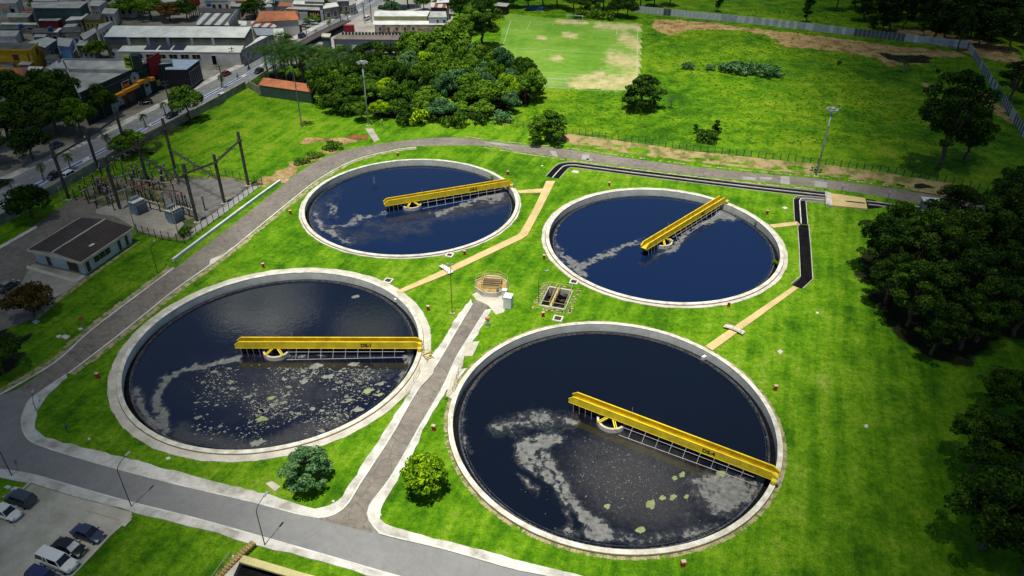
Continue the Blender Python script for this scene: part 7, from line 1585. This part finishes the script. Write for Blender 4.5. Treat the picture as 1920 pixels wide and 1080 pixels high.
bld('covered_yard', 'low building with sloping grey roof half hidden by the umbrella tree', [(700, 99), (755, 100), (758, 86), (700, 86)], [3.0, 3.0, 3.8, 3.8], SL, pm('pinkish_roof', (0.33, 0.29, 0.25), (0.24, 0.21, 0.18), 0.5), cat='building')
for a, b, l in ((614, 108, 'blue water drum nearest the palms in the school yard'), (619, 103, 'blue water drum behind the nearest one in the school yard'), (621, 99, 'blue water drum farthest back in the school yard')):
    t = thing('water_drum', l, 'water tank', at(a, b), 0, 'blue water drums in the school yard'); mb = MB(); mb.lathe([(0.85, 0), (0.95, 0.9), (0.85, 1.1)], 14); mb.build('drum', M['blue'], t); mb = MB(); mb.lathe([(0.9, 1.1), (0.5, 1.3), (0, 1.35)], 14); mb.build('lid', M['blue'], t)
mb = MB(); A, B = at(633, 88, 0.2), at(651, 76, 2.2); mb.bar(A, B, 1.2, 0.25); tag(mb.build('ramp', M['white']), 'narrow white ramp rising along the school front', 'ramp')
t = thing('container', 'dark red container box behind the long school wall', 'container', at(655, 59), 0); mb = MB(); mb.box((0, 0, 1.1), (3.6, 2.0, 2.2)); mb.build('box', lum((0.28, 0.015, 0.03)), t); mb = MB(); mb.box((0, 0, 2.24), (3.7, 2.1, 0.06)); mb.build('lid', lum((0.26, 0.03, 0.04)), t)
ol = lum((0.30, 0.31, 0.14)); rw = [(0, 0.04+0.12*i, 0.09+0.12*i, 0.1 if i % 2 else 1.0, 2.6, 'door' if i % 2 else 'window') for i in range(5)]
bld('row_houses', 'row of houses with two stepped white roofs and olive upper wall by the avenue', [(699, 47), (838, 46.5), (840, 40), (700, 39)], [3.2, 3.2, 3.7, 3.7], pm('patchy_wall', (0.42, 0.36, 0.28), (0.18, 0.12, 0.09), 0.5, contrast=(0.42, 0.55)), M['roofwhite'], rw, 0.9)
bld('row_houses', 'upper storey of the stepped row houses with olive front wall', [(701, 31), (801, 31), (806, 21), (703, 21)], 5.3, ol, M['roofwhite'], over=0.05)
bld('blue_window_house', 'house with dark sloping roof and two blue windows right of the olive wall', [(803, 33), (838, 33), (836, 22), (808, 22)], [5.6, 5.6, 6.6, 6.6], lum((0.42, 0.47, 0.52)), M['roofgrey'], [(0, 0.42, 0.56, 3.6, 5.0, 'window'), (0, 0.78, 0.94, 3.6, 5.0, 'window')], 0.1, mats={'window': lum((0.03, 0.06, 0.16))})
bld('awning_house', 'dark house with red and white striped awning at the top', [(808, 14), (838, 15), (836, 6), (806, 5)], 6.0, lum((0.07, 0.07, 0.08)), M['stripe2'])
bld('pale_roof_house', 'pale roofed house at the top edge above the awning house', [(818, 6), (842, 5), (842, -4), (822, -4)], 6.5, M['wallgrey'], M['roofwhite'])
bld('dark_shed', 'dark wooden shed with pale roof at the far left corner of the pitch', [(926, 11), (950, 13), (956, 7), (934, 5)], 3.2, lum((0.03, 0.025, 0.022)), M['roofgrey'], cat='shed', over=0.4)
sd_ = bld('tiled_shed', 'long low shed with orange tile roof behind the grey boundary wall', [(484, 160), (586, 174), (592, 160), (494, 146)], [3.2, 3.2, 4.2, 4.2], lum((0.05, 0.10, 0.07)), M['tileroof'], cat='shed', over=0.4)
# utility poles of the avenue
M['upole'] = pm('wood_pole', (0.12, 0.11, 0.10), (0.07, 0.065, 0.06), 1.2, 0.9)
for i, (a, b, ty, l) in enumerate(((322, 211, 150, 'utility pole on the median beside the black car'), (440, 122, 88, 'utility pole at the avenue end of the warehouse'), (418, 160, 121, 'utility pole on the median by the red car'), (505, 118, 76, 'utility pole before the white block'), (576, 72, 52, 'utility pole above the dark car on the avenue'), (594, 70, 55, 'short utility pole on the near kerb of the avenue'), (640, 48, 10, 'tall utility pole beside the end of the school wall'), (684, 44, 5, 'tall utility pole right of the white car at the top'), (697, 42, -6, 'tallest utility pole at the row houses'), (162, 266, 236, 'pole at the plaza trees by the avenue'), (205, 268, 250, 'short dark post on the median'))):
    t = thing('utility_pole', l, 'pole', at(a, b), 0.5, 'utility poles along the avenue'); H = hgt(a, b, ty); mb = MB(); mb.tube([(0, 0, 0), (0, 0, H)], [0.2, 0.13], 7); mb.build('shaft', M['upole'], t); mb = MB()
    for z in (H-0.5, H-1.4): mb.bar((-1.0, 0, z), (1.0, 0, z), 0.12, 0.14)
    mb.build('crossarm', M['upole'], t); mb = MB(); mb.tube([(0, 0, 0), (0, 0, 1.6)], 0.24, 8); mb.build('painted_base', M['whitewash'], t)
wires = [(0, 2), (2, 3), (3, 4), (4, 6), (6, 7)]
P_ = [(322, 211, 150), (440, 122, 88), (418, 160, 121), (505, 118, 76), (576, 72, 52), (594, 70, 55), (640, 48, 10), (684, 44, 5)]
mb = MB()
for i, j in wires:
    A = at(*P_[i][:2])+Vector((0, 0, hgt(*P_[i])-0.5)); B = at(*P_[j][:2])+Vector((0, 0, hgt(*P_[j])-0.5))
    for s in (-0.8, 0, 0.8): mb.tube([A.lerp(B, u)+Vector((s, 0, -1.2*math.sin(PI*u))) for u in (0, .25, .5, .75, 1)], 0.015, 3, cap=False)
tag(mb.build('power_lines', M['black']), 'thin power lines sagging between the avenue utility poles', 'cable')
# more roofs packed into the far left blocks
EX = [([(112, 100), (136, 100), (146, 92), (118, 92)], 3.4, 'roofgrey', 'grey roof below the blue house'), ([(84, 112), (104, 113), (112, 103), (90, 102)], 3.4, 'roofdark', 'dark roof between grey pointed roof and store'), ([(150, 95), (176, 96), (186, 86), (160, 85)], 3.2, 'roofdark', 'dark low roof beside the round tree by the store'), ([(142, 86), (160, 86), (166, 77), (150, 76)], 4.0, 'roofgrey', 'small grey roof behind the blue house'), ([(62, 70), (84, 70), (88, 65), (66, 65)], 4.0, 'roofgrey', 'small grey roof above the smooth grey pointed roof'),
      ([(122, 68), (150, 67), (150, 62), (124, 63)], 3.6, 'roofdark', 'dark roof in front of the right mossy roof'), ([(0, 120), (24, 121), (30, 114), (2, 113)], 3.0, 'roofdark', 'dark low roof under the yellow house'), ([(34, 122), (56, 122), (64, 115), (40, 115)], 3.2, 'roofgrey', 'grey low roof under the yellow house balcony'), ([(190, 26), (214, 27), (222, 17), (196, 16)], 4.5, 'roofgrey', 'grey roof right of the olive house'), ([(300, 6), (330, 7), (334, -4), (304, -4)], 4.5, 'roofgrey', 'grey roof at the top edge left of the water tower'),
      ([(216, 8), (250, 8), (254, -2), (220, -2)], 5, 'roofdark', 'dark roof at the top edge above the warehouse'), ([(430, 12), (450, 13), (454, 5), (434, 4)], 4, 'roofgrey', 'grey roof right of the white house at the top'), ([(498, 6), (520, 6), (522, -3), (500, -3)], 4.5, 'roofwhite', 'white roof at the top edge above the orange tiles'), ([(118, 52), (140, 51), (146, 45), (124, 46)], 3.8, 'roofgrey', 'grey roof right of the red shed'), ([(40, 24), (60, 24), (66, 17), (44, 17)], 4.2, 'tileroof', 'small orange roof left of the teal shed')]
for q, z, r_, l in EX: bld('house', l+' in the far left blocks' if 'far' not in l and len(l.split()) < 11 else l, q, z, rnd.choice([M['wallgrey'], M['wallwhite']]), M[r_], [(0, 0.2, 0.42, 1.2, z-0.8, 'window'), (0, 0.6, 0.82, 1.2, z-0.8, 'window')], group='houses of the far left blocks')
for a, b, z, l in ((40, 52, 4.6, 'blue water tank on a dark roof in the far left'), (95, 57, 4.3, 'blue water tank on a mossy roof in the far left'), (392, 12, 5.2, 'blue water tank behind the striped shed'), (519, 7, 4.6, 'blue water tank above the orange tiled house')):
    p = at(a, b, z); t = thing('water_drum', l, 'water tank', p); mb = MB(); mb.lathe([(0.75, 0), (0.85, 0.9), (0.75, 1.1)], 12); mb.build('drum', M['blue'], t); mb = MB(); mb.lathe([(0.8, 1.1), (0.4, 1.3), (0, 1.35)], 12); mb.build('lid', M['blue'], t)
# ------------------------------------------------------------------ vehicles
M['tyre'] = pm('tyre', (0.015, 0.015, 0.016), rough=0.8); M['carglass'] = pm('car_glass', (0.012, 0.014, 0.018), rough=0.08, spec=0.7)
M['lampglass'] = pm('lamp_glass', (0.5, 0.52, 0.55), rough=0.15, spec=0.6); M['taillamp'] = pm('tail_lamp', (0.25, 0.01, 0.01), rough=0.25)
def paint(c, metal=0.3):
    m, nt, b = new_mat('car_paint_%d' % rnd.randrange(10**5)); b.inputs['Base Color'].default_value = (*c, 1); b.inputs['Metallic'].default_value = metal; b.inputs['Roughness'].default_value = 0.3; b.inputs['Coat Weight'].default_value = 0.6; b.inputs['Coat Roughness'].default_value = 0.05
    n = noise(nt, opos(nt), 3, 4); nt.links.new(mth(nt, 'ADD', mth(nt, 'MULTIPLY', n, 0.25), 0.2), b.inputs['Roughness']); return m
def car_proto(kind):
    """x forward, length along x; returns meshes for the parts"""
    Ls = {'hatch': 3.95, 'sedan': 4.4, 'suv': 4.35, 'pickup': 5.2}[kind]; hw = {'hatch': 0.84, 'sedan': 0.87, 'suv': 0.9, 'pickup': 0.93}[kind]
    h = Ls/2; zb, belt, top = 0.28, {'hatch': 0.88, 'sedan': 0.86, 'suv': 1.0, 'pickup': 1.08}[kind], {'hatch': 1.48, 'sedan': 1.44, 'suv': 1.68, 'pickup': 1.78}[kind]
    if kind == 'hatch': st = [(-h, .82, .45, .84), (-h+.12, .95, .3, .98), (-h+.6, 1, .26, .98), (0, 1, .24, .93), (h-1.1, 1, .25, .90), (h-.45, .96, .28, .78), (h-.1, .86, .34, .66), (h, .72, .42, .58)]; gh = [(-h+.18, -h+.75, .2, 1), (h-1.5, h-.95)]; cab = (-h+.15, h-.95, -h+.62, h-1.55)
    if kind == 'sedan': st = [(-h, .84, .45, .82), (-h+.15, .95, .3, .92), (-h+.8, 1, .26, .94), (0, 1, .24, .90), (h-1.2, 1, .25, .88), (h-.45, .96, .28, .76), (h-.1, .86, .34, .64), (h, .72, .42, .56)]; cab = (-h+.75, h-1.1, -h+1.35, h-1.8)
    if kind == 'suv': st = [(-h, .88, .5, .95), (-h+.1, .97, .36, 1.06), (-h+.6, 1, .30, 1.06), (0, 1, .28, 1.02), (h-1.15, 1, .30, 1.0), (h-.4, .97, .33, .92), (h-.08, .9, .4, .8), (h, .78, .46, .7)]; cab = (-h+.06, h-1.05, -h+.4, h-1.6)
    if kind == 'pickup': st = [(-h, .92, .55, 1.05), (-h+.1, .97, .45, 1.10), (-h+.8, 1, .38, 1.10), (0, 1, .34, 1.08), (h-1.3, 1, .35, 1.06), (h-.4, .97, .38, .98), (h-.08, .9, .45, .86), (h, .8, .5, .75)]; cab = (-h+.03, h-1.25, -h+.12, h-1.85)
    out = {}
    mb = MB(); rings = []
    for x, w_, z0, z1 in st:
        w_ *= hw; rings.append([(x, -w_*.9, z0), (x, -w_, z0+.16), (x, -w_, (z0+z1)/2), (x, -w_*.97, z1-.12), (x, -w_*.86, z1), (x, 0, z1+.03), (x, w_*.86, z1), (x, w_*.97, z1-.12), (x, w_, (z0+z1)/2), (x, w_, z0+.16), (x, w_*.9, z0)])
    n0 = 0; k = len(rings[0])
    for r_ in rings: mb.v += r_
    for i in range(len(rings)-1):
        for j in range(k): a, b = i*k+j, i*k+(j+1) % k; mb.f.append((a, a+k, b+k, b)); mb.mi.append(0)
    mb.f.append(tuple(range(k))); mb.mi.append(0); e = (len(rings)-1)*k; mb.f.append(tuple(reversed(range(e, e+k)))); mb.mi.append(0)
    out['body'] = (mb, True)
    x0, x1, t0, t1 = cab; wb, wt = hw*.93, hw*.74
    mb = MB(); b_ = [(x0, -wb*.95, belt-.02), (x1, -wb*.92, belt-.04), (x1, wb*.92, belt-.04), (x0, wb*.95, belt-.02)]; tp = [(t0, -wt, top-.06), (t1, -wt, top-.06), (t1, wt, top-.06), (t0, wt, top-.06)]
    mb.v = b_+tp; mb.f = [(0, 1, 5, 4), (1, 2, 6, 5), (2, 3, 7, 6), (3, 0, 4, 7), (4, 5, 6, 7)]; mb.mi = [0]*5; out['windows'] = (mb, False)
    mb = MB(); mb.prism([(t0-.05, -wt-.02), (t1+.06, -wt-.02), (t1+.10, 0), (t1+.06, wt+.02), (t0-.05, wt+.02), (t0-.08, 0)], top-.09, [top-.02, top-.02, top, top-.02, top-.02, top])
    for s in (-1, 1):
        mb.bar((x0+.02, s*wb*.93, belt-.03), (t0, s*wt, top-.05), .09); mb.bar((x1-.02, s*wb*.92, belt-.04), (t1, s*wt, top-.05), .07); xm = (x0+x1)/2+.05; tm = (t0+t1)/2; mb.bar((xm, s*wb*.97, belt-.03), (tm, s*(wt+.015), top-.05), .09)
        if kind == 'pickup':
            xr = (x0*2+x1)/3; mb.bar((xr, s*wb*.97, belt-.03), (xr+.05, s*(wt+.015), top-.05), .12)
    out['roof'] = (mb, False)
    mb = MB()
    for s in (-1, 1): mb.box((x1-.25, s*(hw+.06), belt+.06), (.12, .18, .14))
    out['mirror'] = (mb, False)
    return out, Ls, hw
CARS = {}
def car(kind, base, heading_px, color, lab, group=None, shade=False, metal=0.3):
    if kind not in CARS: CARS[kind] = car_proto(kind)
    parts, Ls, hw = CARS[kind]; a, b = at(*base), at(*heading_px); rz = math.atan2(b.y-a.y, b.x-a.x)
    zc = 0.02; t = thing('pickup_truck' if kind == 'pickup' else 'car', lab, 'pickup' if kind == 'pickup' else 'car', (a.x, a.y, zc), rz, group); t.scale = (0.93, 0.95, 0.95); pt = paint(color, metal)
    for nm, (mb, sm) in parts.items():
        o = mb.build(nm, M['carglass'] if nm == 'windows' else pt, t, smooth=sm)
        if nm == 'body': md = o.modifiers.new('bevel', 'SUBSURF'); md.levels = 1; md.render_levels = 2
    r_ = 0.31 if kind in ('hatch', 'sedan') else 0.37
    for sx in (-Ls*0.30, Ls*0.315):
        for s in (-1, 1):
            mb = MB(); y0, y1 = s*(hw-.20), s*(hw+.015); mb.tube([(sx, y0, r_), (sx, y1, r_)], r_, 16); w_ = mb.build('wheel', M['tyre'], t); mb = MB(); mb.tube([(sx, y1-s*.01, r_), (sx, y1+s*.015, r_)], r_*.6, 12); mb.build('rim', M['steel'], w_)
    for s in (-1, 1):
        zh = {'hatch': .64, 'sedan': .62, 'suv': .80, 'pickup': .86}[kind]; mb = MB(); mb.box((Ls/2-.17, s*hw*.66, zh), (.26, .36, .14), -s*.35); mb.build('headlight', M['lampglass'], t)
        mb = MB(); mb.box((-Ls/2+.09, s*hw*.80, zh+.1), (.12, .2, .24)); mb.build('tail_light', M['taillamp'], t)
    mb = MB(); mb.box((Ls/2-.03, 0, .42), (.05, .5, .12)); mb.build('number_plate', M['white'], t)
    if shade: mb = MB(); p = parts['windows'][0].v; c = [Vector(p[i]) for i in (1, 2, 6, 5)]; m_ = sum(c, Vector())/4; nn = (c[1]-c[0]).cross(c[3]-c[0]).normalized(); mb.face([m_+(q-m_)*0.9+nn*0.012 for q in c]); mb.build('sunshade', M['whitewash'], t)
    return t
PK = 'cars in the car park'
car('suv', (41, 941), (12, 931), (0.045, 0.06, 0.065), 'dark grey SUV parked nose to the lawn at the left of the car park', PK)
car('sedan', (14, 966), (42, 976), (0.72, 0.72, 0.68), 'white saloon car cut by the left frame edge in the car park', PK, metal=0)
car('sedan', (168, 1006), (194, 1015), (0.035, 0.05, 0.10), 'dark blue car parked at the grass kerb, farthest of its row', PK)
car('sedan', (133, 1032), (160, 1042), (0.012, 0.012, 0.014), 'black car with a white sunshade behind its windscreen', PK, shade=True)
car('pickup', (112, 1059), (140, 1070), (0.72, 0.72, 0.68), 'white double cab pickup with covered bed in the car park', PK, metal=0)
car('suv', (86, 1090), (112, 1100), (0.02, 0.03, 0.12), 'blue car cut by the bottom frame edge in the car park', PK)
AV = 'cars on the avenue'
car('hatch', (425, 141), (445, 131), (0.26, 0.015, 0.02), 'red hatchback driving past the store forecourt', AV); car('hatch', (416, 184), (396, 194), (0.70, 0.72, 0.72), 'white hatchback driving on the near carriageway', AV, metal=0); car('sedan', (323, 219), (303, 229), (0.015, 0.02, 0.035), 'black car on the near carriageway beside the street tree', AV); car('sedan', (486, 136), (466, 147), (0.012, 0.012, 0.018), 'black car near the palm stand on the avenue', AV)
car('suv', (133, 332), (153, 321), (0.66, 0.68, 0.68), 'white car next to the switchyard on the avenue', AV, metal=0); car('sedan', (103, 333), (83, 344), (0.012, 0.014, 0.022), 'black car on the avenue just left of the white one', AV); car('suv', (567, 70), (581, 62), (0.03, 0.045, 0.09), 'dark blue car driving up the avenue', AV); car('suv', (689, 37), (704, 29), (0.66, 0.67, 0.66), 'white car on the avenue at the row houses', AV, metal=0); car('sedan', (715, 16), (728, 9), (0.012, 0.014, 0.02), 'black car farthest up the avenue', AV)
car('hatch', (274, 195), (256, 197), (0.015, 0.016, 0.02), 'black hatchback parked before the store front'); car('sedan', (2, 349), (-14, 358), (0.012, 0.014, 0.02), 'black car at the left frame edge on the avenue', AV); car('sedan', (573, 51), (590, 54), (0.28, 0.30, 0.32), 'silver car parked left in front of the black sign'); car('hatch', (578, 46), (592, 44), (0.06, 0.07, 0.08), 'dark car parked in the middle in front of the black sign'); car('suv', (588, 46), (600, 48), (0.40, 0.42, 0.43), 'light grey car parked right in front of the black sign'); car('sedan', (489, 140), (500, 134), (0.6, 0.6, 0.6), 'x') if False else None
car('hatch', (137, 109), (150, 103), (0.3, 0.31, 0.32), 'grey car parked between store roof and round tree'); car('sedan', (16, 541), (30, 532), (0.03, 0.03, 0.034), 'dark car parked at the left edge below the small office'); car('hatch', (105, 307), (118, 300), (0.02, 0.03, 0.05), 'x') if False else None
car('hatch', (108, 276), (118, 271), (0.02, 0.05, 0.14), 'dark blue car parked in the shade of the plaza trees'); car('hatch', (25, 543), (34, 536), (0.6, 0.6, 0.58), 'white car parked behind the dark one at the left edge') if False else None

# ------------------------------------------------------------------ riders on the avenue
M['skin'] = pm('skin', (0.30, 0.17, 0.11), rough=0.6); M['cloth1'] = pm('dark_cloth', (0.03, 0.03, 0.04)); M['cloth2'] = pm('blue_cloth', (0.05, 0.08, 0.2))
def skin_body(name, joints, edges, mat, parent):
    me = bpy.data.meshes.new(name); me.from_pydata([j[:3] for j in joints], edges, []); o = bpy.data.objects.new(name, me); COL.objects.link(o); o.parent = parent
    sk = o.modifiers.new('skin', 'SKIN')
    if not me.skin_vertices: me.skin_vertices.new() if hasattr(me.skin_vertices, 'new') else None
    bpy.context.view_layer.objects.active = o; bpy.context.view_layer.update()
    for v, j in zip(me.skin_vertices[0].data, joints): v.radius = (j[3], j[3]); 
    me.skin_vertices[0].data[0].use_root = True; ss = o.modifiers.new('sub', 'SUBSURF'); ss.levels = 1; ss.render_levels = 1; me.materials.append(mat); return o
def rider(parent, h0, shirt):
    J = [(-0.15, 0, h0, .13), (-0.05, 0, h0+.28, .14), (0.05, 0, h0+.50, .13), (0.09, 0, h0+.60, .055), (0.12, 0, h0+.74, .10), (0.05, .19, h0+.46, .06), (0.25, .24, h0+.26, .045), (0.46, .22, h0+.18, .035), (0.05, -.19, h0+.46, .06), (0.25, -.24, h0+.26, .045), (0.46, -.22, h0+.18, .035), (0.20, .13, h0-.08, .08), (0.10, .14, h0-.46, .05), (0.18, .14, h0-.52, .04), (0.20, -.13, h0-.08, .08), (0.06, -.14, h0-.40, .05), (0.14, -.14, h0-.46, .04)]
    E_ = [(0, 1), (1, 2), (2, 3), (3, 4), (2, 5), (5, 6), (6, 7), (2, 8), (8, 9), (9, 10), (0, 11), (11, 12), (12, 13), (0, 14), (14, 15), (15, 16)]
    skin_body('body', J, E_, shirt, parent); mb = MB(); mb.lathe([(0.0, .14), (.10, .10), (.13, 0.0), (.12, -.05)], 10, (0.12, 0, h0+.78)); mb.build('helmet', M['black'], parent)
def two_wheeler(name, cat, lab, px, to, motor, shirt, plab):
    a, b = at(*px), at(*to); rz = math.atan2(b.y-a.y, b.x-a.x); t = thing(name, lab, cat, (a.x, a.y, 0.015), rz); R_ = 0.3 if motor else 0.34; wb = 0.65 if motor else 0.52
    for s in (-1, 1):
        mb = MB(); mb.lathe([(R_-.06, -.05), (R_, -.05), (R_, .05), (R_-.06, .05)] if motor else [(R_-.03, -.02), (R_, -.02), (R_, .02), (R_-.03, .02)], 18, closed=True); mb.v = [(x+s*wb, z, y+R_) for x, y, z in mb.v]; mb.build('wheel', M['tyre'], t)
    mb = MB(); mb.bar((-wb, 0, R_), (0.1, 0, .62), .06 if motor else .035); mb.bar((0.1, 0, .62), (wb-.15, 0, .85), .06 if motor else .035); mb.bar((wb, 0, R_), (wb-.2, 0, 1.0), .05 if motor else .035)
    if motor: mb.box((0, 0, .45), (.5, .28, .4)); mb.box((-.25, 0, .78), (.75, .25, .12)); mb.box((.2, 0, .82), (.35, .26, .2))
    else: mb.bar((-.2, 0, R_), (-.25, 0, .9), .035); mb.box((-.25, 0, .92), (.24, .14, .06))
    mb.build('frame', M['darksteel'], t); mb = MB(); mb.bar((wb-.2, -.3, 1.02), (wb-.2, .3, 1.02), .035); mb.build('handlebar', M['darksteel'], t)
    p = thing('person', plab, 'person', (a.x, a.y, 0.015), rz); rider(p, 0.86 if motor else 0.98, shirt)
two_wheeler('motorcycle', 'motorcycle', 'small motorcycle ridden on the far carriageway near the red car', (467, 131), (480, 124), True, M['cloth1'], 'person in dark clothes riding the motorcycle near the red car')
two_wheeler('bicycle', 'bicycle', 'bicycle on the blue lane left of the black car', (446, 149), (458, 142), False, M['cloth2'], 'person in blue riding the bicycle on the blue lane')
# ------------------------------------------------------------------ sky, sun, added sun blockers and mirrored clouds
SUN_EL, SUN_AZ = math.radians(79), math.radians(198)     # close to overhead, a little behind the camera
w = bpy.data.worlds.new('World'); scene.world = w; w.use_nodes = True
nt = w.node_tree; bg = nt.nodes['Background']; sky = nt.nodes.new('ShaderNodeTexSky'); sky.sky_type = 'NISHITA'
sky.sun_disc = False; sky.sun_elevation = SUN_EL; sky.sun_rotation = SUN_AZ; sky.air_density = 1.0; sky.dust_density = 0.15; sky.ozone_density = 1.6
nt.links.new(sky.outputs[0], bg.inputs[0]); bg.inputs[1].default_value = 0.052
ld = bpy.data.lights.new('sun', 'SUN'); ld.energy = 5.0; ld.angle = math.radians(0.5); ld.color = (1.0, 0.97, 0.89)
sun = bpy.data.objects.new('sun', ld); COL.objects.link(sun); sun.location = (0, -40, 300)
sd = Vector((math.sin(SUN_AZ)*math.cos(SUN_EL), math.cos(SUN_AZ)*math.cos(SUN_EL), math.sin(SUN_EL)))
sun.rotation_euler = sd.to_track_quat('Z', 'Y').to_euler()
def cloud_or_blocker_mat(amax, tlf=0.5):
    m = bpy.data.materials.new('cloud_or_blocker_skin'); m.use_nodes = True; nt = m.node_tree; nt.nodes.clear(); out = nt.nodes.new('ShaderNodeOutputMaterial')
    P = opos(nt); sx = nt.nodes.new('ShaderNodeSeparateXYZ'); nt.links.new(P, sx.inputs[0]); cx_ = nt.nodes.new('ShaderNodeCombineXYZ'); nt.links.new(sx.outputs[0], cx_.inputs[0]); nt.links.new(sx.outputs[1], cx_.inputs[1])
    ln = nt.nodes.new('ShaderNodeVectorMath'); ln.operation = 'LENGTH'; nt.links.new(cx_.outputs[0], ln.inputs[0])
    n = noise(nt, P, 2.6, 5, 0.6)
    r = mth(nt, 'ADD', ln.outputs['Value'], mth(nt, 'MULTIPLY', mth(nt, 'SUBTRACT', n, 0.5), 0.35))
    s = nt.nodes.new('ShaderNodeMapRange'); s.interpolation_type = 'SMOOTHSTEP'; nt.links.new(r, s.inputs[0]); s.inputs[1].default_value = 1.0; s.inputs[2].default_value = 0.15; s.inputs[3].default_value = 0.0; s.inputs[4].default_value = amax
    tr = nt.nodes.new('ShaderNodeBsdfTransparent'); df = nt.nodes.new('ShaderNodeBsdfDiffuse'); tl = nt.nodes.new('ShaderNodeBsdfTranslucent'); df.inputs[0].default_value = tl.inputs[0].default_value = (0.85, 0.85, 0.85, 1) if tlf > 0.1 else (0.45, 0.46, 0.48, 1)
    a = nt.nodes.new('ShaderNodeMixShader'); a.inputs[0].default_value = tlf; nt.links.new(df.outputs[0], a.inputs[1]); nt.links.new(tl.outputs[0], a.inputs[2])
    b = nt.nodes.new('ShaderNodeMixShader'); nt.links.new(s.outputs[0], b.inputs[0]); nt.links.new(tr.outputs[0], b.inputs[1]); nt.links.new(a.outputs[0], b.inputs[2]); nt.links.new(b.outputs[0], out.inputs[0]); return m
def cloud_or_blocker(x, y, z, a, b, rot, amax, seed, thick=34, tlf=0.02):  # builds both the mirrored clouds and the added sun blockers
    from mathutils import noise as mn
    bm = bmesh.new(); bmesh.ops.create_icosphere(bm, subdivisions=5, radius=1.0)
    for v in bm.verts:
        d = v.co.copy(); k = mn.fractal(d*2.2+Vector((seed*7.1, 0, 0)), 0.8, 2.0, 4); up = 1.0+0.45*k if d.z > 0 else 0.55+0.15*k
        v.co.z = d.z*up; v.co.x *= 1+0.05*k; v.co.y *= 1+0.05*k
    me = bpy.data.meshes.new('cloud_or_blocker'); bm.to_mesh(me); bm.free(); me.materials.append(cloud_or_blocker_mat(amax, tlf)); me.polygons.foreach_set('use_smooth', [True]*len(me.polygons))
    o = bpy.data.objects.new('cloud_or_blocker', me); COL.objects.link(o); o.location = (x, y, z); o.scale = (a, b, thick); o.rotation_euler = (0, 0, rot); structure(o)
for i, (x, y, a, b, ro_, am) in enumerate([[-210.8, 250.3, 209.0, 257.9, 0.128, 0.65], [123.4, 164.6, 71.3, 404.4, -0.242, 0.73], [17.7, 433.7, 504.5, 205.3, -0.43, 0.48], [-70.2, 50.2, 55.0, 253.2, 0.351, 0.74], [86.9, 57.8, 112, 64, 0.635, 0.76]]):  # added sun blockers out of view, shaped to darken the scene's edges
    z = 420+95*i; k = z/sd.z; cloud_or_blocker(x+sd.x*k, y+sd.y*k, z, a, b, ro_, am, i+1)
# far cumulus that the tanks mirror
for i, (x, y, z, a, b, am) in enumerate(((-590, 1480, 900, 170, 120, 1.0), (-330, 1420, 980, 110, 90, 0.95), (-690, 1850, 900, 190, 150, 1.0), (-1150, 1500, 850, 330, 300, 0.7), (-420, 900, 950, 110, 80, 0.6))): cloud_or_blocker(x, y, z, a, b, 0.3*i, am, i+11, 90, 0.5)
vs_ = scene.view_settings; vs_.view_transform = 'Standard'; vs_.look = 'None'; vs_.exposure = 0.32; vs_.gamma = 1.0; vs_.use_curve_mapping = False
scene.cycles.transparent_max_bounces = 24
